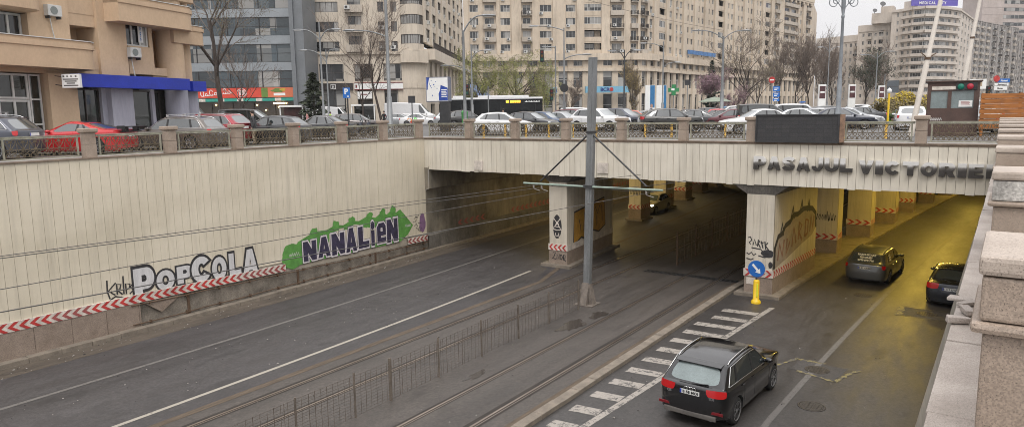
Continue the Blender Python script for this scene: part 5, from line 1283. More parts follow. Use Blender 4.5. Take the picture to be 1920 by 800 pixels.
class Bld:
    def __init__(s, name, loc, label, wall, frm=None, pane=None, winfrac=.0, cat='building'):
        s.t = E(name, loc, 0, label, cat); s.wall = MB(); s.dark = MB(); s.bal = []; s.win = []; s.ac = []; s.wm = wall; s.frm = frm or M_FRW; s.pane = pane or M_PANE
    def window(s, F, x0, x1, y0, y1, z, kind='w'): s.win.append((F, x0, x1, y0, y1, z, kind))
    def facade(s, A, B, z0, nf, fh, bays, sill=.85, wh=1.45, thick=.35, acp=.3, seed=1, pier_out=.25):
        """A, B ground points left to right as seen from the street; bays: (kind, weight)"""
        r = random.Random(seed); d = Vector((B[0] - A[0], B[1] - A[1], 0)); L = d.length; F = frame((A[0], A[1], z0), d, (0, 0, 1))
        tot = sum(w_ for _, w_ in bays); x = 0.0; H = nf * fh
        s.dark.box(.05, L - .05, 0, H, -1.6, -1.5, 0, F)
        for kind, w_ in bays:
            w_ = w_ / tot * L; a, b = x, x + w_
            if kind == 'p': s.wall.box(a, b, 0, H, -thick, pier_out, 0, F)
            elif kind == 'q': s.wall.box(a, b, 0, H, -thick, .04, 0, F)
            else:
                for k in range(nf):
                    y = k * fh
                    if kind == 'w':
                        m_ = min(.28, w_ * .12); s.wall.box(a, b, y, y + sill, -thick, 0, 0, F); s.wall.box(a, b, y + sill + wh, y + fh, -thick, 0, 0, F)
                        s.wall.box(a, a + m_, y + sill, y + sill + wh, -thick, 0, 0, F); s.wall.box(b - m_, b, y + sill, y + sill + wh, -thick, 0, 0, F)
                        s.window(F, a + m_, b - m_, y + sill, y + sill + wh, -.2)
                        if r.random() < acp: s.ac.append((F, a + r.uniform(0, max(.1, w_ - .8)), y + r.uniform(.1, .3), .02))
                    elif kind == 's':
                        s.wall.box(a, b, y, y + sill, -thick, .0, 0, F); s.wall.box(a, b, y + sill + wh, y + fh, -thick, 0, 0, F); s.window(F, a, b, y + sill, y + sill + wh, -.12, 's')
                    elif kind in 'bc':
                        s.wall.box(a, b, y + 2.25, y + fh, -thick, 0, 0, F); s.wall.box(a, b, y, y + .1, -thick, 0, 0, F)
                        m_ = w_ * .14; s.wall.box(a, a + m_, y + .1, y + 2.25, -thick, 0, 0, F); s.wall.box(b - m_, b, y + .1, y + 2.25, -thick, 0, 0, F)
                        s.window(F, a + m_, b - m_, y + .1, y + 2.25, -.2, 'd')
                        g = r.random()
                        if kind == 'c' or g < .4: s.bal.append((F, a + .05, b - .05, y - .12, y + .92, .85, True))
                        else: s.bal.append((F, a + .05, b - .05, y - .12, y + .92, .85, False))
                        if r.random() < acp: s.ac.append((F, a + r.uniform(.05, max(.1, w_ - .85)), y + .25, .86))
                    elif kind == 'l':
                        s.wall.box(a, b, y - .15, y + .9, -.2, .05, 0, F)
                        s.wall.box(a, b, y + fh - .45, y + fh - .15, -.25, 0, 0, F); s.window(F, a + .3, b - w_ * .35, y + .2, y + 2.3, -1.3, 'd')
                        s.wall.box(b - w_ * .33, b, y + .9, y + fh - .45, -1.45, -1.3, 0, F)
                        if r.random() < .35: s.window(F, a, b, y + .9, y + fh - .45, -.05, 's')
            x = b
        return frame((A[0], A[1], 0), d, (0, 0, 1)), L
    def finish(s, maxw=100, acname='air_conditioner'):
        T = TM[s.t.name]; Ti = T.inverted(); t = s.t
        s.wall.build('wall', s.wm, t)
        if s.dark.v: s.dark.build('dark_interior', M_DARKIN, t)
        s.win.sort(key=lambda q: ((q[0] @ Vector((q[1], q[3], 0))) - EYE).length / max(.3, math.sqrt((q[2] - q[1]) * (q[4] - q[3]))))
        cache = {}; rest = MB()
        def mk(w_, h_, kind):
            m = MB(); fw = .055; n_ = {'w': 2 if w_ < 1.7 else 3, 'd': 2, 's': max(2, int(w_ / .75)), 'o': max(1, int(w_ / 1.5)), 'x': 1}[kind]
            m.box(0, w_, 0, h_, -.03, -.005, 1)
            m.box(0, w_, 0, fw, -.005, .04, 0); m.box(0, w_, h_ - fw, h_, -.005, .04, 0)
            for k in range(n_ + 1):
                c = min(max(w_ * k / n_, fw / 2), w_ - fw / 2); m.box(c - fw / 2, c + fw / 2, fw, h_ - fw, -.005, .04, 0)
            if kind == 'o': m.box(0, w_, h_ * .5 - .03, h_ * .5 + .03, -.005, .035, 0)
            return m
        for i, (F, a, b, y0, y1, z, kind) in enumerate(s.win):
            M_ = F @ Matrix.Translation((a, y0, z)); key = (round(b - a, 2), round(y1 - y0, 2), kind)
            if i < maxw:
                if key not in cache:
                    o = mk(*key).build('window', [s.frm, s.pane], t, world=False); cache[key] = o
                else: o = cache[key].copy(); COL.objects.link(o); o.parent = t
                o.matrix_basis = Ti @ M_
            else:
                g = mk(*key); rest.add([M_ @ Vector(v) for v in g.v], [], 0); base = len(rest.v) - len(g.v)
                for f, mi in zip(g.f, g.m): rest.f.append(tuple(q + base for q in f)); rest.m.append(mi); rest.sm.append(False)
        if rest.v: tag(rest.build('window', [s.frm, s.pane], t), kind='stuff')
        for F, a, b, y0, y1, dp, solid in s.bal[:90]:
            m = MB(); m.box(a, b, y0, y0 + .14, .02, dp, 0, F)
            if solid: m.box(a, b, y0 + .14, y1, dp - .1, dp, 0, F); m.box(a, a + .08, y0 + .14, y1, .02, dp - .1, 0, F); m.box(b - .08, b, y0 + .14, y1, .02, dp - .1, 0, F)
            else:
                m.box(a, b, y1 - .05, y1, dp - .06, dp, 1, F)
                k = a
                while k < b: m.box(k, k + .04, y0 + .14, y1 - .05, dp - .05, dp - .01, 1, F); k += .16
                m.box(a, a + .04, y0 + .14, y1, .02, dp - .06, 1, F); m.box(b - .04, b, y0 + .14, y1, .02, dp - .06, 1, F)
            m.build('balcony', [M_PARA, M_FRD], t)
        for F, x, y, z in sorted(s.ac, key=lambda q: ((q[0] @ Vector((q[1], q[2], 0))) - EYE).length)[:60]:
            m = MB(); ac_mb(m, F, x, y, z); m.build(acname, [M_ACW, M_DSTEEL], t)
def along(A, B, ts): return [Vector(A).lerp(Vector(B), t) for t in ts]
def rep(pat, n): return pat * n

# ---- ochre corner house on the left, close to the street
O1 = at(40, 31.5); u1 = (at(355, 41) - O1).normalized(); n1 = Vector((u1.y, -u1.x, 0)); F1 = frame(O1, u1, (0, 0, 1))
def fs(px, py, off=0.0):
    r = ray(px, py); q = O1 + n1 * off; k = (q - EYE).dot(n1) / r.dot(n1); p = EYE + r * k; return (p - O1).dot(u1), p.z
def S(px, off=0.0, py=150): return fs(px, py, off)[0]
def Zp(px, py, off=0.0): return fs(px, py, off)[1]
b1 = Bld('corner_house', O1 + n1 * -5, 'ochre rendered corner house with rounded balconies and a blue awning over its shop', M_B1)
t1 = b1.t; W1 = b1.wall
def wb(x0, x1, y0, y1, z0, z1, mb=None, mi=0): (mb or W1).box(x0, x1, y0, y1, z0, z1, mi, F1)
sA, sB = S(-40), S(352)
zA, zB = 3.55, 3.9
FH = 2.62
wb(S(-40), S(192), zA, zB + .3, -8, .0); wb(S(192), S(348), Zp(260, 140), Zp(260, 136) + .3, -8, 0)
# ground floor: entrance doors, pier, shop windows
wb(S(83), S(136), 0, zA, -8, .25); wb(S(83), S(110), 0, zA, -.6, -.05)
wb(S(-60), S(352), 0, .35, -8, -.6); wb(S(-60), S(-25), 0, zA, -8, 0)
m = MB(); wb(S(-60), S(372), .3, zB, -1.4, -1.3, m); m.build('shop_interior', mat('shop_interior', (.05, .045, .035), .6, var=.5, scale=.8), t1)
def f1win(name, x0, x1, y0, y1, z, nx, ny, frm, pane=None, fw=.07):
    m = MB(); wb(x0, x1, y0, y1, z - .03, z, m, 0); p = MB(); 
    f = MB()
    for k in range(nx + 1): c = x0 + (x1 - x0) * k / nx; c = min(max(c, x0 + fw / 2), x1 - fw / 2); wb(c - fw / 2, c + fw / 2, y0, y1, z + .003, z + .06, f)
    for k in range(ny + 1): c = y0 + (y1 - y0) * k / ny; c = min(max(c, y0 + fw / 2), y1 - fw / 2); wb(x0 + fw, x1 - fw, c - fw / 2, c + fw / 2, z + .003, z + .055, f)
    o = f.build(name, frm, t1); m.build('pane', pane or M_SHOPG, o); return o
M_SHOPG = glass_mat('shop_glass', (.022, .024, .02), .05, .9)
xd = [S(-30), S(20), S(60), S(82)]
f1win('entrance_door', xd[0], xd[2] - .03, .1, 2.35, -.3, 3, 1, M_FRW, fw=.1); f1win('entrance_door', xd[0], xd[2] - .03, 2.38, zA - .05, -.3, 3, 1, M_FRW, fw=.09); f1win('entrance_door', xd[2], xd[3], .1, zA - .05, -.3, 1, 3, M_FRW)
f1win('shop_window', S(136), S(188), .35, 2.9, -.25, 2, 1, M_FRD, fw=.05); f1win('shop_window', S(246), S(286), .35, 2.9, -.25, 1, 1, M_FRD); f1win('shop_door', S(288), S(317), .1, 2.9, -.8, 2, 1, M_FRD)
M_LILAC = stucco('lilac_render', (.34, .34, .40), .08)
m = MB(); wb(S(188), S(206), .0, 3.3, -.6, -.02, m); wb(S(206, .3), S(247, .3), 0, 3.35, -.5, .3, m); wb(S(284), S(290), 0, 3.3, -.9, -.1, m)
m.lathe([(.62, 0), (.62, 3.4)], Matrix.Translation(O1 + u1 * (S(335)) + n1 * -.25), 20); m.lathe([(.6, 0), (.6, 3.4)], Matrix.Translation(O1 + u1 * (S(364)) + n1 * -.6), 20)
m.build('shopfront_pier', M_LILAC, t1)
m = MB(); x0 = S(148, .9); x1 = S(356, .9); wb(x0, x1, 2.95, 3.58, .35, .9, m); m.build('awning', M_DKBLUE, t1, bevel=.01)
m = MB(); wb(S(356, .3), S(381, .3), 2.92, 3.5, -.8, .5, m); m.build('awning', M_DKBLUE, t1, bevel=.01)
# upper wall with projecting pier, recesses and windows
zf = [zB + FH * k for k in range(4)]
wb(S(192, .16), S(244, .16), 3.5, 14, -8, .16)                                                    # tall projecting pier
for k in range(3):
    z0 = zf[k]
    zw0, zw1 = Zp(30, 69, -.3) + FH * k, Zp(30, 26, -.3) + FH * k; wb(S(-45), S(60), zw1 - FH if k else zB, zw0, -8, 0); wb(S(-45), S(-20), zw0, zw1, -8, 0); wb(S(60), S(137), z0, z0 + FH, -8, .12); wb(S(-45), S(60), zw1, zw1 + .05, -8, 0)
    wb(S(137), S(192), z0 - .05, z0 + .95, -.15, .02); wb(S(137), S(192), z0 + .95, z0 + FH, -8, -1.25); wb(S(137), S(192), z0 + 2.0, z0 + FH, -1.25, .0)
    zv0, zv1 = Zp(258, 88, -.1) + FH * k, Zp(258, 42, -.1) + FH * k; wb(S(243), S(290), zv1 - FH + .3 if k else 3.75, zv0, -8, .08); wb(S(243), S(292), zv1, zv1 + .32, -8, .05); wb(S(283, -.1), S(292), zv0, zv1, -8, 0); wb(S(290), S(345), z0 - .3, z0 + .15, -3, -.1); wb(S(290), S(345), z0 + .15, z0 + FH, -8, -1.4)
    W1.lathe([(.72, z0 - .35), (.72, z0 + FH - .35)], Matrix.Translation(O1 + u1 * S(331) + n1 * -.3), 22)
    W1.lathe([(.6, z0 - .55), (.6, z0 + FH - .55)], Matrix.Translation(O1 + u1 * S(361) + n1 * -.8), 20)
    if k < 3:
        f1win('window', S(-19), S(59), Zp(30, 69, -.3) + FH * k, Zp(30, 26, -.3) + FH * k, -.3, 3, 1, M_FRW, M_PANE, .1)
        f1win('window', S(238, -.1), S(282, -.1), Zp(258, 88, -.1) + FH * k, Zp(258, 42, -.1) + FH * k, -.12, 3, 1, M_FRW, M_PANE, .09)
        f1win('vent_window', S(159), S(173), z0 + 1.15, z0 + 1.65, -1.22, 2, 2, M_FRD, M_SHOPG, .04)
        f1win('window', S(352), S(358), z0 + .3, z0 + 1.6, -1.2, 1, 1, M_FRW, M_PANE, .05)
# rounded balconies
def round_balcony(x0, x1, y0, y1, dp, r, name='balcony'):
    m = MB(); pts = [(x0, 0), (x0, dp)] + [(x1 - r + r * math.sin(R_(a)), dp - r * 1.0 + r * math.cos(R_(a))) for a in range(0, 91, 10)] + [(x1, 0)]
    Fp = Matrix(((u1.x, n1.x, 0, O1.x), (u1.y, n1.y, 0, O1.y), (0, 0, 1, y0), (0, 0, 0, 1)))
    m.prism(pts, Fp, y1 - y0); pts2 = [(p[0] + (.05 if i > 1 else 0), p[1] + (.05 if 0 < i < len(pts) - 1 else 0)) for i, p in enumerate(pts)]
    m.prism(pts2, Fp @ Matrix.Translation((0, 0, (y1 - y0) * .72)), (y1 - y0) * .18)
    o = m.build(name, M_B1, t1); c = MB(); c.prism([(p[0], p[1]) for p in pts2], Fp @ Matrix.Translation((0, 0, y1 - y0 + .003)), .035); c.build('coping', M_FRW, o)
zq0, zq1 = Zp(40, 123, 1.2), Zp(40, 67, 1.2); round_balcony(S(-60), S(196, 1.2), zq0, zq1, 1.2, .9); round_balcony(S(-60), S(104, 1.2), Zp(40, 14, 1.2), Zp(40, 14, 1.2) + 1.4, 1.2, .8)
zb0 = Zp(300, 50, 1.0)
round_balcony(S(228, .9), S(379, 1.0), zb0, zb0 + 1.25, 1.1, 1.0); round_balcony(S(228, .9), S(379, 1.0), zb0 + FH, zb0 + FH + 1.25, 1.1, 1.0)
zb1 = Zp(360, 84, .4); round_balcony(S(330, .4), S(391, .4), zb1, zb1 + 1.05, .5, .5); round_balcony(S(330, .4), S(378, .4), zb1 + FH - .3, zb1 + FH + .8, .5, .5)
b1.finish()
for lab, px, py in (('white air conditioner with grey fan grille above the lowest balcony', 88, 29), ('white air conditioner under the window with the blue lettered banner', 243, 107)):
    x, z = fs(px, py, .3); t = E('air_conditioner', O1 + u1 * (x + .4) + n1 * .1 + Vector((0, 0, z)), 0, lab, 'air conditioner', 'air conditioners on the corner house')
    m = MB(); wb(x, x + .70, z, z + .50, .12, .40, m); m.build('case', M_ACW, t, bevel=.02)
    m = MB(); m.lathe([(.18, 0), (.18, .015)], F1 @ Matrix.Translation((x + .3, z + .25, .401)), 20); o = m.build('fan_grille', mat('fan_grey', (.18, .2, .19), .5), t)
    m = MB(); wb(x + .05, x + .1, z - .12, z - .003, .0, .38, m); wb(x + .6, x + .65, z - .12, z - .003, .0, .38, m); m.build('bracket', M_DSTEEL, t)
    m = MB(); p = F1 @ Vector((x + .2, z, .2)); m.tube([p, p + Vector((0, 0, -.5)) + u1 * .06, p + Vector((0, 0, -1.0)) + u1 * .15], .025, 5); m.build('hose', M_FRW, t)
# hanging banner in the window, signboard
x, z = fs(263, 80, .02); t = E('window_banner', O1 + u1 * x + Vector((0, 0, z)), 0, 'white vertical banner lettered NOTARIAT in the first floor window', 'banner')
m = MB(); zt_ = Zp(263, 46, .02); wb(x - .05, x + .26, z, zt_, -.05, -.03, m); m.build('cloth', M_WHITEP, t)
m = MB(); k = (zt_ - z - .08) / 8
for i, ch in enumerate('NOTARIAT'): add_text(m, F1 @ Matrix.Translation((x + .1, zt_ - .03 - k * (i + 1), -.028)), ch, k * 1.15, .004, offset=.006, align='CENTER')
m.build('lettering', M_BLUE, t)
x0, z0 = fs(117, 165, 1.0); x1, z1 = fs(149, 139, 1.0); t = E('hanging_sign', O1 + u1 * x0 + n1 * .6 + Vector((0, 0, z0)), 0, 'white box sign with lines of text hung left of the blue awning', 'sign')
m = MB(); Fs = frame(O1 + u1 * x0 + n1 * 1.0 + Vector((0, 0, z0)), RT, (0, 0, 1)); m.box(0, .82, 0, .62, -.18, 0, 0, Fs); m.build('box', M_WHITEP, t, bevel=.01)
m = MB()
for i, (a, b, c) in enumerate(((.06, .14, .48), (.24, .30, .48), (.42, .48, .48), (.62, .70, .48), (.06, .76, .36), (.14, .68, .27), (.22, .6, .18), (.08, .74, .08))): m.box(a, b, c, c + (.05 if i > 3 else .07), .002, .006, 0, Fs)
m.build('text_lines', M_FRD, t)
m = MB()
for yy in (.1, .5): m.tube([Fs @ Vector((0, yy, -.09)), Fs @ Vector((-.35, yy + .05, -.09))], .02, 5)
m.build('bracket', M_DSTEEL, t)

# ---- glass office block
A, B = at(318, 98), at(556, 98)
b2 = Bld('office_block', A, 'glass office block with silver spandrel bands and a red banner over its ground floor shop', None, frm=M_DSTEEL, pane=M_PANEO)
F2 = frame(A, B - A, (0, 0, 1)); L2 = (B - A).length
M_SPAN = mat('silver_spandrel', (.26, .28, .295), .35, metal=.3, var=.1, scale=.4); b2.wm = M_SPAN
for k in range(5):
    z = 7.55 + 3.58 * k; b2.wall.box(0, L2, z, z + 1.12, -.1, .06, 0, F2)
    n_ = 4
    for i in range(n_): b2.window(F2, L2 * i / n_ + .02, L2 * (i + 1) / n_ - .02, z - 2.44 if k else 5.3, z - .01, -.1, 'o')
b2.wall.box(0, L2, 25.0, 26, -.1, .06, 0, F2)
b2.dark.box(0, L2, 4, 26, -3.2, -3.1, 0, F2)
b2.finish(60)
m = MB()
for k in range(5):
    z = 5.2 + 3.58 * k; m.box(0, L2, z - .12 if k else 4.9, z + .06, -3.0, -.12, 0, F2)
    for i in range(10): m.box(L2 * i / 10 + rnd.uniform(0, 1), L2 * i / 10 + rnd.uniform(1.2, 2.2), z + .06, z + rnd.uniform(.8, 1.9), -2.4, -2.2, 1, F2)
m.build('floor_interior', [mat('office_floor', (.2, .2, .19), .8), mat('office_clutter', (.12, .13, .12), .8, var=.6, scale=.6)], b2.t)
m = MB(); m.box(L2, L2 + .55, 0, 27, -1, 1.0, 0, F2); m.box(L2 + .552, L2 + 1.75, 0, 27, -6, .6, 0, F2); m.build('stone_fin', mat('grey_cladding', (.15, .16, .17), .5, var=.12, scale=.5), b2.t)
m = MB(); m.box(0, L2, 0, .5, -2, -.3, 0, F2); m.box(0, L2, 3.7, 5.25, -1, .1, 0, F2); m.build('shop_base', M_FRD, b2.t)
m = MB(); m.box(0, L2, .5, 3.6, -2.8, -2.7, 0, F2); m.build('shop_interior', mat('warm_shop', (.20, .12, .055), .7, var=.7, scale=.7), b2.t)
def strips(n_, z0, z1, zz, mt, nm):
    for i in range(n_):
        m = MB(); m.box(L2 * i / n_ + .05, L2 * (i + 1) / n_ - .05, z0, z1, zz - .02, zz, 0, F2); m.build(nm, mt, b2.t)
M_SHOP2 = glass_mat('shop_glass_warm', (.06, .045, .03), .05, .6)
strips(6, .5, 3.5, -.35, M_SHOP2, 'shop_window')
M_SPOT = emit_mat('shop_lamp', (1, .72, .35), 7)
for i, (x, z) in enumerate(((6.5, 3.0), (8.4, 2.3), (12.2, 2.9), (13.4, 2.2), (15.2, 2.6), (16.3, 3.1), (3.5, 2.6))):
    m = MB(); m.lathe([(0, -.1), (.09, -.05), (.09, .05), (0, .1)], F2 @ Matrix.Translation((x, z, -.2)), 8); m.build('shop_lamp', M_SPOT, b2.t)
m = MB(); m.box(L2 - 3.2, L2 - 1.6, 3.0, 3.2, -.3, -.2, 0, F2); m.build('lit_sign', M_SPOT, b2.t)
# banner with illegible white script, round badge and a food picture
t = E('shop_banner', F2 @ Vector((L2 / 2, 3.9, .3)), 0, 'long red shop banner with white script lettering and a round white badge', 'banner')
m = MB(); xa = 2.0; xs_ = L2 - 4.0; m.box(xa, xs_, 3.92, 5.25, .15, .3, 0, F2); m.build('red_cloth', mat('banner_red', (.56, .058, .03), .5, var=.08, scale=.3), t)
m = MB(); m.box(xs_ + .003, L2 - .1, 3.92, 5.25, .15, .3, 0, F2); m.build('orange_cloth', mat('banner_orange', (.58, .15, .07), .5, var=.1, scale=.3), t)
sc2 = MB(); x = 4.8
def s2(pts, wd, mi=0):
    g = MB(); stroke(g, pts, wd, mi, .31 + .0012 * (len(sc2.f) % 11)); sc2.add([F2 @ Vector((v[0], v[1], v[2])) for v in g.v], g.f, mi)
r2 = random.Random(4)
for i in range(7):
    h_ = .75 if i in (0, 2, 5) else .35; q = [(x + .1 + .22 * math.sin(a) * (1 if h_ > .5 else .8), 4.15 + i * .06 + h_ / 2 + h_ / 2 * math.cos(a)) for a in [k * .55 + i for k in range(11)]]
    s2(q, .09); s2([(x + .2, 4.15 + i * .06), (x + .62, 4.25 + i * .06)], .07); x += .62
cxb = xs_ - 3.3
s2([(cxb + .62 * math.cos(a), 4.58 + .55 * math.sin(a)) for a in [k * .314 for k in range(21)]], .08)
for i in range(5): s2([(cxb - .4, 4.3 + i * .14), (cxb - .1, 4.34 + i * .14), (cxb + .15, 4.28 + i * .14), (cxb + .42, 4.34 + i * .14)], .07)
sc2.build('script_lettering', M_WHITEP, t)
m = MB(); m.box(xs_ - .6, xs_ + .3, 3.95, 5.22, .302, .306, 0, F2); m.box(L2 - 2.9, L2 - 1.3, 4.15, 4.5, .302, .31, 1, F2); m.build('banner_stripe', [mat('leaf_green', (.12, .2, .04), .5), M_WHITEP], t)
m = MB(); pl = MB(); blob(pl, L2 - 2.4, 4.85, .75, .28, 0, 5, 24, .3, .312); blob(pl, L2 - 1.6, 4.95, .4, .2, 1, 6, 20, .3, .314); m.add([F2 @ Vector(v) for v in pl.v], pl.f); m.m = pl.m[:]; m.build('food_picture', [MATS['leaf_green'], mat('food_yellow', (.5, .33, .04), .5)], t)
t = E('shop_awning', F2 @ Vector((L2 / 2, 3.5, .6)), 0, 'teal and white striped awning edge below the red banner', 'awning')
m = MB(); 
for i in range(18): m.box(2 + (L2 - 2) * i / 18, 2 + (L2 - 2) * (i + 1) / 18, 3.42, 3.82, .3, .8, 0 if i % 3 else 1, F2)
m.build('canopy', [mat('awning_teal', (.03, .27, .21), .5), M_WHITE], t)

# ---- cream apartment house with rounded corner and long side wing
A, B = at(577, 105), at(757, 106)
b3 = Bld('apartment_house', A, 'cream apartment house with strip windows, rounded corner bay and shops at street level', M_B3, frm=M_FRD)
F3, L3 = b3.facade(A, B, 10.6, 6, 2.84, [('s', 66), ('q', 13), ('c', 34), ('q', 25), ('w', 15), ('q', 9), ('w', 15), ('q', 5)], .0, 1.45, acp=.35, seed=3)
W = b3.wall
W.box(0, L3, 8.8, 10.6, -.5, .1, 0, F3); W.box(-.1, L3 + .1, 10.15, 10.4, .1, .35, 0, F3); W.box(0, L3, 6.0, 6.3, -.5, .1, 0, F3)
x_ = lambda px: (px - 577) / 180 * L3
for a, b in ((577, 603), (648, 668), (702, 722), (756, 758)): W.box(x_(a), x_(b), 6.3, 8.8, -.5, .1, 0, F3)
for a, b in ((603, 648), (668, 702), (722, 756)): b3.window(F3, x_(a), x_(b), 6.3, 8.8, -.2, 'o')
for a, b in ((577, 606), (650, 672), (700, 722), (748, 758)): W.box(x_(a), x_(b), 0, 6, -.5, .05, 0, F3)
W.box(x_(577), x_(758), 0, .4, -.5, 0, 0, F3)
for a, b in ((606, 650), (672, 700), (722, 748)): b3.window(F3, x_(a), x_(b), .4, 5.0, -.3, 'o')
b3.dark.box(0, L3, 0, 10.5, -1.6, -1.5, 0, F3)
# rounded corner bay (polygon)
Ca, Cb = at(757, 106), at(799, 107.5); nb = 5; dv = (Cb - Ca); outv = Vector((dv.y, -dv.x, 0)).normalized()
arcp = [Ca + dv * (k / nb) + outv * 1.4 * math.sin(math.pi * k / nb) for k in range(nb + 1)]
for p, q in zip(arcp, arcp[1:]): b3.facade(p, q, 10.7, 6, 2.84, [('s', 1)], .95, 1.35, seed=5)
arcq = [Ca + dv * (k / nb) + outv * .5 * math.sin(math.pi * k / nb) for k in range(nb + 1)]
for p, q in zip(arcq, arcq[1:]):
    Fq = frame(p, q - p, (0, 0, 1)); Lq = (q - p).length; W.box(0, Lq, 6.0, 8.9, -.5, 0, 0, Fq); W.box(-.1, Lq + .1, 8.9, 10.72, -1.5, .8, 0, Fq); W.box(0, Lq, 0, 5.2, -.5, 0, 0, Fq); W.box(0, Lq, 5.2, 6, -.4, .1, 0, Fq)
Cc = at(872, 152)
F3b, L3b = b3.facade(Cb, Cc, 12.0, 5, 2.84, rep([('p', .6), ('w', 2.4)], 8), .7, 1.6, acp=.35, seed=7, pier_out=.22)
W.box(0, L3b, 9.4, 11.0, -.5, 1.6, 0, F3b); W.box(0, L3b, 11.0, 12.0, -2.6, -2.4, 0, F3b)
m = MB(); m.box(0, L3b, 11.9, 12, 1.4, 1.5, 0, F3b); k = 0
while k < L3b: m.box(k, k + .05, 11, 11.9, 1.42, 1.48, 0, F3b); k += .35
m.build('terrace_railing', M_FRD, b3.t)
for i in range(10): a = L3b * i / 10; W.box(a, a + L3b / 20, 4.2, 9.4, -.4, .35, 0, F3b); b3.window(F3b, a + L3b / 20, a + L3b / 10, 5.0, 9.0, -.2, 'o')
W.box(0, L3b, 2.9, 4.8, -.4, .1, 0, F3b); W.box(0, L3b, 9.0, 9.4, -.4, .1, 0, F3b)
for i in range(6): a = L3b * i / 6; W.box(a, a + L3b / 12, 0, 2.9, -.4, .1, 0, F3b)
b3.dark.box(0, L3b, 0, 9.3, -1.2, -1.1, 0, F3b)
b3.finish(95)
t = E('shop_sign', F3 @ Vector((x_(625), 5.4, .3)), 0, 'dark brown shop fascia with a small outlined square emblem', 'sign')
m = MB(); m.box(x_(603), x_(664), 5.0, 6.0, .12, .35, 0, F3); m.build('board', mat('brown_board', (.035, .028, .026), .5, var=.2), t)
m = MB(); a = x_(623); 
for q in ((0, .75, 0, .07), (0, .75, .62, .69), (0, .07, .07, .62), (.68, .75, .07, .62), (.25, .31, .1, .5), (.44, .5, .1, .5), (.31, .44, .27, .33)): m.box(a + q[0], a + q[1], 5.15 + q[2], 5.15 + q[3], .352, .37, 0, F3)
m.build('emblem', M_WHITEP, t)
t = E('shop_sign', F3 @ Vector((x_(710), 5.4, .3)), 0, 'long white shop fascia edged in dark red', 'sign')
m = MB(); m.box(x_(667), x_(758), 5.1, 5.95, .12, .35, 0, F3); m.build('board', M_WHITEP, t)
m = MB(); m.box(x_(667), x_(758), 5.96, 6.06, .12, .38, 0, F3); m.box(x_(667), x_(758), 4.98, 5.08, .12, .38, 0, F3); m.box(x_(669), x_(672), 5.3, 5.75, .352, .36, 0, F3); m.build('trim', mat('dark_red', (.16, .02, .02), .5), t)
t = E('shop_sign', F3 @ Vector((x_(686), 4.2, .3)), 0, 'white square sign above the bank door', 'sign')
m = MB(); m.box(x_(672), x_(699), 3.7, 4.75, .1, .25, 0, F3); m.build('board', M_WHITEP, t); m = MB(); m.box(x_(679), x_(682), 4.2, 4.45, .252, .26, 0, F3); m.box(x_(683), x_(690), 4.25, 4.4, .252, .26, 0, F3); m.build('mark', MATS['dark_red'], t)

# ---- great apartment block across the square
A, B = at(873, 160), at(1180, 163)
b4 = Bld('apartment_block', A, 'long stained beige apartment block curving round the far side of the square', M_B4, frm=M_FRW)
px = [(873, 882, 'p'), (882, 902, 'w'), (902, 908, 'q'), (908, 932, 'c'), (932, 938, 'p'), (938, 960, 'w'), (960, 978, 'p'), (978, 998, 'b'), (998, 1010, 'p'), (1010, 1036, 'w'), (1036, 1058, 'p'), (1058, 1080, 'w'), (1080, 1094, 'p'), (1094, 1126, 'l'), (1126, 1142, 'p'), (1142, 1168, 'b'), (1168, 1180, 'p')]
bays = [(k, b - a) for a, b, k in px]; FHB = 2.86; ZU = 14.2
F4, L4 = b4.facade(A, B, ZU, 9, FHB, bays, .75, 1.5, acp=.5, seed=11, pier_out=.35)
curve = [at(1180, 163), at(1198, 163.6), at(1214, 165.2), at(1227, 168)]
segs = [(A, B, bays)]
for i, (p, q) in enumerate(zip(curve, curve[1:])):
    bb_ = [('b', 4), ('p', 1.3)] if i < 2 else [('w', 2), ('p', 1.2)]; b4.facade(p, q, ZU, 9, FHB, bb_, .75, 1.5, acp=.5, seed=20 + i, pier_out=.35); segs.append((p, q, bb_))
wing = [at(1227, 168), at(1262, 177), at(1352, 200), at(1438, 226), at(1514, 250)]
pats = [[('p', 1), ('l', 3.4), ('p', 1.2), ('w', 2.2), ('p', 1)], rep([('w', 1.5), ('q', .7), ('w', 1.3), ('p', 1.7)], 4) + [('l', 3.6)], [('p', 1.5)] + rep([('w', 1.5), ('q', .7), ('w', 1.3), ('p', 1.7)], 4) + [('l', 3.6)], [('p', 2), ('c', 3), ('p', 3), ('c', 4.5), ('c', 4.5), ('p', 1.4), ('w', 2), ('p', 2.2), ('b', 3), ('p', 1.5)]]
for i, (p, q, pt) in enumerate(zip(wing, wing[1:], pats)):
    b4.facade(p, q, ZU, 8, FHB, pt, .8, 1.45, acp=.45, seed=30 + i, pier_out=.4); segs.append((p, q, pt))
W = b4.wall
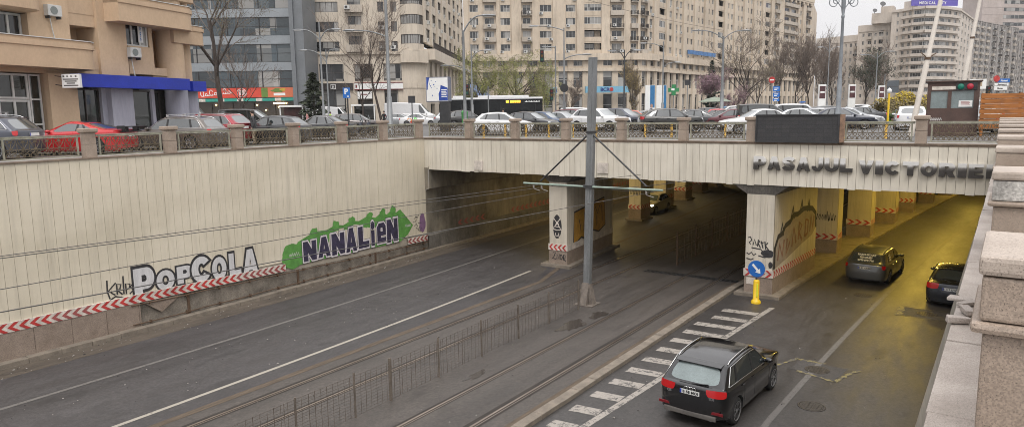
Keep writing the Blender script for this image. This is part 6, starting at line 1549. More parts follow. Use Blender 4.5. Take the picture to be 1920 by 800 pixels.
for i, (p, q, pt) in enumerate(segs):
    F = frame(p, q - p, (0, 0, 1)); L = (q - p).length
    W.box(-.1, L + .1, 10.3, 11.0, -.5, .7, 0, F); W.box(0, L, 13.5, ZU, -.5, .3, 0, F); W.box(-.2, L + .2, 12.75, 14.25, .35, 1.1, 0, F) if i < 4 or i > 4 else W.box(0, L, 13.2, 14.2, .3, .9, 0, F)
    n_ = max(1, round(L / 3.6))
    for k in range(n_):
        a = L * k / n_; b = L * (k + 1) / n_; e = L / n_ * .2
        W.box(a, a + e, 0, 13.5, -.6, .25, 0, F); W.box(b - e, b, 0, 13.5, -.6, .25, 0, F); W.box(a + e, b - e, 11.0, 11.55, -.5, .05, 0, F); W.box(a + e, b - e, 12.75, 13.5, -.5, .05, 0, F); W.box(a + e, b - e, 5.2, 6.7, -.5, .0, 0, F)
        b4.window(F, a + e, b - e, 11.55, 12.75, -.2, 's'); b4.window(F, a + e, b - e, 6.7, 10.3, -.3, 'o'); b4.window(F, a + e, b - e, .1, 5.2, -.4, 'o')
    b4.dark.box(0, L, 0, 13.4, -1.3, -1.2, 0, F)
    if i > 3:
        ht = ZU + 8 * FHB; W.box(0, L, ht, ht + 1.2, -3, .9, 0, F); W.box(0, L, ht - .5, ht - .05, .4, .8, 0, F)
        k = 0
        while k < L - 2: W.box(k + .5, k + 1.7, ht - 1.3, ht - .5, .4, .75, 0, F); k += 3.4
e0, e1 = at(1514, 250), at(1524, 285); F = frame(e0, e1 - e0, (0, 0, 1)); W.box(0, (e1 - e0).length, 0, ZU + 8 * FHB + 1.2, -12, 0, 0, F)
b4.finish(95)
def fascia_sign(p, q, z0, z1, lab, c, txt=None, tc=None, out=1.3, nm='bank_fascia'):
    F = frame(p, q - p, (0, 0, 1)); L = (q - p).length; t = E(nm, F @ Vector((L / 2, z0, out)), 0, lab, 'sign'); m = MB(); m.box(0, L, z0, z1, .3, out, 0, F); m.build('board', c, t)
    if txt: m = MB(); add_text(m, F @ Matrix.Translation((L * txt[1], z0 + (z1 - z0) * .22, out + .01)), txt[0], (z1 - z0) * .8, .05, offset=.03); m.build('lettering', tc, t)
    return t, F, L
M_LBLUE = mat('pale_blue_board', (.17, .38, .52), .45, var=.1)
t, F, L = fascia_sign(at(1096, 160.5), at(1178, 161.5), 5.4, 6.8, 'long pale blue bank fascia with dark blue letters on the curved corner', M_LBLUE, ('BCR', .33), mat('navy', (.01, .02, .16), .4))
m = MB(); m.lathe([(.45, 0), (.45, .08)], F @ Matrix.Translation((L * .58, 6.1, 1.31)), 14); m.build('round_mark', MATS['chevron_red'], t)
fascia_sign(at(1016, 158), at(1042, 158.6), 5.4, 6.6, 'short pale blue bank fascia left of the round traffic sign', M_LBLUE, ('BCR', .45), MATS['navy'])
fascia_sign(at(1285, 181), at(1336, 194.5), ZU + 1.1, ZU + 2.1, 'narrow blue letter sign across the upper storeys of the apartment block', mat('sign_mid_blue', (.06, .17, .38), .5, var=.5, scale=1.2), None, None, .5, 'roof_sign')
# blue sloped canopy by the willow
p, q = at(882, 118), at(928, 118); F = frame(p, q - p, (0, 0, 1)); t = E('blue_canopy', F @ Vector((1, 3.2, 0)), 0, 'blue sloping glazed canopy behind the willow tree', 'canopy')
m = MB(); L = (q - p).length; m.add([F @ Vector(v) for v in ((0, 3.4, 0), (L, 3.4, 0), (L * .45, 5.9, -1), (0, 6.1, -1), (0, 3.2, -.1), (L, 3.2, -.1), (L * .45, 5.7, -1.1), (0, 5.9, -1.1))], [(0, 1, 2, 3), (7, 6, 5, 4), (0, 4, 5, 1), (1, 5, 6, 2), (2, 6, 7, 3), (3, 7, 4, 0)]); m.build('roof', mat('canopy_blue', (.03, .10, .30), .3, var=.2), t)
m = MB(); m.box(.1, .4, 0, 3.2, -1, -.6, 0, F); m.box(L - .5, L - .2, 0, 3.2, -1, -.6, 0, F); m.build('post', M_STEEL, t)

# ---- buildings far off on the right
def far_block(name, lab, pts, z1, wall, pats, fh=2.9, seed=1, z0=0, maxw=60, wh=1.4, acp=.1, zb=4.0):
    b = Bld(name, pts[0], lab, wall)
    for i, (p, q) in enumerate(zip(pts, pts[1:])):
        nf = int((z1 - zb) / fh); F, L = b.facade(p, q, zb, nf, fh, pats[i % len(pats)], .85, wh, acp=acp, seed=seed + i)
        b.wall.box(-.3, .1, 0, z1 - .1, -9, .25, 0, F); b.wall.box(L - .1, L + .3, 0, z1 - .1, -9, .25, 0, F)
        b.wall.box(0, L, 0, zb, -.4, .2, 0, F); b.wall.box(-.1, L + .1, zb + nf * fh, z1, -8, .3, 0, F); b.wall.box(0, L, zb, z1, -9, -8.5, 0, F)
    return b
b = far_block('apartment_block', 'low grey apartment block left of the stepped tower, far across the square', [at(1527, 300), at(1606, 285)], 29.8, M_B5, [rep([('w', 1.6), ('q', 2.2), ('w', 2.2), ('q', 1.6), ('b', 2.6), ('q', 2)], 3)], seed=50); b.finish(60)
b = far_block('apartment_block', 'stepped pale apartment tower with two satellite dishes on its roof', [at(1603, 280), at(1664, 272)], 32.6, M_B5, [[('q', 2), ('w', 1.5), ('q', 1.5), ('c', 3), ('q', 1), ('w', 1.5), ('q', 1.2), ('l', 2.6), ('q', 1.5), ('w', 1.2), ('q', 2)]], seed=60)
F = frame(at(1625, 274), at(1664, 270) - at(1625, 274), (0, 0, 1)); L = (at(1664, 270) - at(1625, 274)).length; b.wall.box(0, L, 32.6, 36.4, -8, 0, 0, F); b.wall.box(L * .4, L, 36.4, 38.8, -8, -1, 0, F); b.finish(60)
for i, (px_, zz) in enumerate(((1630, 37.0), (1644, 39.4))):
    t = E('satellite_dish', at(px_, 271, zz - 1.4), 0, ['smaller satellite dish on the stepped roof edge', 'larger satellite dish on the higher roof step'][i], 'dish', 'roof satellite dishes'); m = MB(); m.lathe([(.0, 0), (.45, .1), (.8 + .2 * i, .3)], Matrix.Translation(at(px_, 271, zz)) @ Matrix.Rotation(R_(60), 4, 'X') @ Matrix.Rotation(R_(20), 4, 'Y'), 16); m.build('reflector', M_DSTEEL, t)
    m = MB(); m.tube([at(px_, 271, zz - 1.0), at(px_, 271, zz)], .12, 6); m.build('mast', M_DSTEEL, t)
# rounded tower with the sign
c = [at(1662, 268), at(1682, 265), at(1702, 260), at(1722, 257.5), at(1745, 258), at(1765, 261), at(1786, 266)]
b = Bld('apartment_tower', c[0], 'pale rounded apartment tower with continuous balcony bands below a purple roof sign', M_B5)
for i, (p, q) in enumerate(zip(c, c[1:])):
    pt = [('q', 3), ('w', 1.4), ('q', 2)] if i == 0 else [('w', 1.3), ('q', .8), ('w', 1.3), ('q', .6)] if i in (1, 5) else [('s', 4)]
    F, L = b.facade(p, q, 2.6, 12, 2.77, pt, .95, 1.35, acp=.05, seed=70 + i); b.wall.box(0, L, 0, 2.6, -.4, .2, 0, F); b.wall.box(0, L, 35.8, 36.7, -9, .5, 0, F)
    if i:
        for k in range(13): b.wall.box(-.15, L + .15, 2.6 + 2.77 * k - .1, 2.6 + 2.77 * k + .85, .4, .9, 0, F)
p, q = at(1786, 266), at(1815, 300); F, L = b.facade(p, q, 4, 11, 2.92, rep([('w', 1.4), ('q', 1.6)], 5), .9, 1.4, acp=.1, seed=80); b.wall.box(0, L, 0, 4, -.4, .2, 0, F); b.wall.box(0, L, 36, 36.6, -9, .4, 0, F)
Fc = frame(at(1683, 264), at(1700, 262) - at(1683, 264), (0, 0, 1)); b.wall.box(0, 3.4, 36.7, 39.2, -6, -.5, 0, Fc)
b.finish(95)
p, q = at(1697, 261), at(1782, 263); F = frame(p, q - p, (0, 0, 1)); L = (q - p).length; t = E('roof_sign', F @ Vector((L / 2, 37.3, 0)), 0, 'large purple roof sign with white letters on the rounded tower', 'sign')
zt_ = 37.3; m = MB(); m.box(0, L, zt_, zt_ + 7, -.3, 0, 0, F); m.build('board', mat('sign_purple', (.10, .075, .36), .45, var=.06, scale=.2), t)
m = MB(); add_text(m, F @ Matrix.Translation((L * .16, zt_ + .55, .02)), 'MEDICAL CITY', 1.35, .1, offset=.03, space=1.35, sx=.92); add_text(m, F @ Matrix.Translation((L * .085, zt_ + 2.3, .02)), 'ENAYATI', 3.6, .1, offset=.10, sx=.95); m.build('lettering', M_WHITEP, t)
t = E('advert_hoarding', at(1672, 258, 8), 0, 'dark blue grey advert panel low on the pale apartment tower', 'panel'); p, q = at(1661, 259), at(1683, 257); F = frame(p, q - p, (0, 0, 1)); m = MB(); m.box(0, (q - p).length, 6.2, 10.6, 0, .3, 0, F); m.build('panel', mat('slate_blue', (.08, .095, .11), .5), t); m = MB(); m.box(0, (q - p).length, 8.3, 8.5, .302, .33, 0, F); m.build('panel_rail', M_FRD, t)
b = far_block('apartment_block', 'dark grey apartment block right of the rounded tower', [at(1815, 320), at(1846, 335), at(1897, 357)], 39, M_B6, [rep([('p', .8), ('c', 2.2), ('w', 1.3)], 3), rep([('p', 1), ('w', 1.3), ('b', 2), ('p', .6), ('w', 1.4)], 4)], seed=90, acp=.4)
F = frame(at(1848, 336), at(1890, 354) - at(1848, 336), (0, 0, 1)); b.finish(90)
b = far_block('apartment_block', 'grey apartment block at the right edge behind the direction sign', [at(1890, 364), at(1965, 376)], 37, M_B6, [rep([('p', .8), ('b', 2), ('w', 1.5), ('p', .8), ('w', 1.6)], 5)], seed=95, acp=.3); b.finish(60)
b = Bld('office_tower', at(1828, 420), 'tall pinkish office tower with dark window slots behind the grey block', M_B7)
p, q = at(1828, 420), at(1990, 430); F = frame(p, q - p, (0, 0, 1)); L = (q - p).length; b.wall.box(0, L, 0, 85, -15, 0, 0, F); b.wall.box(L * .68, L, 0, 85, .05, 1.5, 0, F)
for k in range(14):
    z = 22 + k * 4.2
    m = MB(); m.box(L * .24, L * .5, z, z + 1.9, .02, .12, 0, F); m.build('window', M_PANE, b.t)
    m = MB(); m.box(0, L * .68, z + 2.1, z + 2.25, 0.005, .1, 0, F); m.build('ledge', M_B7, b.t)
for f_ in (.60, .63): m = MB(); m.tube([F @ Vector((L * f_, 20, .8)), F @ Vector((L * f_, 85, .8))], .35, 8); m.build('flue', M_STEEL, b.t)
b.finish()
# ------------------------------------------------------------------ vehicles on the plaza
def P_(n, c, **k): return paint('paint_' + n, c, **k)
white = P_('white', (.62, .62, .62), metal=.0, rough=.25); silver = P_('silver', (.36, .37, .38), metal=.6, rough=.32); red = P_('red', (.44, .012, .016), metal=.1, rough=.25); taupe = P_('taupe', (.125, .11, .098), metal=.5); dred = P_('deep_red', (.27, .018, .028), metal=.3)
dgrey = P_('dark_grey', (.04, .041, .044), metal=.4); blue = P_('blue', (.04, .065, .12), metal=.5); maroon = P_('maroon', (.10, .022, .028), metal=.4); bgrey = P_('blue_grey', (.055, .06, .078), metal=.5); orange = P_('orange_red', (.38, .085, .045), metal=.2); jet = P_('jet', (.022, .021, .02), metal=.3); dnavy = P_('midnight', (.026, .03, .045), metal=.4)
brown = P_('brown_grey', (.085, .072, .07), metal=.5); skyb = P_('sky_blue', (.10, .19, .32), metal=.3)
PROTO = {}
def park(kind, px, d, a, pm, label, key=None, grp=None, extra=None, scale=1.0, name='parked_car', cat='car', dz=0, **kw):
    p = at(px, d); rz = camdir(a); k = (key or kind) + str(sorted(kw.items(), key=str))
    if k not in PROTO:
        PROTO[k] = make_car(kind, pm, label, group=grp, loc=p, rz=rz, name=name, cat=cat, far_=(d > 60), extra=extra, **kw); t = PROTO[k]
    else:
        t = copy_tree(PROTO[k]); t['label'] = label; t.location = p; t.rotation_euler = (0, 0, rz)
        if grp: t['group'] = grp
        set_paint(t, pm)
    t.scale = (scale,) * 3; t.location.z = dz; return t
GS = 'cars queuing in the street by the corner house'; GL = 'cars parked on the square behind the bridge railing'
def wing_extra(t, sp, inf, bvh, side_y, end_x, body):
    m = MB(); m.box(-2.62, -2.28, -.88, .88, 1.10, 1.135); 
    for s in (-1, 1):
        m.box(-2.6, -2.3, s * .87 - .02, s * .87 + .02, 1.03, 1.16)
        for y in (.3, .55): m.box(-2.45, -2.3, s * y - .015, s * y + .015, .93, 1.10)
    m.box(-2.5, -2.1, -.62, .62, .90, .94); m.build('rear_wing', M_GRIL, t, world=False, bevel=.004)
def bars_extra(t, sp, inf, bvh, side_y, end_x, body):
    for x in (-.1, -.95):
        m = MB(); z = inf['zroof'](x) + .09; m.box(x - .03, x + .03, -.62, .62, z, z + .03)
        for s in (-1, 1): m.box(x - .04, x + .04, s * .55 - .04, s * .55 + .04, z - .1, z)
        m.build('roof_bar', M_CHROME, t, world=False)
park('suv', -54, 26.2, 180, bgrey, 'dark grey off-roader at the left edge with silver roof bars and red tail light', key='suv_l', grp=GS, rails=M_CHROME, chrome=True, extra=bars_extra, spec=dict(br=1.10))
park('coupe', 136, 29.3, 180, red, 'bright red sports coupe with black roof and a large black rear wing', grp=GS, extra=wing_extra, spec=dict(blackroof=True))
park('wagon', 325, 32.5, 170, taupe, 'taupe estate car with chrome window trim and two roof bars', key='wagon_t', grp=GS, chrome=True, rails=M_CHROME, extra=bars_extra, spec=dict(L=4.9, H=1.5))
park('suv', 388, 35.5, 168, dred, 'dark red off-roader with chrome roof rails behind the taupe estate', key='suv_r', grp=GS, rails=M_CHROME, chrome=True, spec=dict(L=4.3, H=1.6, clad=False))
park('hatch', 508, 37, 170, dgrey, 'dark grey hatchback behind the red off-roader in the street', grp=GS)
park('sedan', 596, 42, 170, dgrey, 'dark grey saloon right of the dark hatchback, last of the street queue', grp=GS, chrome=True)
park('suv', 668, 56, 8, brown, 'brown grey off-roader behind the parked scooters', grp='cars on the far street', scale=.94)
park('sedan', 640, 66, 5, silver, 'silver saloon half hidden in front of the smaller white van', grp='cars on the far street', chrome=True)
park('van', 622, 95, 2, white, 'white panel van parked before the brown shop sign', name='parked_van', cat='van', grp='white vans on the far street')
park('van', 770, 90, 2, white, 'long white panel van parked under the white shop sign', name='parked_van', cat='van', grp='white vans on the far street', scale=1.12)
park('van', 330, 56, 0, white, 'white high-roofed lorry nose sticking out behind the corner house', name='parked_van', cat='van', grp='white vans on the far street', scale=1.06)
park('mpv', 470, 54, 0, jet, 'black people carrier with a long dark window behind the man in the dark jacket', grp='cars on the far street', scale=1.12)
def sticker_extra(t, sp, inf, bvh, side_y, end_x, body):
    for s in (-1, 1):
        for k, (x, z, rx, rz_, mt) in enumerate(((-1.0, .72, .3, .22, mat('sticker_orange', (.6, .22, .05), .4)), (-.35, .85, .18, .15, mat('sticker_green', (.1, .5, .08), .4)), (-.1, .55, .32, .2, mat('sticker_blue', (.12, .38, .6), .4)), (-.75, .5, .22, .14, mat('sticker_red', (.5, .06, .04), .4)))):
            m = MB(); pl = MB(); blob(pl, x, z, rx, rz_, 0, k + 3, 22, .3); m.add([(v[0], s * (side_y(v[0], v[1]) + .008), v[1]) for v in pl.v], pl.f if s < 0 else [f[::-1] for f in pl.f]); m.build('door_sticker', mt, body, world=False)
park('sedan', 786, 79, 0, white, 'white taxi saloon with colourful door stickers right of the tall grey lamp post', key='taxi', grp='cars on the far street', extra=sticker_extra)
park('hatch', 750, 84, 5, silver, 'silver hatchback between the lamp post and the stickered taxi', grp='cars on the far street')
def spare_extra(t, sp, inf, bvh, side_y, end_x, body):
    m = MB(); m.lathe([(.30, 0), (.33, .06), (.30, .14), (0, .16)], Matrix.Translation((-sp['L'] / 2 + .03, 0, .95)) @ Matrix.Rotation(R_(-90), 4, 'Y'), 18); m.build('spare_wheel_cover', mat('cover_red', (.30, .03, .04), .4), t, world=False)
park('suv', 876, 68, 12, jet, 'black off-roader with a round red spare wheel cover beside the green bin', key='suv_sp', grp='cars on the far street', extra=spare_extra, spec=dict(L=4.2, H=1.72))
park('suv', 850, 76, 8, silver, 'silver off-roader behind the billboard leg', grp='cars on the far street', scale=.95)
# rows behind the bridge railing
row = [('hatch', 942, 46, 0, white, 'white hatchback parked broadside behind the third bridge railing'), ('hatch', 996, 50, -30, dgrey, 'dark grey hatchback angled beside the white hatchback'), ('hatch', 1024, 52.5, -32, blue, 'blue hatchback with pale windscreen, second of the angled row'), ('sedan', 1058, 53, -32, silver, 'silver saloon angled beside the blue hatchback'), ('suv', 1082, 57, -30, maroon, 'maroon off-roader standing above the silver saloon'),
       ('mpv', 1092, 64, -10, white, 'white people carrier behind the maroon off-roader'), ('suv', 1126, 50.5, -42, white, 'white off-roader partly behind the steel wire pole'), ('wagon', 1150, 56, -30, silver, 'silver estate between the white off-roader and the dark one'), ('suv', 1168, 53, -34, bgrey, 'blue grey off-roader with long bonnet left of the matt black car'), ('hatch', 1192, 60, -15, orange, 'orange red hatchback seen over the matt black car'),
       ('suv', 1258, 44.6, 0, jet, 'matt black small off-roader parked broadside in the middle of the row'), ('sedan', 1296, 52, 162, dgrey, 'dark grey saloon with red tail lights right of the matt black car'), ('hatch', 1336, 62, 166, red, 'bright red hatchback behind the dark saloon'), ('hatch', 1372, 51, 160, maroon, 'dark red hatchback low behind the white saloon'), ('mpv', 1372, 76, 170, white, 'small white car behind the bright red hatchback'), ('mpv', 1380, 90, 5, skyb, 'light blue van far behind the red hatchback'),
       ('mpv', 1436, 50, -8, jet, 'black van with pale windscreen above the display board'), ('sedan', 1420, 41, 182, white, 'white saloon facing left in front of the black van'), ('mpv', 1502, 55, -18, white, 'white van with a blue roof light above the display board'), ('sedan', 1508, 46, -22, white, 'white saloon hidden behind the middle of the display board'), ('sedan', 1545, 50, -22, silver, 'silver saloon right of the white van'), ('sedan', 1566, 52, -22, bgrey, 'blue grey saloon between the silver and black saloons'), ('sedan', 1578, 47, -20, dnavy, 'midnight blue saloon with big headlights at the right end of the display board'),
       ('sedan', 1530, 54, -22, bgrey, 'blue grey saloon seen between the white van and the silver saloon'), ('sedan', 1594, 50, -20, silver, 'silver saloon behind the midnight blue one at the right end of the row'), ('sedan', 1606, 58, 176, dgrey, 'dark grey saloon facing left at the end of the row'), ('hatch', 1628, 84, -15, white, 'white hatchback far off left of the yellow hedge'), ('suv', 1642, 95, 5, white, 'white off-roader far off left of the yellow hedge'), ('hatch', 1708, 44, 64, white, 'white hatchback seen from behind beside the pale flagpole'), ('hatch', 1836, 37, 58, silver, 'silver hatchback between the brown cabin and the wooden fence'), ('mpv', 1851, 42, 57, silver, 'silver car with pale windscreen above the gap beside the wooden fence')]
for kind, px_, d, a, pm, lab in row:
    kw = {}
    if kind == 'suv' and pm in (jet,): kw = dict(spec=dict(L=4.15, H=1.57, zrr=1.42, zrf=1.53, xrt=-1.45, xrb=-1.9, wide_tail=True, br=1.05)); 
    if kind == 'sedan' and pm is white: kw = dict(chrome=True)
    t = park(kind, px_, d, a, pm, lab, grp=GL, **kw)
    if px_ == 1502:
        m = MB(); m.box(-.1, .25, -.62, .62, 1.83, 1.93); m.build('roof_light_bar', M_BLUE, t, world=False, bevel=.02)
# more cars on the distant street, right of the row
for i, (px_, d, pm, kind, lab) in enumerate(((1560, 92, silver, 'hatch', 'silver hatchback far away by the bare trees'), (1598, 98, white, 'mpv', 'white people carrier far away behind the ornate lamp'), (1300, 86, dgrey, 'hatch', 'dark hatchback far away before the pink blossom tree'), (1405, 96, silver, 'wagon', 'silver estate far away by the blue direction boards'), (1230, 70, silver, 'hatch', 'silver hatchback behind the matt black car and the adverts'))):
    park(kind, px_, d, 175 if i % 2 else 3, pm, lab, grp='cars on the far street')
for i, (px_, d, a, pm, kind, lab) in enumerate(((1012, 66, 5, silver, 'wagon', 'silver estate behind the blue hatchback before the bus'), (1108, 67, -20, dgrey, 'sedan', 'dark saloon behind the white people carrier and the wire pole'), (1138, 72, 5, white, 'hatch', 'white hatchback in the back row left of the slim dark lamp'), (1216, 60, -25, silver, 'sedan', 'silver saloon in the back row below the adverts'), (1244, 62, -25, bgrey, 'hatch', 'blue grey hatchback in the back row below the pharmacy cross'), (1316, 70, 165, dgrey, 'suv', 'dark off-roader in the back row below the blossom tree'), (1352, 56, 160, jet, 'sedan', 'black saloon between the red hatchbacks and the white saloon'), (1400, 66, 10, silver, 'suv', 'silver off-roader behind the black van'), (1475, 64, -20, silver, 'hatch', 'silver hatchback behind the white van with the roof light'), (1560, 66, -15, dgrey, 'suv', 'dark off-roader behind the saloons right of the white van'), (1586, 70, 172, white, 'sedan', 'white saloon behind the dark grey saloon at the ornate lamp'))):
    park(kind, px_, d, a, pm, lab, grp=GL, scale=.97)

# ------------------------------------------------------------------ articulated bus
M_BUSG = glass_mat('bus_glass', (.008, .009, .01), .12, .35); bp = at(922, 80); bt_ = E('city_bus', bp, camdir(0), 'black and white city bus with an amber destination display', 'bus'); TM[bt_.name] = Matrix.Identity(4)
m = MB(); m.box(-4.6, 5.75, -1.25, 1.25, .35, .98); m.box(-4.6, 5.75, -1.25, 1.25, 2.86, 3.0); m.box(-4.6, 5.75, -1.2, 1.2, 3.0, 3.07); m.build('body', white, bt_, world=False, bevel=.05)
m = MB(); m.box(-4.56, 5.73, -1.24, 1.24, .983, 2.857); m.build('window_band', M_BUSG, bt_, world=False)
m = MB(); m.box(-1.5, 4.2, -.9, .9, 3.072, 3.28); m.build('roof_unit', white, bt_, world=False, bevel=.05)
m = MB(); m.box(-4.3, -3.0, -.9, .9, 3.072, 3.3); m.build('roof_unit', white, bt_, world=False, bevel=.05)
m = MB(); m.box(1.55, 3.35, -1.275, -1.245, 2.36, 2.82); m.build('display', M_BLACK, bt_, world=False)
m = MB(); am = emit_mat('amber_led', (1, .42, .03), 2.2)
for i, (a, b) in enumerate(((1.65, 1.95), (2.1, 2.3), (2.34, 2.55), (2.6, 2.8), (2.84, 3.05), (3.08, 3.25))): m.box(a, b, -1.285, -1.277, 2.46, 2.72)
m.build('route_digits', am, bt_, world=False)
m = MB(); Fb = frame(Vector((3.9, -1.252, 2.52)), (1, 0, 0), (0, 0, 1)); 
for i in range(12): m.box(3.75 + i * .14, 3.85 + i * .14, -1.252, -1.246, 2.5, 2.5 + .1 + .06 * (i % 2))
m.build('side_lettering', M_WHITEP, bt_, world=False)
for a in (-3.9, .5, 4.4):
    m = MB(); m.box(a, a + 1.15, -1.262, -1.243, .5, 2.3); d_ = m.build('door', M_BUSG, bt_, world=False); m = MB(); m.box(a + .54, a + .60, -1.27, -1.264, .5, 2.3); m.build('door_edge', M_CTR, d_, world=False)
ty, ri, br = wheel_meshes(.48, .3, 6); f_ = None
for x in (-1.9, 3.2):
    for s in (-1, 1):
        if not f_: f_ = ty.build('wheel', M_TYRE, bt_, world=False); ri.build('rim', M_RIM, f_, world=False)
        else: q = copy_tree(f_, bt_); q.location = (x, s * 1.12, .48); continue
        f_.location = (x, s * 1.12, .48)
# ------------------------------------------------------------------ parked motor scooters
sp0 = None
for px_, d, a, lab in ((662, 47.5, 20, 'dark motor scooter nearest the blue parking sign'), (677, 48, 14, 'motor scooter with a pale windshield right of the parking sign')):
    if sp0: c = copy_tree(sp0); c['label'] = lab; c.location = at(px_, d); c.rotation_euler = (0, 0, camdir(a)); continue
    sp0 = E('motor_scooter', (0, 0, 0), 0, lab, 'scooter', 'scooters on the pavement'); t = sp0
    ty, ri, br = wheel_meshes(.27, .12, 5); wv = ty.build('wheel', M_TYRE, t, world=False); ri.build('rim', M_RIM, wv, world=False); w2 = copy_tree(wv, t); wv.location = (-.62, 0, .27); w2.location = (.66, 0, .27)
    m = MB(); m.tube([(-.85, 0, .62), (-.5, 0, .58), (-.1, 0, .36), (.28, 0, .34), (.45, 0, .6), (.52, 0, .95)], [.12, .19, .15, .13, .17, .09], 10); m.tube([(-.9, 0, .66), (-.62, 0, .40)], [.08, .16], 8); m.build('body', dnavy, t, world=False)
    m = MB(); m.tube([(-.75, 0, .80), (-.4, 0, .82), (-.08, 0, .72)], [.1, .14, .08], 8); m.build('seat', M_CTR, t, world=False)
    m = MB(); m.tube([(.66, 0, .27), (.50, 0, .95)], .035, 6); m.tube([(.42, -.34, 1.05), (.5, 0, 1.0), (.42, .34, 1.05)], .022, 6); m.build('handlebar', M_DSTEEL, t, world=False)
    m = MB(); m.add([(.62, -.2, .92), (.62, .2, .92), (.45, .17, 1.42), (.45, -.17, 1.42), (.64, -.2, .92), (.64, .2, .92), (.47, .17, 1.42), (.47, -.17, 1.42)], [(0, 1, 2, 3), (7, 6, 5, 4), (0, 4, 5, 1), (1, 5, 6, 2), (2, 6, 7, 3), (3, 7, 4, 0)]); m.build('windshield', M_PALEGL, t, world=False)
    m = MB(); m.box(-1.1, -.78, -.2, .2, .84, 1.14); m.build('top_box', M_CTR, t, world=False, bevel=.05)
    t.location = at(px_, d); t.rotation_euler = (0, 0, camdir(a))

# ------------------------------------------------------------------ people
def person(p, rz, label, coat, legs, hair=(.03, .022, .018), h=1.74, pose='stand', skin=(.42, .27, .2)):
    t = E('person', p, rz, label, 'person'); TM[t.name] = Matrix.Identity(4)
    V = [(0, 0, .95, .15, .11), (0, .0, 1.15, .155, .11), (.01, 0, 1.35, .17, .115), (.01, 0, 1.46, .10, .09), (.02, 0, 1.53, .055, .055), (.03, 0, 1.60, .075, .085), (.03, 0, 1.69, .08, .095), (.02, 0, 1.755, .05, .06)]
    Ed = [(i, i + 1) for i in range(7)]
    step = .16 if pose == 'walk' else .03
    for s in (-1, 1):
        b = len(V); V += [(0, s * .10, .88, .095, .1), (.04 + s * step * .4, s * .10, .50, .062, .065), (s * step - .02, s * .10, .09, .045, .05), (s * step + .12, s * .11, .045, .04, .035)]; Ed += [(0, b), (b, b + 1), (b + 1, b + 2), (b + 2, b + 3)]
        b = len(V); V += [(0, s * .20, 1.41, .06, .06), (-.02 - s * step * .5, s * .255, 1.14, .047, .047), (.10 - s * step * .8, s * .24, .92, .036, .036), (.13 - s * step * .8, s * .23, .83, .03, .04)]; Ed += [(3, b), (b, b + 1), (b + 1, b + 2), (b + 2, b + 3)]
    me = bpy.data.meshes.new('person_body'); me.from_pydata([v[:3] for v in V], Ed, []); ob = bpy.data.objects.new('person_body', me); COL.objects.link(ob)
    sk = ob.modifiers.new('k', 'SKIN'); ss = ob.modifiers.new('s', 'SUBSURF'); ss.levels = 1; ss.render_levels = 1
    for i, v in enumerate(V): me.skin_vertices[0].data[i].radius = (v[3], v[4])
    me.skin_vertices[0].data[0].use_root = True
    dg = bpy.context.evaluated_depsgraph_get(); dg.update(); res = bpy.data.meshes.new_from_object(ob.evaluated_get(dg)); bpy.data.objects.remove(ob)
    k = h / 1.78; res.transform(Matrix.Scale(k, 4))
    for c in (mat('skin_%.2f' % skin[0], skin, .6, var=.1), mat('cloth_%s' % str(coat), coat, .85, var=.2), mat('cloth_%s' % str(legs), legs, .85, var=.2), M_BLACK): res.materials.append(c)
    for q in res.polygons:
        c = q.center / k; q.use_smooth = True
        q.material_index = 0 if c.z > 1.51 or (c.z < .90 and abs(c.y) > .19) else 3 if c.z < .1 else 2 if c.z < .86 else 1
    o = bpy.data.objects.new('body', res); COL.objects.link(o); o.parent = t
    m = MB(); m.lathe([(.0, .10), (.06, .085), (.095, .04), (.10, -.01), (.085, -.06), (.05, -.085)], Matrix.Translation((.01 * k, 0, 1.70 * k)) @ Matrix.Diagonal((1.05 * k, .95 * k, k, 1)), 14); m.build('hair', mat('hair_%.2f' % hair[0], hair, .8, var=.2), t, world=False)
    m = MB(); m.lathe([(.0, .03), (.015, .01), (.012, -.015)], Matrix.Translation((.118 * k, 0, 1.655 * k)), 6); m.build('nose', mat('skin_%.2f' % skin[0], skin), t, world=False)
    return t
GP = 'people on the square'
for px_, d, a, lab, coat, legs, pose in ((474, 35.5, 200, 'man in a dark grey jacket standing beside the dark hatchback', (.05, .052, .055), (.30, .24, .17), 'stand'), (619, 72, 10, 'person in a lime green vest and dark trousers before the white van', (.32, .62, .04), (.03, .03, .035), 'walk'), (720, 70, 250, 'person in black clothes under the bare tree by the tall lamp post', (.015, .014, .016), (.02, .02, .022), 'stand'), (944, 62, 190, 'person in black beside the bus above the white hatchback', (.03, .022, .025), (.02, .02, .022), 'walk'),
     (576, 82, 180, 'person in a pink jacket beside the evergreen tree', (.52, .25, .24), (.05, .05, .06), 'walk'), (1266, 105, 30, 'dark clad pedestrian left of the green pharmacy cross', (.02, .02, .024), (.03, .03, .035), 'walk'), (1283, 108, 190, 'pedestrian in a navy coat right of the green pharmacy cross', (.03, .035, .07), (.02, .02, .02), 'walk'), (1094, 84, 160, 'pedestrian in a white top behind the parked people carrier', (.5, .5, .5), (.04, .04, .05), 'walk'), (1124, 95, 10, 'pedestrian in a black coat beside the wire pole before the bank', (.015, .015, .015), (.02, .02, .022), 'stand'),
     (1162, 90, 170, 'pedestrian with pale jacket under the lamp before the bank', (.42, .42, .43), (.03, .03, .04), 'walk'), (1256, 96, 90, 'pedestrian in grey beside the advert stand', (.12, .12, .13), (.03, .03, .03), 'stand'), (1310, 104, 20, 'pedestrian in a yellow vest before the pink blossom', (.5, .42, .05), (.03, .03, .04), 'walk')):
    person(at(px_, d), camdir(a), lab, coat, legs, pose=pose)['group'] = GP

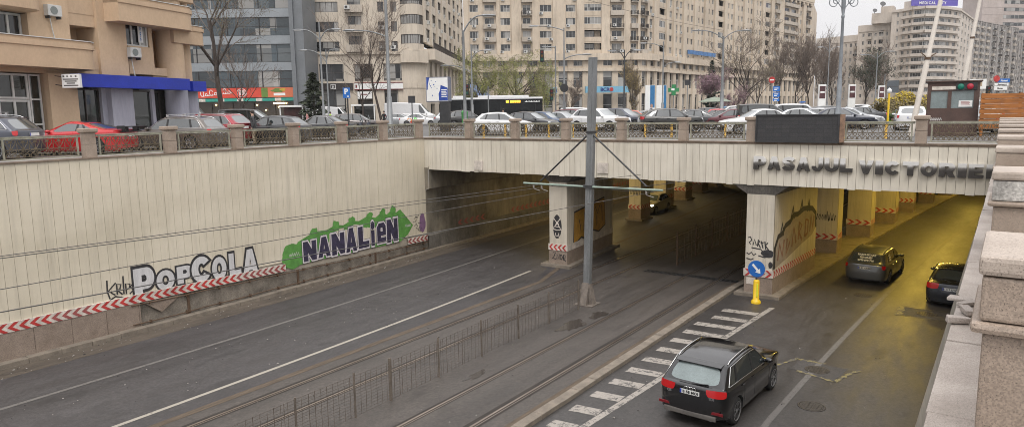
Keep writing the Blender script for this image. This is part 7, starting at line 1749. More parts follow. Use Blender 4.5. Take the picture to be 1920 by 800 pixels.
# ------------------------------------------------------------------ trees
def bark(name, c): return mat(name, c, .95, var=.4, scale=4, stretch=(1, 1, .25), bmp=.4)
M_BARK = bark('bark_dark', (.055, .042, .034)); M_BARKL = bark('bark_grey', (.085, .07, .058)); M_TWIG = mat('twig_brown', (.19, .15, .122), .95, var=.3)
def leafm(n, c): return mat(n, c, .7, var=.45, scale=1.2)
M_BUD = leafm('bud_olive', (.13, .115, .05)); M_WIL = leafm('willow_green', (.24, .25, .07)); M_PINK = leafm('blossom_pink', (.25, .15, .18)); M_FIR = leafm('fir_green', (.018, .035, .022)); M_EVG = leafm('evergreen', (.035, .045, .022)); M_YEL = leafm('forsythia_yellow', (.42, .31, .03)); M_HEDGE = leafm('hedge_green', (.09, .14, .035)); M_RUSTB = leafm('bud_rust', (.14, .09, .055)); M_YGRASS = leafm('dry_straw', (.30, .23, .09))
def leaf_cards(m, pts, size, r, mi=0, n=1, squash=1.0):
    for p in pts:
        for _ in range(n):
            c = p + Vector((r.gauss(0, 1), r.gauss(0, 1), r.gauss(0, 1))) * size * 1.6
            a = Vector((r.gauss(0, 1), r.gauss(0, 1), r.gauss(0, 1))).normalized(); b = a.orthogonal().normalized(); s = size * r.uniform(.5, 1.2)
            m.add([c - a * s, c + b * s * .55, c + a * s, c - b * s * .55], [(0, 1, 2, 3)], mi)
def tree(p, h, label, seed=1, trunk=.18, spread=.45, first=.3, levels=4, kids_=4, leaf=None, leaf_size=.07, leaf_n=2, leaf_frac=.6, droop=0.0, bark_=None, twig=None, up=.35, name='street_tree', lean=(0, 0), grp='trees on the square', shape=1.0, cat='tree', hang=0):
    r = random.Random(seed); t = E(name, p, 0, label, cat, grp)
    tr = MB(); cw = MB(); tips = []; minr = (Vector(p) - EYE).length * .00021
    def limb(q, d, L, rad, lv):
        n_ = 5 if lv < 3 else 3; pts = [q]; dd = d.copy()
        for i in range(n_):
            g = .13 if lv == 0 else .22
            dd = (dd + Vector((r.uniform(-g, g), r.uniform(-g, g), r.uniform(-.05, .12) * up * 3 - droop * lv * .14))).normalized(); pts.append(pts[-1] + dd * L / n_)
        rads = [rad * (1 - .55 * i / n_) for i in range(n_ + 1)]
        (tr if lv < 2 else cw).tube(pts, rads, 7 if lv < 1 else 5 if lv < 2 else 3, 0, caps=lv < 2)
        if lv >= 2: tips.extend(pts[1:] if lv >= 3 else pts[3:])
        if lv >= levels: return
        k_ = kids_ if lv else kids_ + 3
        for i in range(k_):
            f = r.uniform(first if lv == 0 else .25, 1.0) if i < k_ - 1 else 1.0
            x = f * n_; i0 = min(int(x), n_ - 1); q2 = pts[i0].lerp(pts[i0 + 1], x - i0); a = r.uniform(0, 6.283)
            base = (pts[i0 + 1] - pts[i0]).normalized(); o1 = base.orthogonal().normalized(); o2 = base.cross(o1); sd = o1 * math.cos(a) + o2 * math.sin(a)
            ang = r.uniform(.45, 1.0) * spread * 2
            nd = (base * math.cos(ang) + sd * math.sin(ang) + Vector((0, 0, up * (.5 if lv else .25)))).normalized()
            Ls = L * (r.uniform(.45, .72) if lv == 0 else r.uniform(.45, .75)) * shape
            limb(q2, nd, Ls, max(rad * (1 - .55 * f) * .62, minr), lv + 1)
    limb(Vector(p), Vector((lean[0], lean[1], 1)).normalized(), h * .62, trunk, 0)
    tr.build('trunk', bark_ or M_BARK, t)
    if leaf:
        sel = [q for q in tips if r.random() < leaf_frac]; leaf_cards(cw, sel, leaf_size, r, 1, leaf_n)
        for q in (sel if hang else []):
            L_ = r.uniform(.4, 1) * hang; o = Vector((r.gauss(0, .18), r.gauss(0, .18), 0)); n_ = 7
            for k in range(n_):
                c = q + o * (k / n_) + Vector((r.gauss(0, .05), r.gauss(0, .05), -L_ * k / n_)); a = r.uniform(0, 6.28); s = leaf_size * r.uniform(.6, 1.1); e = Vector((math.cos(a), math.sin(a), 0)) * s * .5; dn = (Vector((0, 0, -1.5)) + Vector((r.gauss(0, .5), r.gauss(0, .5), 0))) * s
                cw.add([c, c + e + dn * .5, c + dn, c - e + dn * .5], [(0, 1, 2, 3)], 1)
    cw.build('crown', [twig or M_TWIG, leaf or M_TWIG], t); return t
tree(at(414, 66), 16.5, 'tall dark leaning tree with sparse olive buds in front of the office block', 12, trunk=.27, spread=.42, first=.38, levels=4, kids_=5, leaf=M_BUD, leaf_size=.06, leaf_n=2, leaf_frac=.6, lean=(.05, .02), up=.25)
tree(at(447, 72), 7.6, 'small thin bare tree right of the tall dark tree', 5, trunk=.10, spread=.4, levels=4, kids_=4, first=.25, up=.4)
tree(at(680, 82), 9.5, 'slim bare tree left of the tall grey lamp post', 8, trunk=.13, spread=.4, levels=4, kids_=4, first=.3, up=.5)
tree(at(716, 80), 11.5, 'spreading bare tree behind the tall grey lamp post', 31, trunk=.17, spread=.45, levels=4, kids_=5, first=.18, up=.5)
tree(at(905, 108), 9.2, 'left willow with fresh drooping yellow green leaves behind the bus', 41, trunk=.26, spread=.55, levels=4, kids_=5, first=.3, leaf=M_WIL, leaf_size=.085, leaf_n=3, leaf_frac=.6, hang=1.7, droop=.5, up=.25)
tree(at(972, 106), 10.5, 'right willow with fresh drooping yellow green leaves behind the bus', 43, trunk=.28, spread=.55, levels=4, kids_=5, first=.3, leaf=M_WIL, leaf_size=.085, leaf_n=3, leaf_frac=.6, hang=1.7, droop=.45, up=.25)
tree(at(1392, 112), 11.8, 'broad budding tree behind the black van', 52, trunk=.24, spread=.5, levels=4, kids_=5, first=.25, leaf=M_BUD, leaf_size=.075, leaf_n=1, leaf_frac=.45, up=.45)
tree(at(1418, 122), 9, 'small greenish budding tree right of the broad one', 53, trunk=.14, spread=.45, levels=4, kids_=4, first=.2, leaf=M_BUD, leaf_size=.085, leaf_n=1, leaf_frac=.6, up=.5)
for i, (px_, d, h_, sd) in enumerate(((1462, 135, 10.8, 61), (1490, 140, 11, 62), (1516, 138, 12, 63), (1538, 145, 12.4, 64), (1560, 150, 12, 65))):
    tree(at(px_, d), h_, '%s bare brown tree from the left in the row before the far blocks' % ORD[i], sd, trunk=.17, spread=.33, levels=4, kids_=5, first=.2, leaf=M_RUSTB, leaf_size=.075, leaf_n=1, leaf_frac=.35, up=.7, grp='row of bare trees')
tree(at(1622, 150), 11.5, 'dense dark tree right of the ornate lamp', 71, trunk=.2, spread=.45, levels=4, kids_=5, first=.15, leaf=M_EVG, leaf_size=.14, leaf_n=2, leaf_frac=.7, up=.4)
tree(at(1650, 160), 11, 'brown bare tree behind the dense dark tree', 72, trunk=.16, spread=.42, levels=4, kids_=5, first=.2, leaf=M_RUSTB, leaf_size=.09, leaf_n=1, leaf_frac=.5, up=.5)
tree(at(1331, 100), 5.2, 'pink blossoming tree below the tall double street lamp', 81, trunk=.14, spread=.55, levels=4, kids_=5, first=.3, leaf=M_PINK, leaf_size=.075, leaf_n=3, leaf_frac=.9, up=.45, name='blossom_tree')
tree(at(1376, 105), 4.0, 'smaller pink blossoming tree right of the double street lamp', 82, trunk=.1, spread=.55, levels=4, kids_=4, first=.3, leaf=M_PINK, leaf_size=.07, leaf_n=2, leaf_frac=.7, up=.45, name='blossom_tree')
tree(at(1070, 118), 5.5, 'small dark bare shrub tree before the bank left of the wire pole', 84, trunk=.08, spread=.5, levels=4, kids_=5, first=.1, up=.5)
tree(at(1186, 106), 6.4, 'upright shrub tree with dry yellow twigs before the bank', 83, trunk=.08, spread=.28, levels=4, kids_=6, first=.05, leaf=M_YGRASS, leaf_size=.07, leaf_n=1, leaf_frac=.8, up=1.0)
def conifer(p, h, rb, label, seed, mt, name='fir_tree', dens=900, shape=1.0):
    r = random.Random(seed); t = E(name, p, 0, label, 'tree', 'evergreens'); m = MB(); m.tube([p, p + Vector((0, 0, h * .95))], [rb * .12, .02], 7); m.build('trunk', M_BARK, t)
    m = MB()
    for _ in range(dens):
        z = r.random() ** 1.35; k = (1 - z) ** shape * (.75 + .3 * math.sin(z * 34)); a = r.uniform(0, 6.283); q = rb * k * math.sqrt(r.uniform(.15, 1)) * (1 + .25 * math.sin(a * 3 + seed))
        c = p + Vector((q * math.cos(a), q * math.sin(a), h * (.06 + .94 * z))); d = Vector((math.cos(a), math.sin(a), r.uniform(-.5, .25))).normalized(); s = rb * r.uniform(.09, .2); n_ = d.orthogonal().normalized()
        if r.random() < .5: n_ = d.cross(n_)
        m.add([c - d * s, c + n_ * s * .4, c + d * s * 1.3, c - n_ * s * .4], [(0, 1, 2, 3)])
    m.build('crown', mt, t); return t
conifer(at(1333, 120), 9.5, 2.0, 'dark fir rising behind the pink blossom tree', 1, M_FIR)
conifer(at(590, 88), 6.6, 2.0, 'loose dark evergreen against the grey stone fin', 2, M_EVG, 'evergreen_tree', 1300, .6)
# hedges and shrubs by the flagpole
M_HBR = leafm('hedge_brown', (.20, .155, .06))
def hedge(a, b, w_, h_, label, mts, seed, n_, fr_=.5, name='hedge', size=.13):
    r = random.Random(seed); t = E(name, (Vector(a) + Vector(b)) / 2, 0, label, 'hedge', 'hedges on the green island'); d = Vector(b) - Vector(a); nn = Vector((-d.y, d.x, 0)).normalized()
    m = MB()
    for i in range(26): q = Vector(a) + d * (i + .5) / 26 + nn * r.uniform(-.3, .3) * w_; m.tube([q, q + Vector((r.uniform(-.2, .2), r.uniform(-.2, .2), h_ * .8))], [.03, .01], 4)
    m.build('stems', M_TWIG, t); m = MB()
    for _ in range(n_):
        u = r.random(); ph = r.uniform(0, 3.1416); k = (.75 + .25 * math.sin(u * 17 + seed) * math.cos(u * 7)) * math.sqrt(r.uniform(.45, 1)); c = Vector(a) + d * u + nn * w_ * .5 * k * math.cos(ph) * 1.0 + Vector((0, 0, max(.05, h_ * (.12 + .88 * k * max(0, math.sin(ph)) ** .7))))
        e = Vector((r.gauss(0, 1), r.gauss(0, 1), r.gauss(0, 1))).normalized(); f = e.orthogonal().normalized(); s = size * r.uniform(.6, 1.3)
        m.add([c - e * s, c + f * s * .6, c + e * s, c - f * s * .6], [(0, 1, 2, 3)], 0 if (c.z / h_ < fr_ + r.uniform(-.18, .18)) else 1)
    m.build('foliage', mts, t)
hedge(at(1648, 70), at(1745, 74), 3.2, 3.0, 'tall forsythia hedge with yellow flowering top behind the pale flagpole', [M_HBR, M_YEL], 3, 6500, .72, 'flowering_hedge')
hedge(at(1672, 64), at(1738, 66), 1.4, 1.35, 'low clipped green hedge in front of the forsythia', [M_HEDGE, M_HEDGE], 4, 3000, .5, size=.09)
gi = MB(); ga = [at(1640, 58), at(1675, 54), at(1760, 56), at(1760, 86), at(1640, 84)]
gi.add([(p.x, p.y, .10) for p in ga] + [(p.x, p.y, 0) for p in ga], [(0, 1, 2, 3, 4)] + [(i, (i + 1) % 5, 5 + (i + 1) % 5, 5 + i) for i in range(5)][::1]); tag(gi.build('green_island', mat('lawn_soil', (.07, .10, .03), .95, var=.35)), kind='structure')
gm = MB(); r = random.Random(5)
for _ in range(5000):
    u, v = r.random(), r.random(); p = ga[0].lerp(ga[2], u).lerp(ga[4].lerp(ga[3], u), v); h_ = r.uniform(.08, .25); a = r.uniform(0, 3.14); s = .03
    gm.add([(p.x - s * math.cos(a), p.y - s * math.sin(a), .1), (p.x + s * math.cos(a), p.y + s * math.sin(a), .1), (p.x + r.uniform(-.05, .05), p.y, .1 + h_)], [(0, 1, 2)])
tag(gm.build('grass', mat('grass_green', (.11, .19, .03), .8, var=.3)), kind='stuff')
p, q = at(1680, 60), at(1735, 61); F = frame(p, q - p, (0, 0, 1)); L = (q - p).length; t = E('planter_fence', p, 0, 'low metal rail fence before the green hedge', 'fence'); m = MB()
for k in range(9): m.tube([F @ Vector((L * k / 8, 0, 0)), F @ Vector((L * k / 8, 1.2, 0))], .035, 5)
for z in (.55, 1.15): m.tube([F @ Vector((0, z, 0)), F @ Vector((L, z, 0))], .03, 5)
m.build('rails', M_STEEL, t); m = MB(); m.box(0, L, 0, .45, -.4, -.1, 0, F); m.build('brick_edge', mat('brick_edge', (.22, .13, .10), .9), t)

# ------------------------------------------------------------------ lamps, poles and signs
M_LHEAD = mat('lamp_head_grey', (.30, .31, .32), .4, metal=.3, var=.1); M_LGLS = mat('lamp_glass_off', (.5, .5, .48), .3, var=.05)
def lamp_head(t, p, d, L=.75):
    """luminaire pointing along d from p"""
    d = Vector(d).normalized(); F = frame(p, d, (0, 0, 1)); m = MB()
    n_ = 7; ring = []
    pts = [(0, .0, .05), (.15, .02, .07), (.45, .03, .14), (.8, .02, .13), (1.0, .0, .05)]
    vs = []; fs = []
    for i, (x, z, w_) in enumerate(pts):
        for a in range(8): th = a * math.pi / 4; vs.append(F @ Vector((x * L, z + .055 * math.sin(th) * (1 if 0 < i < 4 else .5), w_ * math.cos(th))))
    for i in range(4):
        for a in range(8): fs.append((i * 8 + a, i * 8 + (a + 1) % 8, (i + 1) * 8 + (a + 1) % 8, (i + 1) * 8 + a))
    fs += [tuple(range(8))[::-1], tuple(range(32, 40))]
    m.add(vs, fs, 0, True); o = m.build('lamp_head', M_LHEAD, t); m = MB(); m.box(.2 * L, .85 * L, -.065, -.045, -.1, .1, 0, F); m.build('lamp_glass', M_LGLS, o)
def lamp(px_, d, ptop, label, arms, rad=.09, base=(.14, 2.2), mt=None, name='street_lamp', zt_=None):
    """arms: (pixel x, pixel y of the head, pixel y where the arm leaves the pole)"""
    p = at(px_, d); z = zt_ if zt_ is not None else zpx(px_, ptop, d); mt = mt or M_STEEL
    t = E(name, p, 0, label, 'street lamp', 'street lamps round the square'); m = MB()
    m.lathe([(base[0] * 1.4, 0), (base[0] * 1.4, .06), (base[0], .1), (base[0], base[1]), (rad, base[1] + .12), (rad * .62, z)], Matrix.Translation(p), 12); m.build('pole', mt, t)
    for hx, hy, jy in arms:
        j = p + Vector((0, 0, zpx(px_, jy, d))); e = at(hx, d, zpx(hx, hy, d)); dv = e - j; o = Vector((dv.x, dv.y, 0)); q = []
        for i in range(9): f = i / 8; q.append(j + o * f + Vector((0, 0, dv.z * (1 - (1 - f) ** 2.2))))
        m = MB(); m.tube(q, .045, 6); m.build('arm', mt, t); lamp_head(t, q[-1], o.normalized(), .9)
    return t
lamp(607, 62, 45, 'grey street lamp with two curved arms left of the cream house', [(577, 59, 78), (628, 58, 78)])
lamp(617, 74, 95, 'lower grey street lamp with two arms right behind the taller one', [(584, 96, 118), (626, 95, 118)])
lamp(731, 50, -60, 'tall thick grey lamp post with one straight arm to the left', [(674, 60, 72)], rad=.14, base=(.2, 2.6))
lamp(872, 44, 60, 'grey street lamp arching to the right in front of the willow', [(905, 33, 64)], rad=.11, base=(.13, 1.0))
lamp(886, 72, 85, 'thin street lamp with an arm to the right beside the willow', [(908, 96, 112), (845, 124, 138)])
lamp(1058, 62, 55, 'thin street lamp with a long arm to the left above the traffic light', [(1012, 52, 60), (1090, 104, 112)], rad=.08)
lamp(1170, 72, 95, 'slim dark street lamp with two heads before the bank', [(1155, 97, 112), (1186, 96, 112)], mt=M_DSTEEL)
lamp(1242, 84, 80, 'street lamp with an arm to the left behind the matt black car', [(1212, 83, 92), (1262, 118, 128)])
lamp(1353, 66, 70, 'tall double street lamp with wide curved arms before the budding tree', [(1312, 60, 76), (1386, 60, 76)], rad=.13, base=(.17, 3))
lamp(1550, 110, 72, 'lamp post among the bare trees left of the ornate lamp', [(1538, 90, 100), (1564, 90, 100)])
lamp(1640, 95, 100, 'slim lamp post right of the ornate lamp', [(1620, 104, 112), (1660, 98, 110)]); lamp(1656, 100, 140, 'shorter slim pole left of the yellow hedge', [])
# ornate lamp with scrolls
p = at(1572, 46); t = E('ornate_lamp', p, 0, 'tall grey ornate lamp post with scrolled brackets at its top', 'street lamp', 'street lamps round the square')
z1 = zpx(1583, 20, 46); lx = RT * .45
m = MB(); q = [(0, .0), (.0, .2), (.02, .2)]
m.lathe([(.26, 0), (.26, .3), (.19, .36), (.19, 1.3), (.15, 1.4), (.15, 3.2), (.12, 3.3), (.085, z1 - .6), (.11, z1 - .55), (.11, z1 - .45), (.08, z1 - .4), (.13, z1), (.14, z1 + .9), (.06, z1 + 1.6)], Matrix.Translation(p) @ Matrix.Shear('XY', 4, (.0, .0)), 14); m.build('pole', mat('lamp_grey', (.20, .215, .23), .5, metal=.2, var=.2), t)
m = MB()
for s in (-1, 1):
    for k_, sc_ in ((0, 1.0), (1, .72)):
        c = p + RT * s * .62 * sc_ + Vector((0, 0, z1 + .35 + .1 * k_)); pts = [p + Vector((0, 0, z1 - .1 + 1.0 * k_))]
        for i in range(14): a = R_(90 - 380 * i / 13); rr = .34 * sc_ * (1 - .55 * i / 13); pts.append(c + RT * s * rr * math.cos(a) + Vector((0, 0, rr * math.sin(a) + .02)))
        m.tube(pts, .028, 5)
    m.tube([p + Vector((0, 0, z1 + .2)), p + RT * s * .3 + Vector((0, 0, z1 + 1.0)), p + RT * s * .6 + Vector((0, 0, z1 + 1.9))], .03, 5)
m.build('scrolls', MATS['lamp_grey'], t)
# pale flagpoles
for lab, pa, pb_, d, rr in (('leaning cream flagpole left of the brown cabin', (1711, 240), (1757, -60), 34.5, .14), ('second cream flagpole rising behind the brown cabin', (1793, 210), (1838, -120), 50, .16)):
    a = at(pa[0], d); b_ = at(pb_[0] + (3 if pa[0] < 1750 else 0), d); zb_ = zpx(pb_[0], pb_[1], d); b_.z = zb_; a.z = 0; t = E('flagpole', a, 0, lab, 'flagpole', 'flagpoles'); m = MB(); m.tube([a, a.lerp(b_, .42), a.lerp(b_, .425), b_], [rr, rr * .9, rr * .8, rr * .55], 12); m.build('pole', mat('cream_paint', (.56, .51, .45), .5, var=.12, scale=1.5), t)
    m = MB(); f_ = .46; c = a.lerp(b_, f_); m.lathe([(rr * 1.0, -.06), (rr * 1.0, .06)], Matrix.Translation(c), 12)
    if pa[0] < 1750: m.tube([c, c - RT * .35 + Vector((0, 0, .28))], .025, 5); m.tube([c, c + RT * .4 + Vector((0, 0, .25))], .025, 5)
    m.build('collar', M_RUST, t)
def signpost(name, px_, d, label, zt_, cat='sign', rad=.04, mt=None, grp=None):
    p = at(px_, d); t = E(name, p, 0, label, cat, grp); m = MB(); m.tube([p, p + Vector((0, 0, zt_))], rad, 8); m.build('post', mt or M_STEEL, t); return t, p
def camframe(px_, d, z): return frame(at(px_, d, z), RT, (0, 0, 1))
def flat(t, F, x0, x1, y0, y1, z0, z1, mt, nm, bev=.0): m = MB(); m.box(x0, x1, y0, y1, z0, z1, 0, F); return m.build(nm, mt, t, bevel=bev)
# parking sign
t, p = signpost('parking_sign', 653, 40, 'blue parking sign with a white P on a thin dark post', 2.9, mt=M_DSTEEL); F = camframe(652, 40, 0); z0, z1 = zpx(652, 184, 40), zpx(652, 165, 40)
flat(t, F, -.2, .2, z0, z1, .05, .07, M_BLUE, 'plate'); m = MB(); add_text(m, F @ Matrix.Translation((-.13, z0 + .22, .071)), 'P', .42, .004, offset=.012); m.box(.02, .13, z0 + .06, z0 + .12, .0712, .075, 0, F); m.build('symbol', M_WHITEP, t)
# billboard on one leg
p = at(826, 55); t = E('billboard', p, 0, 'white and blue advert billboard on a thick dark leg left of the bus', 'billboard'); a = R_(12); F = frame(p, RT * math.cos(a) - FW * math.sin(a), (0, 0, 1)); z0, z1 = zpx(820, 191, 55), zpx(820, 145, 55); s_ = 55 / 1320
flat(t, F, -.05, .75, 0, z0, -.3, .1, M_DSTEEL, 'leg', .05); flat(t, F, -1.1, .72, z0, z1, -.25, .1, mat('board_grey', (.14, .15, .19), .5), 'case', .02); flat(t, F, .723, .85, z0 + .02, z1 - .02, -.25, .08, MATS['board_grey'], 'side')
flat(t, F, -1.05, .67, z0 + .06, z1 - .06, .102, .11, M_WHITEP, 'poster')
m = MB(); zz = z0
def fp(pts, zl, mi=0): m.add([F @ Vector((x, zz + y, zl)) for x, y in pts], [tuple(range(len(pts)))], mi)
fp([(-1.04, 1.86), (-1.04, .9), (-.95, .95), (-.93, 1.3), (-.8, 1.86)], .113); fp([(-.05, .08), (.66, .08), (.66, 1.05), (.1, 1.28), (.05, .9), (-.08, .6)], .113)
r = random.Random(3)
for i in range(11): x, y = r.uniform(-.85, -.1), r.uniform(.4, 1.6); s = r.uniform(.03, .08); fp([(x, y), (x + s, y + .01), (x + s * .9, y + s * 1.4), (x, y + s * 1.3)], .1132 + .0003 * i)
m.build('print', mat('print_blue', (.02, .06, .30), .4), t)
m = MB()
for i in range(5): m.box(.15, .6 - .05 * (i % 2), z0 + .35 + i * .13, z0 + .42 + i * .13, .1132, .117, 0, F)
m.build('print_lines', M_WHITEP, t)
# green bin
p = at(871, 47); t = E('waste_bin', p, 0, 'green waste bin fixed at the foot of the arching lamp', 'bin'); m = MB(); m.lathe([(.18, .75), (.22, 1.45), (.23, 1.5), (.15, 1.6), (0, 1.62)], Matrix.Translation(p), 10); m.build('tub', mat('bin_green', (.05, .25, .06), .5, var=.2), t); m = MB(); m.tube([p, p + Vector((0, 0, .75))], .05, 6); m.build('post', M_STEEL, t)
# round sign seen from behind, traffic lights
t, p = signpost('round_sign', 1058, 58, 'round traffic sign seen from its dark back beside the traffic light', 2.9); F = camframe(1058, 58, zpx(1058, 165.5, 58)); m = MB(); m.lathe([(.34, .05), (.34, .08)], F, 24); m.build('disc', M_BLACK, t)
M_TLB = mat('signal_black', (.012, .013, .014), .5)
def traffic_light(px_, d, py0, label, lit=None, arm=None, ztop=None):
    p = at(px_, d); z = zpx(px_, py0, d); t = E('traffic_light', p, 0, label, 'traffic light', 'traffic lights on the square'); F = frame(Vector((p.x, p.y, 0)), RT, (0, 0, 1)); m = MB(); m.tube([p, p + Vector((0, 0, ztop or z + .2))], .06, 8); m.build('post', M_STEEL, t)
    heads = [(-.35, z)]
    if arm: e = at(arm[0], d, zpx(arm[0], arm[1], d)); m = MB(); j = p + Vector((0, 0, ztop - .1)); m.tube([j, Vector((e.x, e.y, j.z + .05))], .05, 6); m.build('arm', M_STEEL, t); heads.append(((e - p).dot(RT), e.z - .5))
    for x, zz in heads:
        h_ = flat(t, F, x - .16, x + .16, zz - .5, zz + .5, -.1, .1, M_TLB, 'signal_head', .03)
        for k, nm in enumerate(('green_lens', 'amber_lens', 'red_lens')):
            m = MB(); m.lathe([(.10, .10), (.10, .115)], F @ Matrix.Translation((x, zz - .31 + .31 * k, 0)), 12)
            mt = M_LENS[k] if lit != k else M_LENSON[k]; m.build(nm, mt, h_)
            m = MB(); m.tube([F @ Vector((x + .12 * math.cos(a), zz - .31 + .31 * k + .12 * math.sin(a), .2)) for a in [math.pi * i / 6 for i in range(7)]], .02, 4); m.build('visor', M_TLB, h_)
    return t
M_LENS = [mat('lens_green', (.01, .10, .06), .3), mat('lens_amber', (.14, .07, .01), .3), mat('lens_red', (.12, .01, .01), .3)]; M_LENSON = [emit_mat('lens_green_lit', (.05, .8, .4), 2.5), M_LENS[1], emit_mat('lens_red_lit', (.8, .05, .04), 2)]
traffic_light(1042, 60, 178, 'traffic light with a second head on its long arm left of the round sign', ztop=zpx(1042, 88, 60), arm=(1017, 95))
traffic_light(1858, 62, 172, 'traffic light showing green behind the wooden fence', lit=0)
traffic_light(884, 66, 168, 'dark traffic light beside the arching lamp before the bus')
# thin pole before the bus, pole right
for px_, d, py0, lab in ((916, 60, 162, 'thin grey pole in front of the bus'), (773, 60, 180, 'thin grey pole in front of the long white van'), (1288, 80, 150, 'thin pole left of the pink blossom tree')):
    p = at(px_, d); t = E('sign_pole', p, 0, lab, 'pole', 'thin poles'); m = MB(); m.tube([p, p + Vector((0, 0, zpx(px_, py0, d)))], .05, 8); m.build('tube', M_STEEL, t); F = frame(Vector((p.x, p.y, zpx(px_, py0, d) - .6)), RT, (0, 0, 1)); flat(t, F, -.3, .3, 0, .6, .06, .08, M_DSTEEL, 'plate') if px_ != 916 else None
# no-entry sign, blue direction boards
t, p = signpost('no_entry_sign', 1446, 60, 'round red no entry sign above the blue direction boards', 3.6); F = camframe(1445, 60, zpx(1445, 150.5, 60)); m = MB(); m.lathe([(.27, .05), (.27, .07)], F, 24); m.build('disc', M_RED, t); flat(t, F, -.18, .18, -.05, .05, .071, .078, M_WHITEP, 'bar')
t, p = signpost('direction_boards', 1456, 56, 'three stacked blue direction boards with white lines behind the black van', 3.3); F = camframe(1454, 56, 0)
for k, (a, b) in enumerate(((162, 172), (174, 182), (184, 190))): 
    o = flat(t, F, -.26, .26, zpx(1454, b, 56), zpx(1454, a, 56), .05, .07, M_BLUE, 'board'); m = MB(); zc = (zpx(1454, b, 56) + zpx(1454, a, 56)) / 2
    for i in range(2): m.box(-.18, .05 + .1 * i, zc - .1 + .12 * i, zc - .04 + .12 * i, .071, .075, 0, F)
    m.build('lettering', M_WHITEP, o)
# slim advertising totems
for i, (px_, d) in enumerate(((1540, 72), (1596, 76), (1651, 86))):
    p = at(px_, d); F = frame(p, RT, (0, 0, 1)); t = E('advert_totem', p, 0, '%s white advert totem with a dark poster from the left' % ORD[i], 'totem', 'advert totems'); z1 = zpx(px_, 159 if i < 2 else 161, d); flat(t, F, -.38, .38, 0, z1, -.12, .1, M_WHITEP, 'case', .03); flat(t, F, -.3, .3, z1 - 1.4, z1 - .15, .102, .11, mat('poster_dark', (.09, .035, .04), .4, var=.5, scale=2), 'poster'); flat(t, F, -.22, .22, z1 - .85, z1 - .68, .112, .118, M_WHITEP, 'poster_text')
# tall advert panels with portraits left out to plain figures, pharmacy cross
for i, (px_, lab) in enumerate(((1217, 'left tall blue and white advert panel by the pharmacy'), (1238, 'right tall blue and white advert panel by the pharmacy'))):
    d = 92; p = at(px_, d); F = frame(p, RT, (0, 0, 1)); t = E('advert_stand', p, 0, lab, 'advert', 'tall advert panels'); z1 = zpx(px_, 160, d); wv = .95 if i == 0 else 1.0; flat(t, F, -wv * .55, wv * .75, .0, z1, -.1, .1, M_WHITEP, 'board')
    flat(t, F, wv * .1 if i == 0 else wv * .4, wv * .73, z1 - 2.9 if i == 0 else .6, z1 - .05, .102, .106, mat('advert_blue', (.025, .15, .33), .4), 'blue_field')
    m = MB(); pl = MB(); blob(pl, wv * .3, 1.0, .42, .62, 0, 3, 24, .06, .108); blob(pl, wv * .32, 1.95, .17, .26, 1, 4, 20, .02, .110); m.add([F @ Vector(v) for v in pl.v], pl.f); m.m = pl.m[:]; m.build('figure', [mat('suit_navy', (.015, .025, .06), .6), mat('skin_print', (.36, .22, .17), .6)], t)
p = at(1262, 100); F = frame(p, RT, (0, 0, 1)); t = E('pharmacy_cross', p, 0, 'green pharmacy cross sign on the apartment block arcade', 'sign'); z = zpx(1262, 169, 100); m = MB(); m.box(-.28, .28, z - .75, z + .75, 0, .25, 0, F); m.box(-.75, -.283, z - .28, z + .28, .002, .248, 0, F); m.box(.283, .75, z - .28, z + .28, .002, .248, 0, F); m.build('cross', mat('pharmacy_green', (.025, .20, .07), .4), t); m = MB(); m.tube([F @ Vector((0, 0, .1)), F @ Vector((0, z - .75, .1))], .06, 6); m.build('post', M_STEEL, t); flat(t, F, -.35, .1, z - .08, z + .2, .252, .256, M_WHITEP, 'lettering')
# shelters by the shops
for px0, px1, y0, lab in ((525, 569, 198, 'bus shelter with a dark back and white frame before the office block'), (659, 703, 196, 'bus shelter with a white frame before the bank door')):
    d = 88 if px0 < 600 else 96; p = at(px0, d); q = at(px1, d); F = frame(p, q - p, (0, 0, 1)); L = (q - p).length; z1 = zpx(px0, y0, d); t = E('bus_shelter', (p + q) / 2, 0, lab, 'bus shelter', 'bus shelters'); m = MB(); m.box(0, L, z1 - .22, z1, -1.3, .2, 0, F); m.box(0, .14, 0, z1 - .22, -.1, .1, 0, F); m.box(L - .14, L, 0, z1 - .22, -.1, .1, 0, F); m.build('frame', M_WHITEP, t, bevel=.03)
    flat(t, F, .15, L - .15, .3, z1 - .24, -1.25, -1.2, M_SHOPG if px0 > 600 else mat('poster_reddish', (.08, .025, .022), .4, var=.9, scale=1.5), 'back_panel'); flat(t, F, .3, L - .3, .45, .52, -1.1, -.7, M_DSTEEL, 'bench')
# garden parasol tent near blossom
p = at(1340, 92); t = E('parasol', p, 0, 'pale grey green parasol under the pink blossom tree', 'parasol'); m = MB(); m.lathe([(2.3, 2.35), (1.2, 2.75), (.05, 3.0)], Matrix.Translation(p), 8, smooth=False, caps=False); m.build('canopy', mat('parasol_green', (.20, .23, .18), .8), t); m = MB(); m.tube([p, p + Vector((0, 0, 3))], .04, 6); m.build('pole', M_STEEL, t)
# yellow post left of the flagpole
p = at(1666, 52); t = E('yellow_post', p, 0, 'tall thin yellow post with a white round top before the hedge', 'post'); m = MB(); m.tube([p, p + Vector((0, 0, zpx(1666, 172, 52)))], .07, 8); m.build('tube', M_YELLOW, t); m = MB(); m.lathe([(0, -.2), (.15, -.1), (.16, .1), (0, .25)], Matrix.Translation(p + Vector((0, 0, zpx(1666, 171, 52)))), 10); m.build('top', M_WHITEP, t)
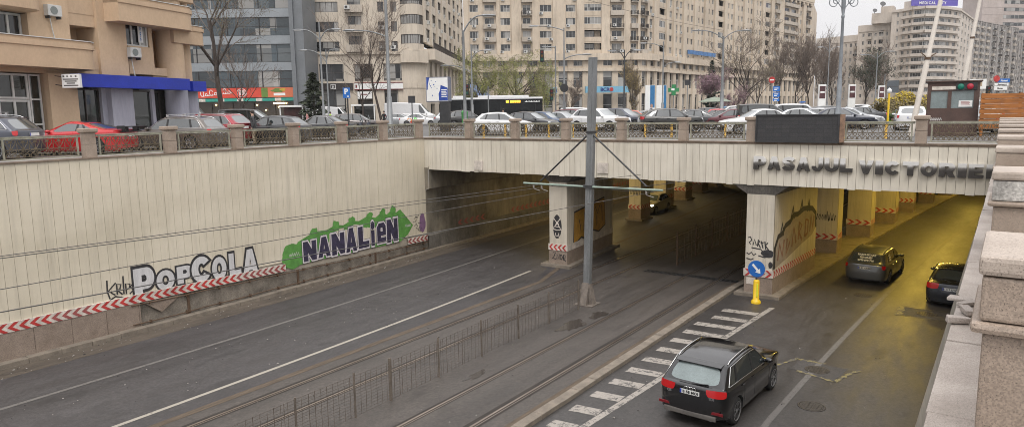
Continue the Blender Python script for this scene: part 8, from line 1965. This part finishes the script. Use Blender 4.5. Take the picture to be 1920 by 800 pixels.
# brown cabin with two round lamps
d = 34; p = at(1786, d); VP_ = (p - EYE); VP_.z = 0; F = frame(p, Vector((VP_.y, -VP_.x, 0)), (0, 0, 1)); t = E('guard_cabin', p, 0, 'brown metal guard cabin with two windows and green and red round lamps', 'cabin'); s_ = d / 1320
def cx2(px_): return (px_ - 1786) * s_ * .86
z1 = zpx(1786, 154, d); M_CAB = mat('cabin_brown', (.078, .044, .034), .6, var=.25, scale=1.5); xl, xr_ = cx2(1737), cx2(1834); zs, zw = zpx(1786, 203, d), zpx(1786, 170, d)
m = MB()
m.box(xl, xr_, 0, zs, -2.2, 0, 0, F); m.box(xl, xr_, zs + .001, z1 - .42, -2.2, -2.1, 0, F); m.box(xl, xr_, z1 - .42, z1, -2.2, 0, 0, F)
for a, b in ((xl, xl + .16), (cx2(1776), cx2(1783)), (xr_ - .22, xr_)): m.box(a, b, zs + .001, z1 - .421, -.12, 0, 0, F)
m.box(xl - .1, xr_ + .1, z1, z1 + .06, -2.3, .1, 0, F); m.build('shell', M_CAB, t, bevel=.01)
m = MB(); m.box(xl + .18, xl + 1.35, z1 - .36, z1 - .2, .003, .02, 0, F); m.build('pale_strip', M_WHITE, t)
flat(t, F, xl + .16, cx2(1776), zs + .003, z1 - .425, -.08, -.06, M_PALEGL, 'window'); flat(t, F, cx2(1783), xr_ - .22, zs + .003, z1 - .425, -.08, -.06, M_PALEGL, 'window')
flat(t, F, cx2(1797), cx2(1822), zs + .06, zs + .36, -.03, -.015, M_WHITEP, 'notice'); m = MB()
for i in range(4): m.box(cx2(1801), cx2(1818) - .03 * (i % 2), zs + .13 + .055 * i, zs + .15 + .055 * i, -.014, -.01, 0, F)
m.build('notice_text', M_REDF, t)
flat(t, F, cx2(1790), cx2(1829), z1 - .40, z1 - .06, .003, .06, M_BLACK, 'lamp_box', .01)
for px_, mt, nm in ((1799, emit_mat('cabin_green', (.0, .12, .08), .15), 'green_lamp'), (1816, emit_mat('cabin_red', (.28, .01, .025), .2), 'red_lamp')): m = MB(); m.lathe([(.14, .06), (.13, .10), (.08, .13), (0, .14)], F @ Matrix.Translation((cx2(px_), z1 - .23, 0)), 16); m.build(nm, mt, t)
mt_ = MB()
for i in range(6): stroke(mt_, [(xl + .2 + .08 * i, .75), (xl + .24 + .08 * i, .9), (xl + .27 + .08 * i, .76)], .02)
m = MB(); m.add([F @ Vector((v[0], v[1], .006 + .0005 * (i // 6))) for i, v in enumerate(mt_.v)], mt_.f); m.build('white_tag', M_WHITEP, t)
# orange wooden fence
d = 33; p = at(1885, d); F = frame(p, RT, (0, 0, 1)); t = E('wooden_fence', p, 0, 'orange varnished wooden plank fence at the right edge of the square', 'fence'); xl = (1840 - 1885) * d / 1320 * 1.04
def wood(name, c):
    m, n, b = newmat(name); v = coords(n, (.5, .5, 9)); f = noise(n, v, 2.2, 6, .65); g = noise(n, coords(n), .9, 3); n.links.new(mixrgb(n, 1, ramp(n, f, [(.3, mul(c, .4)), (.5, c), (.75, mul(c, 1.35))]), ramp(n, g, [(.3, (.65,) * 3), (.6, (1,) * 3)]), 'MULTIPLY'), b.inputs['Base Color']); b.inputs['Roughness'].default_value = .4; return m
M_WOOD = wood('varnished_wood', (.34, .12, .022)); zt_ = zpx(1885, 175, d)
for k in range(7): z = zt_ - .235 * (k + 1); flat(t, F, xl + rnd.uniform(0, .04), xl + 4.2, z + .008, z + .228, -.04 - .02 * (k % 2), .0 - .02 * (k % 2), M_WOOD, 'plank', .008)
for x in (xl + .15, xl + 1.9, xl + 3.9): flat(t, F, x, x + .1, 0, zt_ + .02, -.16, -.065, M_WOOD, 'fence_post')
# direction sign at the far right
d = 66; p = at(1875, d); F = frame(p, RT, (0, 0, 1)); t = E('direction_sign', p, 0, 'white and blue direction sign cluster with a red round sign behind the fence', 'sign'); m = MB()
for x in (-.5, .45): m.tube([F @ Vector((x, 0, -.05)), F @ Vector((x, zpx(1875, 150, d), -.05))], .05, 6)
m.build('post', M_STEEL, t)
for a, b, y0, y1, mt, nm in ((1867, 1889, 155, 148, M_BLUE, 'blue_board'), (1862, 1887, 161, 156, M_WHITEP, 'white_board'), (1862, 1885, 169, 162, M_WHITEP, 'white_board')):
    s_ = d / 1320 * 1.04; o = flat(t, F, (a - 1875) * s_, (b - 1875) * s_, zpx(1875, y1, d) if y1 > y0 else zpx(1875, y0, d), zpx(1875, y0, d) if y1 > y0 else zpx(1875, y1, d), .0, .03, mt, nm)
    m = MB(); zc = (zpx(1875, y0, d) + zpx(1875, y1, d)) / 2; add_text(m, F @ Matrix.Translation(((a - 1875) * s_ + .28, zc - .09, .032)), {'blue_board': 'Ploiesti', 'white_board': 'Buzau'}.get(nm) if y0 != 161 else 'Aeroport', .22, .004, offset=.008); m.build('lettering', M_WHITEP if mt is M_BLUE else M_FRD, o)
m = MB(); m.lathe([(.3, .0), (.3, .03)], F @ Matrix.Translation((-.55, zpx(1875, 148, d), .04)), 20); m.build('red_disc', M_RED, t)
# white board behind the cabin
d = 58; p = at(1835, d); F = frame(p, RT, (0, 0, 1)); t = E('notice_board', p, 0, 'white notice board on a post behind the brown cabin', 'board'); flat(t, F, -.9, .45, zpx(1835, 167, d), zpx(1835, 149, d), 0, .08, M_WHITEP, 'board'); m = MB(); m.tube([F @ Vector((-.2, 0, -.05)), F @ Vector((-.2, 3, -.05))], .06, 6); m.build('post', M_STEEL, t); flat(t, F, -.4, .1, zpx(1835, 162, d), zpx(1835, 154, d), .082, .086, mat('notice_print', (.4, .3, .2), .5), 'print')
# dark interior reflections are left to the sky; thin span wires over the square
m = MB(); m.tube(sag(at(731, 50, 14), at(1353, 66, 8.6), .8, 14), .015, 4); tag(m.build('span_wire', M_WIRE), 'thin span wire between tall lamp posts over the square', 'wire', 'span wires')

# damp spring air over the square
m = MB(); m.box(-905, 905, -205, 905, -7.6, 92); hz = m.build('haze', None); hz.data.materials.clear()
hm = bpy.data.materials.new('damp_air'); hm.use_nodes = True; n = hm.node_tree; n.nodes.remove(n.nodes['Principled BSDF'])
pv = n.nodes.new('ShaderNodeVolumePrincipled'); pv.inputs['Color'].default_value = (.93, .94, .96, 1); pv.inputs['Density'].default_value = .0002; pv.inputs['Anisotropy'].default_value = .2
n.links.new(pv.outputs[0], n.nodes['Material Output'].inputs['Volume']); hz.data.materials.append(hm); tag(hz, kind='stuff')
